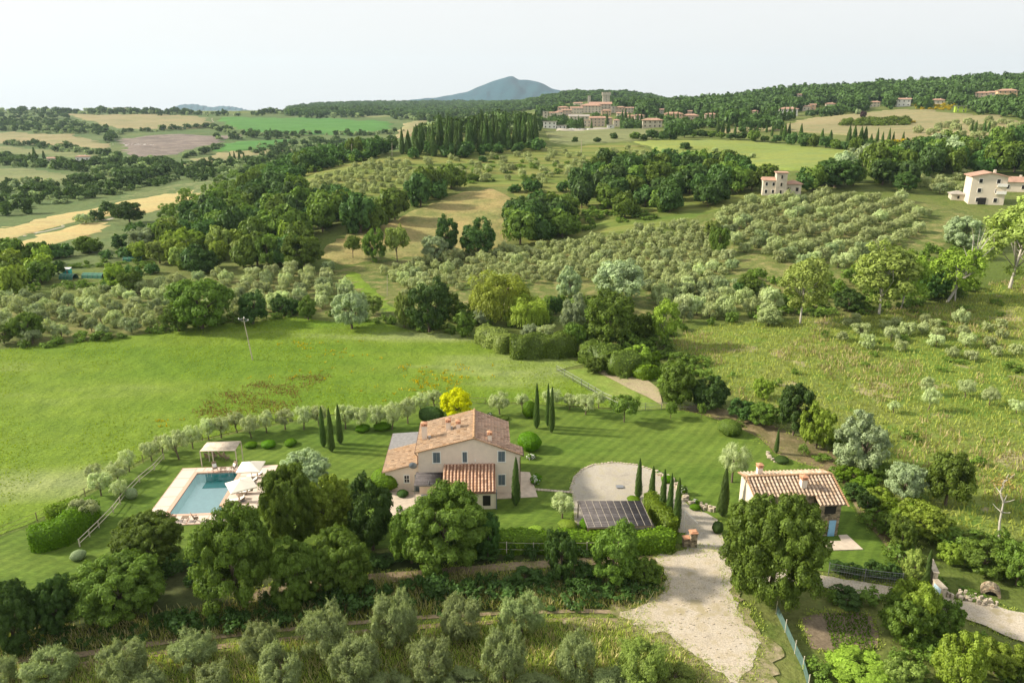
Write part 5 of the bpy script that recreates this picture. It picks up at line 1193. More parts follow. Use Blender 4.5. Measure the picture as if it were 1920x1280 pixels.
stones('stone_border', [(1225,886),(1245,896),(1262,905),(1275,920),(1288,938),(1300,950)], .5, 'low stone border with roses on the lawn side of the drive', wid=.3, hgt=.5, mat='palestone')
stones('stone_border', [(1312,952),(1325,957),(1345,960)], .45, 'short dry stone retaining wall left of the stout cypress', wid=.25, hgt=.6, mat='palestone')
stones('stone_border', [(1440,850),(1441,856),(1446,862),(1458,868),(1472,871)], .5, 'small curved stone border round a shrub on the right of the lawn', wid=.2, hgt=.3, mat='palestone')
o = MB().box(WP(1162, 912, .2), (.9, .7, .05)).build('drain_cover', M['metal']); o.location.z = .03; tag(o, 'square drain cover in the middle of the gravel court', 'drain cover')
gp = WP(1298, 1025, 0)
gt = empty('gate_pillar', gp, .1, 'rubble stone gate pillar with a brick cap at the end of the drive', 'gate pillar')
MB().box((0, 0, .85), (.7, .7, 1.9)).build('pillar', M['stone'], gt); MB().box((0, 0, 1.86), (.84, .84, .12)).box((0, 0, 1.96), (.55, .55, .08)).build('cap', M['brick'], gt)
gl_ = WP(1287, 1024, 0); sw = empty('stone_wall', gl_, .1, 'low stubby stone wall with a brick top left of the gate pillar', 'stone wall')
MB().box((0, 0, .5), (.85, .6, 1.2)).build('wall', M['stone'], sw); MB().box((0, 0, 1.14), (.95, .7, .09)).build('coping', M['brick'], sw)
bb = WP(1300, 1010, 0); br = empty('gate_barrier', (bb[0]-.55, bb[1]+1.3, 0), 0, 'thin white raised gate bar behind the stone gate pillar', 'gate')
MB().tube([(-.2, .2, 0), (-.2, .2, 2.6)], .035, 6).build('post', M['trim'], br); MB().tube([(-.2, .2, 2.6), (1.1, -.5, 1.5)], .03, 6).build('bar', M['trim'], br)
def fence(name, px, label, hgt=1.1, gap=2.5, rails=(.5, 1.0), mat='wood', thick=.09, rr_=.04, mesh=False, cat='fence'):
    P = [G(*p) for p in px]; r = empty(name, P[0], 0, label, cat); pts = []
    for a, b in zip(P[:-1], P[1:]):
        n = max(1, round((b-a).length/gap)); pts += [a.lerp(b, i/n) for i in range(n)]
    pts.append(P[-1]); pts = [Vector((p.x-P[0].x, p.y-P[0].y, float(H(p.x, p.y))-P[0].z)) for p in pts]
    for p in pts[:95]: MB().box((p.x, p.y, p.z+hgt/2-.1), (thick, thick, hgt+.2)).build('post', M[mat], r)
    for h in rails:
        k = MB()
        for a, b in zip(pts[:-1], pts[1:]): k.tube([a+Vector((0, 0, h)), b+Vector((0, 0, h))], rr_, 4)
        k.build('rail', M[mat], r)
    if mesh:
        k = MB()
        for a, b in zip(pts[:-1], pts[1:]):
            L_ = (b-a).length; n = max(2, int(L_/.22))
            for i in range(n): q = a.lerp(b, i/n); k.box((q.x, q.y, q.z+hgt*.45), (.012, .012, hgt*.9))
            for h in np.linspace(.1, hgt*.92, 6): k.box(((a.x+b.x)/2, (a.y+b.y)/2, (a.z+b.z)/2+h), (L_, .012, .012), math.atan2(b.y-a.y, b.x-a.x))
        k.build('wire_mesh', M['metal'], r)
    return r
fence('rail_fence', [(150,1025),(186,990),(213,962),(238,930),(262,905),(290,882),(308,862)], 'pale wooden rail fence climbing past the clipped hedge beside the pool lawn', 1.0, 2.4, (.45, .95), 'palewood', .1, .055)
fence('wire_fence', [(-30,1020),(0,1004),(70,976),(160,930),(235,885),(300,848),(380,826)], 'dark wire fence between meadow and garden on the left', 1.1, 2.6, (.5, 1.05), 'wood', .07, .02)
fence('wire_fence', [(758,762),(880,757),(1000,760),(1075,765)], 'wire fence across the back of the garden behind the house', 1.1, 2.6, (.55, 1.05), 'wood', .07, .02)
fence('wire_fence', [(1044,697),(1090,724),(1130,748),(1180,771),(1240,768),(1310,770)], 'grey wire fence down the left side of the mown paddock', 1.3, 2.4, (.6, 1.2), 'metal', .08, .02, True)
fence('wire_fence', [(900,1040),(1000,1043),(1100,1042),(1200,1038),(1262,1030)], 'wire fence with pale posts in front of the long clipped hedge', 1.7, 3.3, (.8, 1.6), 'palewood', .08, .015, False)
fence('wire_fence', [(1553,1078),(1620,1090),(1690,1098)], 'wire fence with posts between the cottage lawn and the road', 1.5, 3.0, (.7, 1.4), 'metal', .06, .015, True)
# green netting fence round the vegetable plot
net = [G(*p) for p in [(1455,1150),(1472,1185),(1490,1225),(1505,1255),(1515,1290)]]; nf = empty('net_fence', net[0], 0, 'pale blue green netting fence beside the vegetable plot', 'fence')
M['net'] = plain('green_netting', (.075,.13,.115), .7, .25)
k = MB()
for a, b in zip(net[:-1], net[1:]): a, b = a-net[0], b-net[0]; k.slab([(a.x, a.y, a.z+1.0), (b.x, b.y, b.z+.95), (b.x+.02, b.y+.02, b.z+.95), (a.x+.02, a.y+.02, a.z+1.0)], .9)
k.build('netting', M['net'], nf)
for p in net: q = p-net[0]; MB().box((q.x, q.y, q.z+.65), (.06, .06, 1.5)).build('post', M['palewood'], nf)
# wall, gate and culvert by the road on the right
gw = G(1738, 1108); gr_ = empty('gate_wall', gw, 0, 'stone wall with blue mosaic panels and a tiled coping beside the dirt road', 'wall')
def wseg(a, b, h, th, name, mat, cop=None):
    a, b = G(*a)-gw, G(*b)-gw; L_ = (b-a).length; rz = math.atan2(b.y-a.y, b.x-a.x); c = (a+b)/2
    o = MB().box((c.x, c.y, h/2), (L_, th, h), rz).build(name, M[mat], gr_)
    if cop: MB().box((c.x, c.y, h+.04), (L_+.05, th+.16, .09), rz).build('coping', M[cop], gr_)
    return (c, rz, L_)
c1 = wseg((1738,1078), (1749,1105), 1.9, .4, 'wall', 'palestone', 'palestone'); c2 = wseg((1750,1106), (1768,1124), 1.2, .4, 'wall', 'palestone', 'palestone')
M['mosaic'] = plain('blue_mosaic', (.45,.60,.72), .4, .5, 9)
for (c, rz, L_), h in ((c1, 1.9), (c2, 1.2)):
    nx, ny = -math.sin(rz), math.cos(rz); s = -1 if ny > 0 else 1
    MB().box((c.x+nx*s*.21, c.y+ny*s*.21, h*.55), (L_*.7, .05, h*.6), rz).build('mosaic_panel', M['mosaic'], gr_)
    if nx > 0: MB().box((c.x-.22, c.y-.05, h*.55), (.04, L_*.4, h*.5)).build('mosaic_panel', M['mosaic'], gr_)
stones('stone_wall', [(1772,1118),(1800,1122),(1835,1130),(1862,1137)], .38, 'low rubble wall running from the mosaic gate wall to the culvert', 'stone wall', wid=.4, hgt=.5, dens=1.6, mat='palestone')
stones('stone_wall', [(1800,1116),(1835,1124),(1862,1132)], .38, 'tumbled stones along the back of the low rubble wall', 'stone wall', wid=.4, hgt=.4, dens=1.6, mat='palestone')
cv = G(1858, 1118); cu = empty('culvert', cv, -.5, 'small stone culvert with a dark arch under the bushes by the road', 'culvert')
k = MB(); n = 9
cu.scale = (.7, .7, .7)
for i in range(n):
    a0, a1 = math.pi*i/n, math.pi*(i+1)/n
    k.quad([(.8*math.cos(a0), 0, .8*math.sin(a0)), (1.2*math.cos(a0), 0, 1.2*math.sin(a0)), (1.2*math.cos(a1), 0, 1.2*math.sin(a1)), (.8*math.cos(a1), 0, .8*math.sin(a1))])
    k.quad([(1.2*math.cos(a0), 0, 1.2*math.sin(a0)), (1.2*math.cos(a0), 2, 1.2*math.sin(a0)), (1.2*math.cos(a1), 2, 1.2*math.sin(a1)), (1.2*math.cos(a1), 0, 1.2*math.sin(a1))])
k.build('arch', M['stone'], cu); MB().box((0, .5, .2), (1.7, .1, 1.4)).build('opening', M['dark'], cu)
# vegetable rows
vr = []
for i in range(9):
    a, b = Vector(G(1548+i*9, 1152)), Vector(G(1566+i*9, 1222))
    for j in range(22):
        p = a.lerp(b, j/21); vr.append((p.x+rnd.uniform(-.05, .05), p.y, p.z+.03))
tufts('vegetable_rows', vr, .22, 7, 'box', 'rows of young vegetables in the plot', .1, .05)
# stones and weeds on the yard
k = MB()
for p in scatter([(1250,1100),(1330,1080),(1368,1130),(1390,1180),(1400,1250),(1330,1240),(1230,1180)], .55):
    if rnd.random() < .75: s = rnd.uniform(.04, .13); k.prism([(p.x+s*math.cos(a), p.y+s*.8*math.sin(a)) for a in (0, 1.3, 2.5, 3.7, 5)], p.z, p.z+.12+s*.5)
o = k.build('loose_stones', M['palestone']); o['kind'] = 'stuff'; o['label'] = 'loose pale stones on the dirt yard'
edge = [p for p in scatter([(1165,1140),(1250,1110),(1240,1180),(1330,1225),(1420,1270),(1405,1190),(1380,1140),(1360,1090),(1400,1090),(1450,1200),(1440,1300),(1340,1300),(1180,1190)], .42) if rnd.random() < .42+.4*math.sin(p.x*1.1+p.y*.7)]
tufts('yard_weeds', edge, .16, 8, 'grass', 'weeds creeping over the edge of the dirt yard', .18, .04)
# poles
def pole(px, py, top_px, top_py, label, r=.12, arms=True, hh=None, mat='palestone'):
    p = G(px, py); q = W(top_px, top_py, p.y+ (0.0)); d = q-p; o = empty('utility_pole', p, 0, label, 'utility pole')
    MB().tube([(0, 0, -.3), tuple(d)], [r, r*.6], 8).build('pole', M['metal'] if mat == 'metal' else M[mat], o)
    if arms:
        n = d.normalized(); e = d-n*.4; k = MB().tube([(e.x-.9, e.y, e.z+.15), (e.x, e.y, e.z-.3), (e.x+.8, e.y, e.z-.1)], .05, 5).tube([(e.x-.9, e.y, e.z+.15), (e.x+.1, e.y, e.z+.35), (e.x+.8, e.y, e.z-.1)], .05, 5)
        k.build('crossarm', M['metal'], o)
        for a_, c_ in ((-.9, .15), (.8, -.1), (.1, .35)): MB().tube([(e.x+a_, e.y, e.z+c_), (e.x+a_, e.y, e.z+c_+.28)], [.1, .07], 6).build('insulator', M['trim'], o)
        
    return o
pole(474, 675, 456, 596, 'leaning concrete utility pole alone in the green meadow')
pole(912, 470, 909, 441, 'small utility pole in front of the golden slope')
pole(1090, 293, 1090, 262, 'pale wooden pole on the hill below the village car park', .18, False)
pole(735, 293, 735, 268, 'thin pole at the top of the terraced hill', .15, False); pole(660, 300, 659, 270, 'dark pole left of the cypress wood', .15, False)
pole(726, 555, 726, 515, 'thin pole beside the bright green ride', .08, False)
# dead tree on the right
def dead(px, py, h, label, fallen=False, lean=(0, 0)):
    p = G(px, py); o = empty('dead_tree', p, 0, label, 'dead tree'); rg = random.Random(int(px)); k = MB()
    pts = [(0, 0, -.3)]; 
    for i in range(1, 7): pts.append((lean[0]*i/6*h+rg.uniform(-.12, .12)*h*.3, lean[1]*i/6*h, h*i/6*.97))
    k.tube(pts, [.14*(1-i*.12) for i in range(7)], 7)
    for i in range(14):
        b_ = pts[rg.randrange(3, 7)]; d = Vector((rg.uniform(-1, 1), rg.uniform(-1, 1), rg.uniform(.1, .9)))*h*.16; k.tube([b_, tuple(Vector(b_)+d*.6), tuple(Vector(b_)+d+Vector((0, 0, .1)))], [.07, .04, .02], 4)
    k.build('trunk', PALEBARK, o)
    rng = np.random.default_rng(int(px)); C = rng.normal(size=(260, 3))*np.array([.09, .09, .06])*h+np.array(pts[-1]); V, Q = leaves(C, rng.normal(size=(260, 3)), .12, .5)
    link('crown', npmesh('crown', V, Q, L['brown'], rng.random(260)), o)
dead(1875, 1015, 7.2, 'bare white dead tree with a rusty top in the rough field at the right', lean=(-.14, .05))
for px, py, w, h in [(1855,760,34,34),(1740,770,34,44),(1810,745,36,34),(1735,742,30,36),(1905,775,34,26),(1675,775,26,24)]:
    T('olivetree', px, py, w, h, 'neglected olive with bare twigs in the rough field', name='olive_tree', cat='olive tree', group='neglected olives of the rough field', bushy=False)
# ------------------------------------------------------------------ middle distance trees seen one by one
def TM(kind, cx, by, w, h, label, mat=None, name='tree', cat='tree', bushy=True, **k): return treepx(kind, cx, by, w, h, label, cat=cat, name=name, mat=mat, bushy=bushy, **k)
for a in [
 ('mid',380,618,120,105,'big dark oak on the far edge of the meadow, left of the leaning pole','oak','oak_tree','oak tree'),
 ('mid',335,622,60,60,'lower lobe of oak at the left foot of the big dark oak by the meadow','oak','oak_tree','oak tree'),
 ('mid',475,608,68,66,'dark bushy tree right behind the leaning utility pole','dark','oak_tree','oak tree'),
 ('mid',528,592,40,42,'small dark tree on the meadow edge between two bigger ones','dark','small_tree','tree'),
 ('mid',549,590,34,36,'small dark tree left of the single round bush','dark','small_tree','tree'),
 ('mid',578,600,42,48,'round bush standing alone on the meadow edge left of the silver tree','oak','round_bush','bush'),
 ('mid',660,618,76,78,'silvery grey willow tree on the meadow edge beside the bright ride','silver','silver_tree','tree'),
 ('mid',700,590,44,40,'small flat tree at the end of the bright ride','reed','small_tree','tree'),
 ('mid',758,615,40,70,'thin half bare tree left of the dark ivy covered clump','reed','small_tree','tree'),
 ('mid',805,624,85,108,'dark ivy covered clump of trees at the middle of the meadow edge','dark','oak_tree','oak tree'),
 ('mid',840,600,50,70,'dark tree at the right shoulder of the ivy clump','oak','oak_tree','oak tree'),
 ('mid',872,632,40,50,'bushy low tree where the field hedge begins','oak','small_tree','tree'),
 ('mid',905,610,34,34,'grey bush right under the big weeping willow','silver','bush','bush'),
 ('willow',938,600,120,105,'large yellow green weeping willow behind the meadow',None,'weeping_willow','willow tree'),
 ('willow',990,612,78,66,'smaller paler weeping willow in front of the large one',None,'weeping_willow','willow tree'),
 ('mid',995,640,42,36,'silver olive like bush under the smaller weeping willow','silver','bush','bush'),
 ('mid',1022,645,46,40,'grey green round bush right of the silver one under the willow','olive','bush','bush'),
 ('mid',1042,590,28,40,'dark bush between willow and silver poplars','dark','bush','bush'),
 ('mid',1068,560,50,68,'tall silver poplar, rear of the pale pair right of the willows','silver','silver_poplar','poplar tree'),
 ('mid',1075,625,52,80,'silver poplar in front, between willow and round oak','silver','silver_poplar','poplar tree'),
 ('mid',1075,660,50,60,'dark shrubby tree at the end of the field hedge','oak','small_tree','tree'),
 ('mid',1160,570,112,92,'broad silver willow behind the round oak','silver','silver_tree','tree'),
 ('mid',1145,655,122,115,'large round olive green oak in the middle behind the paddock','oak','oak_tree','oak tree'),
 ('mid',1205,640,50,60,'darker tree at the right side of the round oak','oak','small_tree','tree'),
 ('light',1245,652,62,98,'slender light green poplar with a pale trunk right of the round oak','bright','poplar_tree','poplar tree'),
 ('mid',1195,690,60,50,'bright green bush on the top of the bank beside the paddock','bright','bush','bush'),
 ('mid',1222,690,36,34,'leafy bush right of the bright green bush','hedge','bush','bush'),
 ('mid',1115,700,40,32,'ivy bush where the paddock hedge starts','oak','bush','bush'),
 ('light',1500,608,108,140,'first light green poplar left of the pair, with a forked pale trunk',None,'poplar_tree','poplar tree'),
 ('light',1648,590,120,150,'tall light green poplar left of the leaning white tree',None,'poplar_tree','poplar tree'),
 ('light',1690,578,80,110,'second light poplar standing close behind the tall one','bright','poplar_tree','poplar tree'),
 ('light',1790,566,100,110,'leaning tree with a white trunk, its leaves low on the slope','bright','poplar_tree','poplar tree'),
 ('light',1893,542,150,185,'tallest light green poplar at the right edge of the view',None,'poplar_tree','poplar tree'),
 ('mid',1800,470,80,70,'grey willow scrub behind the leaning white tree','silver','silver_tree','tree'),
 ('mid',1745,560,70,60,'dark thicket below the poplars','dark','small_tree','tree'),
 ('mid',1590,585,60,46,'dark thicket left of the tall poplar','dark','small_tree','tree'),
 ('mid',1440,610,50,42,'grey olive bush on the edge of the rough field','olive','bush','bush'),
 ('mid',1400,560,60,50,'green bush in the strip above the rough field','oak','bush','bush'),
 ('mid',1385,565,26,40,'dark round topped shrub in the strip above the rough field','dark','bush','bush'),
 ('mid',1335,450,36,40,'rusty brown tree at the lower left of the olive terraces','reed','small_tree','tree'),
 ('mid',1348,480,40,60,'green tree at the left corner of the olive terraces','oak','small_tree','tree'),
 ('mid',840,478,52,80,'dark green tree in front of the golden slope, left of the pole','dark','oak_tree','oak tree'),
 ('mid',898,480,72,80,'dark rounded tree in front of the golden slope beside the pole','dark','oak_tree','oak tree'),
 ('orchard',745,492,56,74,'open grey tree with bare branches on the golden slope','reed','small_tree','tree'),
 ('mid',700,492,48,70,'dark pointed tree below the golden slope','oak','oak_tree','oak tree'),
 ('orchard',662,485,40,50,'thin tree at the left of the golden slope','oak','small_tree','tree'),
 ('mid',815,488,52,50,'pale willow bush under the dark trees of the golden slope','silver','bush','bush'),
 ('mid',244,420,56,46,'big round dark oak alone beside the wheat fields','dark','oak_tree','oak tree'),
 ('mid',505,500,56,66,'mid green tree above the left olive grove','oak','oak_tree','oak tree'),
 ('mid',570,505,76,72,'open topped oak right above the olive grove','oak','oak_tree','oak tree'),
 ('mid',378,512,66,60,'dark round tree in the middle of the garden belt','dark','oak_tree','oak tree'),
 ('mid',320,470,60,58,'green tree behind the allotments','oak','oak_tree','oak tree'),
 ('mid',370,470,46,44,'yellow green tree behind the allotments','bright','small_tree','tree'),
 ('mid',275,472,70,50,'pale willow beside the round oak of the wheat fields','silver','silver_tree','tree'),
 ('mid',222,548,50,58,'yellow green tree beside the teal hut','bright','small_tree','tree'),
 ('mid',245,552,46,50,'olive green tree right of the teal hut','oak','small_tree','tree'),
 ('mid',52,530,46,46,'lime green round tree at the left among darker trees','bright','small_tree','tree'),
 ('mid',110,515,26,30,'dark small tree beside the teal hut','dark','small_tree','tree'),
 ('mid',55,640,60,60,'oak at the left end of the meadow edge','oak','oak_tree','oak tree'),
 ('mid',8,645,44,40,'bush at the left frame edge over the meadow','oak','bush','bush'),
 ('mid',1565,352,84,58,'wide dark oak behind the tower house','dark','oak_tree','oak tree'),
 ('mid',1695,360,50,40,'dark oak at the top right of the olive terraces','dark','oak_tree','oak tree'),
 ('cypressmid',1435,362,8,32,'dark cypress beside the stone tower house',None,'cypress_tree','cypress'),
 ('small',1435,345,46,40,'tree in front of the left wing of the tower house','oak','small_tree','tree'),
 ('small',1478,362,16,14,'round bush in front of the tower house','dark','bush','bush'),
 ('small',1618,222,14,14,'dark purple leaved round tree in the hay field','purple','purple_tree','tree'),
 ('small',1608,216,14,12,'pale bush behind the purple leaved tree','silver','bush','bush'),
 ('small',1285,282,22,16,'lone round tree at the left of the bright hill field','dark','small_tree','tree'),
 ('small',1410,298,14,12,'small grey tree alone in the bright hill field','olive','small_tree','tree'),
 ('small',1597,288,12,12,'pale bush at the top edge of the bright hill field','silver','bush','bush'),
 ('small',1640,284,12,12,'second pale bush at the top edge of the bright hill field','silver','bush','bush'),
 ('small',1340,286,14,10,'grey shrub left in the bright hill field','olive','bush','bush')]:
    TM(*a[:6], mat=a[6], name=a[7], cat=a[8], parts=a[3] > 30)
# dead white branches of the leaning tree
p = G(1775, 566); o = empty('leaning_dead_tree', p, 0, 'leaning bare white branches rising out of the poplar on the slope', 'dead tree'); k = MB(); m_ = mpp(p)
tr = [(0, 0, -.3), (2.2, 0, 4.5), (4.2, .5, 8.0)]; k.tube(tr, [.32, .26, .2], 7)
for q in [(5.2,.2,14),(3.2,0,15),(7,.8,14.5),(8.2,0,12.5),(1.6,.3,12.5)]: k.tube([tr[2], tuple((tr[2][i]*.45+q[i]*.55) for i in range(3)), q], [.17, .11, .03], 5); 
for q in [(5.6,.2,16.5),(6.2,0,16),(2.4,0,16.8),(8.4,.5,16),(4.3,0,16.6),(7.6,.2,12)]: k.tube([(4.6,.2,11), q], [.08, .02], 4)
k.build('trunk', PALEBARK, o)
# ------------------------------------------------------------------ woods of individual trees
WOODQ = []
def wood(poly, sp, w, h, label, group, mats, key='small', name='oak_tree', cat='oak tree', jit=.4, hmul=1.0):
    pts = scatter(poly, sp, jit); rnd.shuffle(pts)
    for p in pts: s = rnd.uniform(.72, 1.25); WOODQ.append((mpp(p)/s/w, p, w*s, h*s*rnd.uniform(.85, 1.15)*hmul, label, group, rnd.choice(mats), key, name, cat))
    return pts
OKM = ['oak', 'oak', 'oak', 'dark', 'dark', 'far']
NW = 0
NW += len(wood([(345,455),(350,428),(400,396),(450,376),(520,366),(600,382),(650,396),(700,402),(740,404),(790,366),(830,352),(868,356),(850,372),(800,384),(770,400),(740,430),(700,436),(640,444),(560,456),(470,462),(400,464)], 8.2, 10, 9, 'dark green oak in the dense wood below the golden terraces, left of the golden slope', 'oaks of the dense left wood', OKM))
NW += len(wood([(470,350),(520,326),(600,303),(720,286),(728,294),(640,310),(560,335),(500,358)], 9.5, 9.5, 8, 'oak in the tree belt running up towards the cypress wood', 'oaks of the upper belt', OKM))
NW += len(wood([(1088,340),(1140,318),(1210,322),(1270,306),(1330,316),(1420,334),(1428,366),(1330,392),(1270,400),(1230,412),(1190,414),(1130,404),(1085,404),(1075,368)], 8.6, 9.5, 8.5, 'oak in the dense wood left of the stone tower house', 'oaks of the right wood', OKM))
NW += len(wood([(962,468),(965,415),(1000,400),(1065,400),(1075,444),(1040,458)], 7.8, 10, 9, 'dark oak in the clump right of the golden slope', 'oaks right of the golden slope', OKM))
NW += len(wood([(930,356),(1080,358),(1078,372),(1000,372),(940,368)], 9, 7, 5, 'bushy oak along the upper hedge of the golden slope', 'oaks of the upper hedge', OKM))
NW += len(wood([(0,562),(0,500),(40,482),(70,478),(100,486),(80,545)], 7.5, 8, 6.5, 'mixed green tree at the left edge above the olive grove', 'trees left of the allotments', ['oak','dark','bright','oak']))
NW += len(wood([(200,462),(260,448),(340,448),(430,462),(520,452),(600,462),(602,500),(520,512),(440,508),(350,518),(310,530),(290,500),(240,480)], 8.4, 9, 7.5, 'mixed tree in the belt between wheat fields and olive groves', 'trees of the garden belt', ['oak','dark','bright','oak','oak','reed']))
NW += len(wood([(100,478),(200,462),(215,470),(120,490)], 7, 6.5, 4.5, 'low tree along the upper side of the allotments', 'trees above the allotments', ['dark','oak','olive']))
NW += len(wood([(205,546),(240,545),(300,522),(290,506),(240,520),(212,528)], 6.2, 5.5, 4.6, 'small tree or fruit tree along the lower side of the allotments', 'small trees below the allotments', ['oak','bright','dark','reed']))
NW += len(wood([(60,500),(240,474),(300,486),(290,496),(200,496),(80,500)], 9, 4.5, 3.2, 'small garden tree inside the allotments', 'garden trees of the allotments', ['oak','dark','olive']))
NW += len(wood([(1500,342),(1560,336),(1640,332),(1700,336),(1712,350),(1650,356),(1560,357),(1500,358)], 8.6, 9, 7.5, 'oak in the tree belt above the olive terraces', 'oaks above the olive terraces', OKM))
NW += len(wood([(1570,322),(1650,306),(1735,296),(1800,288),(1930,280),(1980,300),(1980,335),(1900,335),(1860,330),(1760,335),(1700,330),(1640,325)], 11, 11, 10, 'tall oak in the wood behind the white house', 'oaks behind the white house', OKM+['silver']))
print('wood trees', NW)
# hedgerow of trees on the top of the bright hill field and beyond, cypress rows
CY = dict(name='cypress_tree', cat='cypress')
def cyrow(lst, label, group, key='cypressmid'):
    for (x, y, w, h) in lst: treepx(key, x, y, w*1.25, h*1.25, label, cat='cypress', group=group, name='cypress_tree', parts=False, bushy=False, first=120)
cyrow([(1378,252,5,16),(1396,249,4,14),(1408,246,4,12),(1420,250,4,13),(1437,249,4,13),(1447,256,4,20),(1464,259,5,20),(1355,250,6,22),(1365,250,6,22),(1345,250,6,24)], 'slim cypress in the wide spaced row above the bright hill field', 'wide spaced cypress row')
cyrow([(1470,264,8,26),(1478,264,7,26),(1500,266,8,26),(1540,270,8,22),(1556,270,8,20),(1590,274,9,30),(1600,272,9,28),(1612,274,9,28),(1620,274,9,28),(1632,272,6,16)], 'dark cypress in the tree belt on the top edge of the bright hill field', 'cypresses of the hill field belt')
cyrow([(1644,266,5,20),(1654,268,5,16),(1666,266,5,20),(1674,266,4,15),(1693,262,4,12),(1800,252,4,14),(1821,248,5,16),(1828,250,6,18),(1844,250,6,20),(1852,250,6,18),(1898,252,4,14)], 'single dark cypress beside the road at the foot of the hay field', 'cypresses along the road on the right')
cyrow([(1012,246,6,22),(1084,243,4,20),(1093,243,4,18),(1109,243,4,14),(1138,236,5,20),(1166,235,6,22),(1172,235,7,24),(1180,238,5,20),(1164,243,3,10),(1195,236,5,20),(1202,236,5,20),(1252,230,5,16),(1262,233,5,18),(1270,233,5,18),(1318,238,5,20),(1326,238,6,22),(1334,240,6,24),(1341,240,6,24)], 'dark cypress standing among the village houses', 'cypresses in the village')
cyrow([(1380+i*9, 234-i*.9, 6, 18) for i in range(13)], 'close set dark cypress along the road above the wide spaced row', 'close cypress row by the road')
cyrow([(1512+i*3.6, 176+rnd.uniform(-2, 2), 4, rnd.uniform(8, 14)) for i in range(15)], 'tiny cypress on the skyline of the wooded ridge', 'skyline cypresses', 'cypressfar')
cyrow([(344,324,5,19),(432,300,4,11),(440,300,4,12),(449,300,4,14),(458,302,4,12),(516,256,3,9),(554,256,3,8),(508,256,4,12),(66,298,6,16),(57,298,5,9),(83,298,5,12),(105,365,3,9)], 'distant cypress in the valley on the left', 'distant valley cypresses', 'cypressfar')
cw = scatter([(745,292),(765,280),(830,272),(900,266),(980,262),(1018,262),(1026,274),(960,284),(860,294),(780,298)], 6.4, .35); rnd.shuffle(cw)
for p in cw[:170]: place('cypressmid', p, rnd.uniform(2.8, 4.4), rnd.uniform(11, 19)*(.5 if p.x < -72 else .75 if p.x < -50 else 1), 'tall dark cypress in the dense wood left of the village', 'cypress', 'cypresses of the dense wood', None, 'cypress_tree', False)
print('cypress wood', len(cw))
wood([(745,300),(800,300),(900,296),(1020,286),(1022,278),(900,286),(780,294)], 9, 7.5, 6.5, 'round tree at the foot of the cypress wood', 'trees at the foot of the cypress wood', ['oak','dark','oak'], jit=.35)
WOODQ.sort(key=lambda t: t[0])
for m_, p, w, h, lb, gr, mt, key, nm, ct in WOODQ[:245]: place(key, p, w, h, lb, ct, gr, mt, nm, parts=False)
for i in range(4):
    V, Q, r, c = blob_crown(340+i, 8, 7, 0, 26, 1.35, 1300, .62, .65); PRO[f'woodmass{i}'] = (None, None, (V, Q, r, MB(), BARK)); SIZE[f'woodmass{i}'] = (8, 7)
SIZE['woodmass'] = 4
merged('woodland', [(t[1], t[2], t[3], 'woodmass') for t in WOODQ[245:]], 'farther trees of the woods between the fields', 'dark', key='woodmass')
bel = [(1192,262,20,14),(1207,264,16,12),(1222,262,24,18),(1243,263,22,17),(1262,262,34,30),(1283,258,26,22),(1300,258,20,14),(1318,258,22,13),(1335,258,18,12),(1352,260,18,12),(1370,262,18,12),(1389,262,20,14),(1413,265,26,20),(1433,265,16,10),(1455,268,18,14),(1484,273,26,24),(1510,276,30,26),(1525,277,24,24),(1548,279,26,22),(1568,281,24,20),(1583,282,20,16),(1605,284,28,26),(1626,285,26,22),(1645,283,20,12),(1662,281,22,12),(1680,282,20,12),(1700,284,30,20),(1725,282,34,26)]
for x, y, w, h in bel:
    treepx('small', x, y, w*1.1, h*1.1, 'rounded tree in the belt along the top edge of the bright hill field', cat='tree', group='trees on the top edge of the hill field', name='belt_tree', mat=rnd.choice(['oak','dark','far']), parts=False, first=200)
for x, y, w, h in [(1000,352,26,18),(960,318,16,10),(905,305,18,13),(888,340,24,16),(1150,262,18,14),(1120,268,16,11),(1078,268,14,12),(862,318,18,12),(930,300,14,9),(1135,290,22,12)]:
    treepx('small', x, y, w, h, 'lone bushy tree scattered on the dry terraces below the village', cat='tree', group='lone trees of the dry terraces', name='bushy_tree', mat=rnd.choice(['oak','dark']), parts=False, first=150)
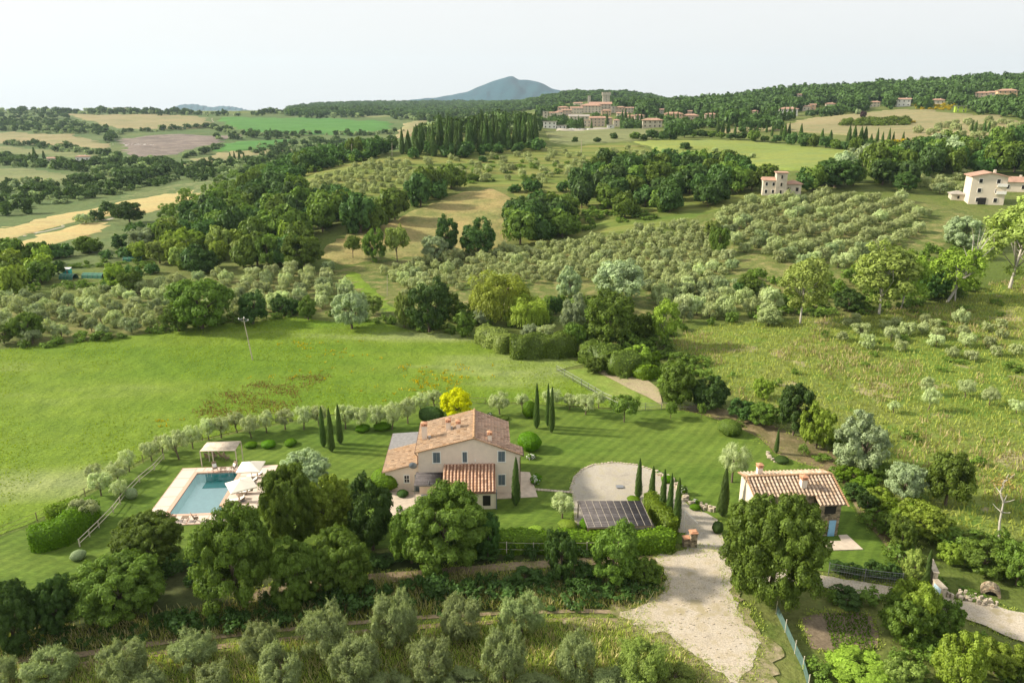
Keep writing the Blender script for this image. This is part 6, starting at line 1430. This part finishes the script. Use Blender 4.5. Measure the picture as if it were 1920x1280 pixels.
# ------------------------------------------------------------------ olive groves
groves = [
 ('olive tree in the regular terraced rows in front of the tower house', 'olives of the terraced rows', [(1335,412),(1420,380),(1560,370),(1690,376),(1738,402),(1712,470),(1640,492),(1560,505),(1480,505),(1400,478),(1350,448)], 4.4, 6.9, .70, 4.3, 3.4, .05),
 ('olive tree in the wide dense grove in the middle of the view', 'olives of the middle grove', [(745,500),(870,484),(960,470),(1000,468),(1150,444),(1280,420),(1330,440),(1340,480),(1380,500),(1330,560),(1230,560),(1130,530),(1040,530),(880,545),(760,560),(700,520)], 5.0, 4.4, .5, 3.6, 2.9, .14),
 ('olive tree in the grove left of the bright green ride', 'olives of the left centre grove', [(440,520),(620,508),(640,540),(690,585),(560,588),(440,596)], 5.0, 4.8, .2, 3.9, 3.4, .13),
 ('olive tree in the loose grove above the left part of the meadow', 'olives of the left grove', [(0,568),(100,562),(240,545),(430,520),(440,596),(320,618),(230,630),(120,645),(0,652)], 5.2, 6.4, .85, 4.0, 3.2, .12),
 ('greyish olive tree between the willows and the rough field', 'olives behind the poplars', [(1225,560),(1330,545),(1420,540),(1460,575),(1440,600),(1340,612),(1260,620)], 5.4, 5.2, .2, 4.6, 4.2, .25),
 ('young silver olive bush at the top of the rough field', 'young olives of the rough field', [(1560,600),(1700,600),(1800,600),(1920,610),(1920,690),(1800,680),(1700,660),(1580,655)], 5.2, 5.2, .4, 3.0, 2.4, .3),
 ('small olive tree in the wide spaced rows on the dry hill', 'olives of the dry hill', [(560,360),(600,335),(700,308),(770,300),(790,340),(740,360),(690,372),(620,372)], 9, 6, .9, 4.2, 3.2, .12),
 ('scattered olive tree on the terraces below the village', 'olives of the terraces', [(800,345),(800,300),(1000,290),(1180,280),(1240,300),(1100,312),(1060,345),(900,348)], 13, 9, .1, 4.2, 3.2, .4),
 ('olive tree on the green slope left of the white house', 'olives left of the white house', [(1700,345),(1740,335),(1830,335),(1835,365),(1790,372),(1720,360)], 7.5, 7, .2, 4.6, 3.6, .3),
 ('olive tree scattered right of the village hay field', 'olives right of the hay field', [(1710,255),(1780,232),(1920,238),(1920,262),(1760,268)], 16, 14, .2, 6.5, 4.6, .35)]
allo = []
for lb, gr, poly, sx, sy, rot, w, h, jit in groves:
    for p in scatter(poly, sx, jit, rot=rot, sx=sx, sy=sy):
        s = rnd.uniform(.78, 1.2); allo.append((mpp(p), p, w*s, h*s*rnd.uniform(.85, 1.15), lb, gr))
allo.sort(key=lambda t: t[0]/t[2]); print('olives', len(allo))
for m_, p, w, h, lb, gr in allo[:225]: place('olivemid', p, w, h, lb, 'olive tree', gr, rnd.choice(['olive', 'olive', 'olivepale', 'farolive']), 'olive_tree', False)
SIZE['olivefarb'] = 5
thin('olivemid', 'olivefarb', 5, .3)
merged('distant_olives', [(p, w, h, 'olivefarb') for m_, p, w, h, lb, gr in allo[225:]], 'countless olive trees of the farther groves', 'olive', key='olivefar')
# undergrowth strips in the middle distance
md = []
for poly, sp, w, h in [([(0,652),(120,640),(230,628),(320,616),(440,598),(600,590),(760,600),(880,625),(870,634),(700,606),(560,594),(400,612),(230,636),(0,660)], 3.0, 3.0, 1.6),
                       ([(1250,640),(1330,612),(1480,600),(1600,592),(1700,578),(1800,560),(1830,548),(1790,530),(1700,555),(1560,575),(1400,590),(1260,615)], 3.6, 3.6, 2.2),
                       ([(70,505),(110,498),(240,488),(300,492),(300,515),(240,520),(200,502),(110,503)], 4.0, 2.6, 1.3), ([(60,548),(130,546),(200,540),(205,534),(130,538),(60,540)], 3.2, 3.4, 2.2), ([(1380,520),(1480,520),(1600,510),(1720,490),(1800,440),(1850,470),(1790,530),(1700,555),(1560,575),(1440,585),(1390,550)], 5.5, 4.5, 3.4),
                       ([(820,600),(900,600),(1040,570),(1150,580),(1230,600),(1250,650),(1200,680),(1100,668),(1090,640),(1040,620),(960,610),(880,625)], 5.0, 4.5, 3.0),
                       ([(1090,672),(1250,650),(1330,690),(1330,745),(1250,735),(1180,690),(1110,690)], 3.4, 3.2, 1.8),
                       ([(1260,640),(1500,690),(1650,760),(1920,850),(1920,1000),(1760,1000),(1600,860),(1400,750),(1300,700)], 13, 2.4, 1.2),
                       ([(1500,600),(1920,560),(1920,700),(1500,690)], 9, 2.6, 1.3),
                       ([(240,440),(345,370),(500,310),(740,275),(740,290),(500,350),(345,430),(345,460)], 11, 6, 4),
                       ([(870,350),(1080,345),(1240,300),(1100,300),(960,300),(830,310)], 12, 4, 2.2), ([(960,380),(1080,375),(1240,410),(1100,435),(970,455)], 6, 4.5, 2.4)]:
    for p in scatter(poly, sp): md.append((p, w*rnd.uniform(.6, 1.4), h*rnd.uniform(.6, 1.3), 'far4'))
for i in range(4):
    V, Q, r, c = blob_crown(300+i, 4, 3, 0, 12, .7, 420, .3, .6); PRO[f'far4{i}'] = (None, None, (V, Q, r, MB(), BARK)); SIZE[f'far4{i}'] = (4, 3)
    V, Q, r, c = blob_crown(320+i, 9, 8, 0, 14, 1.9, 330, .95, .7); PRO[f'vfar{i}'] = (None, None, (V, Q, r, MB(), BARK)); SIZE[f'vfar{i}'] = (9, 8)
SIZE['far4'] = 4; SIZE['vfar'] = 4
merged('thicket', md, 'brambles and low thicket between the fields', 'oak', key='far4')
# far woods as masses
def area(poly, y0, y1, sp, w, h, seed=0):
    """scatter over a fan of ground given in photo columns and distances"""
    out = []; Y = y0
    while Y < y1:
        s = sp*(1+(Y-y0)/y0*.35); a0, a1 = [((c-960)/F/1.02) for c in poly]; x = a0*Y
        while x < a1*Y:
            X, YY_ = x+rnd.uniform(-.5, .5)*s, Y+rnd.uniform(-.5, .5)*s; k = rnd.uniform(.7, 1.3)*(1+(Y-y0)/y0*.3)
            out.append((Vector((X, YY_, float(H(X, YY_)))), w*k, h*k*rnd.uniform(.8, 1.2), 'vfar')); x += s
        Y += s
    return out
HAY = [np.array(SH[k]) for k in ('hay_field', 'village_car_park', 'hill_field', 'tan_field', 'crop_field', 'ploughed_field', 'pasture')]
EXC = [np.array(gpoly(q)) for q in ([(1020,247),(1180,243),(1240,246),(1230,262),(1080,275),(1030,268)], [(1340,243),(1440,236),(1520,222),(1620,212),(1700,205),(1760,208),(1840,215),(1930,232),(2150,240),(2150,290),(1930,268),(1800,266),(1700,268),(1560,252),(1440,246),(1360,250)])]
BLD = []                                              # filled below: keep woods off the houses
fw = area((1190, 2250), 560, 1260, 10, 12, 10)+area((1130, 1300), 860, 1400, 11, 12, 10)
fw3 = area((1015, 1200), 600, 1180, 8.5, 7.5, 6.5)
fw2 = area((560, 1330), 1500, 3300, 17, 16, 8)
# ------------------------------------------------------------------ distant buildings
M['far_cream'] = plain('cream_wall', (.66,.58,.46), .9, .08, .3); M['far_pink'] = plain('pink_wall', (.56,.44,.34), .9, .08, .3)
M['far_orange'] = plain('ochre_wall', (.60,.42,.26), .9, .08, .3); M['far_white'] = plain('white_wall', (.76,.74,.69), .9, .06, .3)
M['far_green'] = plain('green_sheet', (.32,.45,.05), .7, .08, .5); M['far_roof_grey'] = plain('grey_roof', (.34,.31,.27), .9, .15, .4)
def building(x0, x1, top, base, label, wall='far_cream', roof='hip', rmat='tilesplain', Y=None, depth=.8, nw=None, floors=None, rh=.22, name='house', cat='house', rz=None, first=300, win='dark'):
    """photo columns x0..x1, eaves at row top, ground at row base; Y = distance"""
    cx = (x0+x1)/2
    if Y and Y > 450:
        g_ = G(cx, base, 450).y
        if .6 < g_/Y < 1.5: Y = g_
    if Y is None: p = G(cx, base, first); Y = p.y
    b = W(cx, base, Y); m_ = mpp(b); w = (x1-x0)*m_; h = (base-top)*m_; d = max(w*depth, 5); gz = min(float(H(b.x, b.y)), b.z)
    rz = -math.atan2(b.x, b.y)*.6 if rz is None else rz
    r = empty(name, (b.x, b.y+d/2, b.z), rz, label, cat)
    MB().box((0, 0, (h-4)/2), (w, d, h+4)).build('wall', M[wall], r)
    ov = w*.04+.25; W2, D2 = w/2+ov, d/2+ov; R_ = rh*min(w, d); k = MB()
    if roof == 'hip':
        t_ = max(W2-D2, W2*.12); base_ = [(-W2, -D2, h), (W2, -D2, h), (W2, D2, h), (-W2, D2, h)]; a, c = (-t_, 0, h+R_), (t_, 0, h+R_)
        k.quad([base_[0], base_[1], c, a]).quad([base_[2], base_[3], a, c]).quad([base_[1], base_[2], c]).quad([base_[3], base_[0], a]).box((0, 0, h-.12), (2*W2, 2*D2, .22))
    elif roof == 'gablex':      # ridge along x
        k.quad([(-W2, -D2, h), (W2, -D2, h), (W2, 0, h+R_), (-W2, 0, h+R_)]).quad([(W2, D2, h), (-W2, D2, h), (-W2, 0, h+R_), (W2, 0, h+R_)]).quad([(-W2, -D2, h), (-W2, 0, h+R_), (-W2, D2, h)]).quad([(W2, -D2, h), (W2, D2, h), (W2, 0, h+R_)])
    elif roof == 'gabley':
        k.slab([(-W2, -D2, h), (0, -D2, h+R_), (0, D2, h+R_), (-W2, D2, h)], .25).slab([(0, -D2, h+R_), (W2, -D2, h), (W2, D2, h), (0, D2, h+R_)], .25)
        MB().quad([(-w/2, -d/2, h), (w/2, -d/2, h), (0, -d/2, h+R_-.1)]).quad([(w/2, d/2, h), (-w/2, d/2, h), (0, d/2, h+R_-.1)]).build('gable', M[wall], r)
    elif roof == 'flat': k.box((0, 0, h+.15), (2*W2, 2*D2, .3))
    elif roof == 'battlement':
        k.box((0, 0, h+h*.02), (w*1.22, d*1.22, h*.14)); nb = 5
        for i in range(nb):
            for sx, sy in ((0, -1), (0, 1), (1, 0), (-1, 0)):
                u = (-1+2*(i+.5)/nb)*.61
                k.box((u*w if sx == 0 else sx*w*.56, sy*d*.56 if sx == 0 else u*d, h*1.12), (w*.11, d*.11, h*.07))
    k.build('roof', M[rmat] if roof != 'battlement' else M[wall], r)
    fl = floors or max(1, round(h/3.2)); nw = nw or max(1, round(w/4.0))
    for f in range(fl):
        for i in range(nw):
            x = (-w/2)+(i+.5)*w/nw; z = h*(f+.5)/fl; ww, wh = min(1.0, w*.16), min(1.3, h/fl*.45)
            fr = MB().box((x, -d/2-.03, z), (ww+.25, .1, wh+.25)).build('window', M['trim'] if wall != 'stonefar' else M['stonefar'], r)
            MB().box((x, -d/2-.07, z), (ww, .1, wh)).build('pane', M[win], fr)
    if h/fl > 2 and w > 7 and roof in ('hip', 'gablex', 'gabley'):
        MB().box((w*.2, 0, h+R_*.9), (.7, .7, 1.4)).build('chimney', M[wall], r)
    BLD.append((b.x, b.y, w, d)); return r, w, h, d, m_
# white four storey house on the right
r, w, h, d, m_ = building(1826, 1884, 332, 384, 'tall cream four storey house with two balconies at the right edge', 'far_cream', 'gabley', first=150, nw=2, floors=3, rh=.16, rz=-.30)
k = MB()
for z in (h*.40, h*.66): k.box((w*.36, -d/2-.5, z), (w*.28, 1.0, .15)).box((w*.36, -d/2-.98, z+.5), (w*.28, .05, .9))
k.build('balcony', M['trim'], r); MB().box((w*.36, -d/2-.12, h*.53), (w*.27, .1, h*.4)).build('balcony_recess', M['plaster_sunlit'], r)
MB().box((-w*.12, -d/2-.08, 1.2), (2.4, .1, 2.3)).build('door', M['dark'], r)
building(1789, 1812, 364, 376, 'small brown roofed shed left of the tall cream house', 'stonefar', 'hip', rmat='far_roof_grey', first=150, nw=1, floors=1, name='shed', cat='shed')
building(1885, 1935, 342, 360, 'low red roofed wing behind the tall cream house', 'far_cream', 'gablex', first=150, nw=2, floors=1)
# tower house
r, w, h, d, m_ = building(1432, 1457, 339, 366, 'cream left wing of the stone tower house', 'far_cream', 'gablex', first=200, nw=2, floors=2)
Yt = r.location.y-d/2
building(1456, 1475, 326, 367, 'square stone tower with a flat tiled cap among the trees', 'stonefar', 'flat', first=200, nw=1, floors=3, name='stone_tower', cat='tower', depth=1, Y=Yt-1.5)
building(1474, 1503, 345, 366, 'stone right wing of the tower house with an arched doorway', 'stonefar', 'hip', first=200, nw=2, floors=1, Y=Yt-.5)
# village
V_ = [(1130,1143,179,207,'square castle keep with battlements above the village','stonefar','battlement',1000,'castle_tower','tower'),
 (1102,1107,181,204,'slim bell tower left of the castle keep','stonefar','flat',990,'bell_tower','tower'),
 (1107,1146,196,209,'castle hall between the bell tower and the keep','stonefar','gablex',1010,'castle','castle'),
 (1090,1128,199,212,'long cream village palace below the castle hall','far_cream','hip',960,'house','house'),
 (1070,1092,203,214,'stepped village house left of the castle','far_cream','gablex',940,'house','house'),
 (1054,1072,207,217,'pinkish village house on the left slope below the castle','far_pink','gablex',920,'house','house'),
 (1042,1056,210,219,'leftmost small house of the castle slope','far_cream','hip',915,'house','house'),
 (1146,1154,200,212,'low curtain wall right of the castle keep','stonefar','flat',1000,'castle_wall','wall'),
 (1154,1172,202,213,'house with a red roof right of the castle','far_pink','hip',930,'house','house'),
 (1172,1188,203,212,'pale house at the right end of the castle hill','far_cream','gablex',930,'house','house'),
 (1157,1176,213,221,'cream house below the curtain wall','far_cream','gablex',860,'house','house'),
 (1018,1028,210,225,'narrow grey tower block at the left end of the village','stonefar','flat',800,'house','house'),
 (1019,1043,229,241,'white building with a flat grey roof beside the cypress wood','far_white','flat',700,'building','building'),
 (1040,1062,236,242,'low white annex with a red edge next to the flat roofed building','far_white','flat',690,'building','building'),
 (1068,1104,219,229,'long grey roofed hall in the village','far_cream','gablex',780,'building','building'),
 (1106,1134,222,238,'big terracotta roofed house above the car park','far_pink','gablex',730,'house','house'),
 (1094,1108,227,238,'cream house left of the big terracotta one','far_cream','gabley',725,'house','house'),
 (1139,1152,235,241,'small cream water tank hut beside the car park','far_white','flat',690,'hut','hut'),
 (1136,1148,222,234,'brown shaded house behind the cypresses of the village','far_pink','hip',740,'house','house'),
 (1190,1208,217,230,'pink village house with a hip roof between cypresses','far_pink','hip',740,'house','house'),
 (1206,1242,226,240,'square stone house with a hip roof at the village edge','stonefar','hip',660,'house','house'),
 (1237,1245,206,214,'small cream house high above the square stone house','far_cream','gablex',800,'house','house'),
 (1248,1280,214,226,'wide orange house with a hip roof','far_orange','hip',760,'house','house'),
 (1282,1310,217,225,'pink house with a long red roof right of the orange one','far_pink','hip',770,'house','house'),
 (1322,1344,215,228,'pale pink house behind the tall cypresses','far_pink','hip',730,'house','house'),
 (1030,1046,212,222,'small cream house at the foot of the castle slope','far_cream','gablex',800,'house','house'),
 (1076,1092,194,203,'pale house leaning against the bell tower','far_cream','gablex',980,'house','house'),
 (1046,1066,202,211,'red roofed house on the left shoulder of the castle hill','far_pink','hip',960,'house','house'),
 (1128,1146,208,217,'ochre house under the castle keep','far_orange','hip',900,'house','house'),
 (1176,1190,218,228,'small orange house among the village cypresses','far_orange','gablex',780,'house','house'),
 (1150,1162,226,238,'shaded cream house beside the tank hut','far_cream','hip',720,'house','house'),
 (1290,1298,209,216,'small upper house over the pink long roof','far_pink','gablex',800,'house','house'),
 (1410,1421,209,221,'pink house half hidden in the wood','far_pink','hip',640,'house','house'),
 (1464,1496,205,218,'white villa with a terracotta hip roof on the wooded slope','far_white','hip',620,'villa','villa'),
 (1506,1520,200,208,'yellow villa on the slope right of the white villa','far_cream','hip',620,'villa','villa'),
 (1519,1530,197,207,'orange villa touching the yellow villa','far_orange','gablex',620,'villa','villa'),
 (1549,1566,195,202,'low orange roofed villa behind dark trees','far_cream','hip',640,'villa','villa'),
 (1495,1503,178,187,'old pale stone house alone high in the wood','stonefar','gablex',820,'house','house'),
 (1632,1650,192,201,'half hidden villa behind the purple tree','far_cream','hip',650,'villa','villa'),
 (1684,1707,187,200,'white villa with a dark red roof near the ridge','far_white','gablex',640,'villa','villa'),
 (1749,1771,188,196,'cream villa with arches under the ridge','far_cream','hip',650,'villa','villa'),
 (1793,1812,200,211,'lime green sheet covered shed in the hay field','far_green','flat',560,'shed','shed'),
 (1830,1852,175,190,'pinkish villa leftmost of the ridge row','far_pink','hip',640,'villa','villa'),
 (1850,1874,174,186,'white middle villa of the ridge row','far_cream','hip',640,'villa','villa'),
 (1874,1906,171,187,'large orange villa at the right end of the ridge row','far_orange','hip',640,'villa','villa'),
 (142,165,294,303,'white farmhouse in the distant valley on the left','far_white','hip',720,'farmhouse','farmhouse'),
 (88,102,297,303,'pale low farmhouse left of the white one in the valley','far_cream','gablex',730,'farmhouse','farmhouse'),
 (212,232,202,206,'pale shed on the skyline of the left ridge','far_cream','flat',1750,'shed','shed'),
 (586,606,298,303,'small farm shed in the valley trees','far_cream','gablex',900,'shed','shed')]
for x0, x1, tp, bs, lb, wm_, rf, Y, nm, ct in V_:
    building(x0, x1, tp, bs, lb, wm_, rf, Y=Y, name=nm, cat=ct, depth=1.0 if rf == 'battlement' else .5, rh=.2, nw=1 if x1-x0 < 14 else None, rmat='far_roof_grey' if 'grey' in lb or 'flat' in rf else 'tilesplain')
# allotment huts
def hutpx(x, y, w, h, mat, label, nm='hut'):
    p = G(x, y); m_ = mpp(p); r = empty(nm, p, .1, label, 'hut'); a, b = w*m_, h*m_
    MB().box((0, 0, b/2), (a, a*.8, b)).build('wall', M[mat], r); MB().slab([(-a*.55, -a*.45, b+.05), (a*.55, -a*.45, b+.05), (a*.55, a*.45, b+.3), (-a*.55, a*.45, b+.3)], .1).build('roof', M['trim'], r)
    MB().box((a*.15, -a*.41, b*.42), (a*.22, .05, b*.75)).build('door', M['wood'], r)
M['teal'] = plain('teal_paint', (.05,.42,.40), .6, .1); M['dnet'] = plain('dark_green_net', (.05,.17,.11), .8, .2)
hutpx(127, 513, 12, 9, 'teal', 'bright teal hut in the allotments on the left'); hutpx(201, 511, 8, 6, 'far_white', 'small white hut in the allotments, partly behind a tree')
for px, lb in [([(116,522),(142,523)], 'dark green net tunnel below the teal hut'), ([(158,520),(196,521)], 'green net tunnel right of the teal hut'), ([(232,490),(268,488)], 'green net tunnel under the tree belt'), ([(158,467),(178,467)], 'short blue green net panel in the upper allotments')]:
    a, b = G(*px[0]), G(*px[1]); r = empty('net_tunnel', a, 0, lb, 'net tunnel'); d = b-a; k = MB(); n = Vector((-d.y, d.x, 0)).normalized()
    for i in range(5):
        t0, t1 = math.pi*i/5, math.pi*(i+1)/5; P = lambda t: n*(1.2*math.cos(t))+Vector((0, 0, 1.4*math.sin(t)))
        k.quad([tuple(P(t0)), tuple(d+P(t0)), tuple(d+P(t1)), tuple(P(t1))])
    k.build('netting', M['dnet'], r)
    kk = MB()
    for s in np.linspace(0, 1, 5): kk.tube([tuple(d*s+n*(1.22*math.cos(t))+Vector((0, 0, 1.42*math.sin(t)))) for t in np.linspace(0, math.pi, 7)], .03, 4)
    kk.build('hoops', M['metal'], r)
# cars in the village car park
CARM = [plain('white_car_paint', (.75,.75,.75), .3, .02, 1, .6), plain('dark_car_paint', (.06,.07,.09), .3, .05, 1, .6)]
def car(loc, rz, m_, label):
    r = empty('parked_car', loc, rz, label, 'car', 'cars in the village car park')
    k = MB(); prof = [(-2.1,.3),(-2.1,.8),(-1.9,.95),(-1.3,1.0),(-.8,1.42),(.7,1.45),(1.3,1.0),(2.0,.9),(2.15,.6),(2.1,.3)]; n = len(prof)
    k.v = [(x, -.82, z) for x, z in prof]+[(x, .82, z) for x, z in prof]; k.f = [tuple(range(n)), tuple(reversed(range(n, 2*n)))]+[((i+1) % n, i, n+i, n+(i+1) % n) for i in range(n)]; k.m = [0]*len(k.f)
    k.build('body', CARM[m_], r); MB().box((-.05, 0, 1.2), (1.7, 1.66, .3)).build('windows', M['dark'], r)
    for x in (-1.35, 1.35):
        for y in (-.8, .8):
            MB().tube([(x, y-.1, .32), (x, y+.1, .32)], .32, 10).build('wheel', M['dark'], r)
for x, m_, lb in [(1072,0,'leftmost white car in the village car park'),(1087,0,'white car behind a cypress in the village car park'),(1097,1,'dark car in the village car park'),(1104,0,'white car right of the dark one in the village car park'),(1132,0,'white car near the water tank hut')]:
    p = W(x, 243.5, 640); p.z = float(H(p.x, p.y))+.5; car(p, rnd.uniform(-.4, .4), m_, lb)
# rubble heap and digger spoil in the ploughed field
k = MB()
for _ in range(46):
    p = G(rnd.gauss(258, 20), 272+rnd.gauss(0, 1.1)); s = rnd.uniform(.4, 1.6); k.prism([(p.x+s*1.5*math.cos(a), p.y+s*math.sin(a)) for a in (0, 1.2, 2.4, 3.8, 5.1)], p.z-.3, p.z+rnd.uniform(.2, .9))
o = k.build('rubble_heap', M['trim']); o['kind'] = 'stuff'; o['label'] = 'whitish rubble heaps in the ploughed field'
bp = [(G(x, y), w, h, 'far4') for x, y, w, h in [(1700+rnd.uniform(0, 90), 204+rnd.uniform(-6, 3), rnd.uniform(4, 7), rnd.uniform(2, 3)) for _ in range(26)]+[(1650+rnd.uniform(0, 60), 231+rnd.uniform(-2, 2), 5, 2.5) for _ in range(10)]+[(1695+rnd.uniform(-18, 14), 268+rnd.uniform(-2, 2), 4, 2.2) for _ in range(8)]]
merged('broom_bushes', bp, 'yellow flowering broom on the hay field edge', 'broom', key='far4')
hd = [(G(x, y), w, h, 'far4') for x, y, w, h in [(1580+rnd.uniform(0, 125), 233+rnd.uniform(-5, 5), rnd.uniform(6, 10), rnd.uniform(3, 5)) for _ in range(90)]]
merged('field_thicket', hd, 'long green thicket in the middle of the hay field', 'oak', key='far4')
# ------------------------------------------------------------------ far woods
PX_CLEAR = [(v[0]-2, v[1]+2, v[2]-6, v[3]+1, b[1]) for v, b in zip(V_, BLD[-len(V_):])]
def clear(p, h, w=8):
    u = p.x/(p.y*CP-(p.z-CAMH)*SP); px = 960+F*u
    hw = w*.45/mpp(p)
    for x0, x1, tp, bs, Y in PX_CLEAR:
        if x0-hw*.6 < px < x1+hw*.6 and Y-60 < p.y < Y+40: return False
        if x0-hw < px < x1+hw and p.y < Y:
            d = p.y*CP-(p.z+h-CAMH)*SP; up = (p.y*SP+(p.z+h-CAMH)*CP); py = 640-F*up/d
            if py < bs-(bs-tp)*(.1 if tp < 190 and x0 > 1085 and x1 < 1160 else .5): return False
    return True
def keep(lst): 
    xy = np.array([(t[0].x, t[0].y) for t in lst]); bad = np.zeros(len(lst), bool)
    for e in EXC+[np.array(gpoly([(1030,243),(1150,238),(1165,241),(1150,246),(1033,250)])), np.array(gpoly([(1185,266),(1250,262),(1420,266),(1560,274),(1680,283),(1730,290),(1680,308),(1560,320),(1480,322),(1420,312),(1330,300),(1240,288)]))]: bad |= inpoly(e, xy)
    return [t for t, b in zip(lst, bad) if not b and clear(t[0], t[2], t[1])]
fw = keep(fw+fw3); fw2 = keep(fw2); print('far', len(fw), len(fw2))
merged('far_woodland', fw, 'dense green woodland covering the village hill and the right ridge', 'far', key='vfar')
merged('far_woodland', fw2, 'hazy wooded ridge below the blue mountain', 'far', key='vfar')
# valley on the left: groves, hedges and thickets
def lines(paths, w, h, sp, jy=1.5):
    out = []
    for path in paths:
        P = [G(*p, 150) for p in path]
        for a, b in zip(P[:-1], P[1:]):
            n = max(1, int((b-a).length/sp))
            for i in range(n):
                p = a.lerp(b, (i+rnd.random())/n); p.x += rnd.gauss(0, sp*.3); p.y += rnd.gauss(0, sp*jy); s = rnd.uniform(.5, 1.4); p.z = float(H(p.x, p.y)); out.append((p, w*s, h*s, 'vfar'))
    return out
vl = lines([[(0,272),(60,273),(110,279),(180,288),(215,300),(235,300)],[(0,312),(60,306),(120,306),(200,306),(260,312),(330,318)],[(205,268),(215,250),(300,246),(360,240),(400,240),(430,252)],[(430,252),(520,256),(600,252),(700,254),(760,250)],
            [(0,350),(100,350),(200,348),(260,338),(330,322)],[(330,330),(400,322),(470,318),(540,300)],[(340,298),(380,290),(420,272)],[(0,378),(60,372),(140,372)],[(150,370),(200,362),(260,345)],[(400,262),(480,258),(560,262)],[(740,268),(680,272),(600,268)],[(0,404),(80,396)],[(120,425),(210,408)]], 8, 6, 5)
vl += lines([[(0,206),(60,207),(130,208),(200,211),(300,214),(400,218),(480,218),(600,215),(700,212),(800,212)],[(0,210),(100,212),(200,214),(320,217)],[(0,202),(100,204),(240,208)],[(480,216),(600,212),(760,206),(840,210),(960,222)],[(560,222),(700,220)],[(740,222),(860,226),(960,236)]], 13, 10, 8, 2.2)
for poly, sp, w, h in [([(0,292),(60,300),(200,302),(300,300),(330,318),(240,345),(200,330),(100,318),(0,314)], 10, 7.5, 6), ([(0,228),(130,228),(200,240),(212,250),(200,256),(100,252),(0,246)], 13, 10, 7), ([(0,212),(120,214),(130,226),(0,226)], 26, 11, 7),
                       ([(0,352),(120,350),(200,352),(260,345),(330,335),(330,345),(250,360),(180,372),(0,400)], 7.5, 5.5, 4), ([(330,320),(480,300),(560,270),(600,262),(740,268),(740,285),(600,300),(480,325),(380,340),(330,338)], 12, 8, 6), ([(300,318),(400,300),(430,306),(340,326)], 8, 5, 3.6), ([(440,285),(540,266),(560,272),(470,292)], 11, 6, 4),
                       ([(740,215),(960,225),(1010,240),(1020,255),(900,258),(780,262),(820,240)], 14, 12, 10)]:
    for p in scatter(poly, sp, first=200): vl.append((p, w*rnd.uniform(.6, 1.3), h*rnd.uniform(.6, 1.3), 'vfar'))
print('valley', len(vl))
vl = [t for t in vl if clear(t[0], t[2])]; rnd.shuffle(vl); q = len(vl)*42//100
merged('valley_trees', vl[q:], 'hedges and thickets of the far valley on the left', 'far', key='vfar')
merged('valley_olives', [(a, b*.75, c*.7, d) for a, b, c, d in vl[:q]], 'grey green olive groves scattered through the far valley', 'farolive', key='vfar')
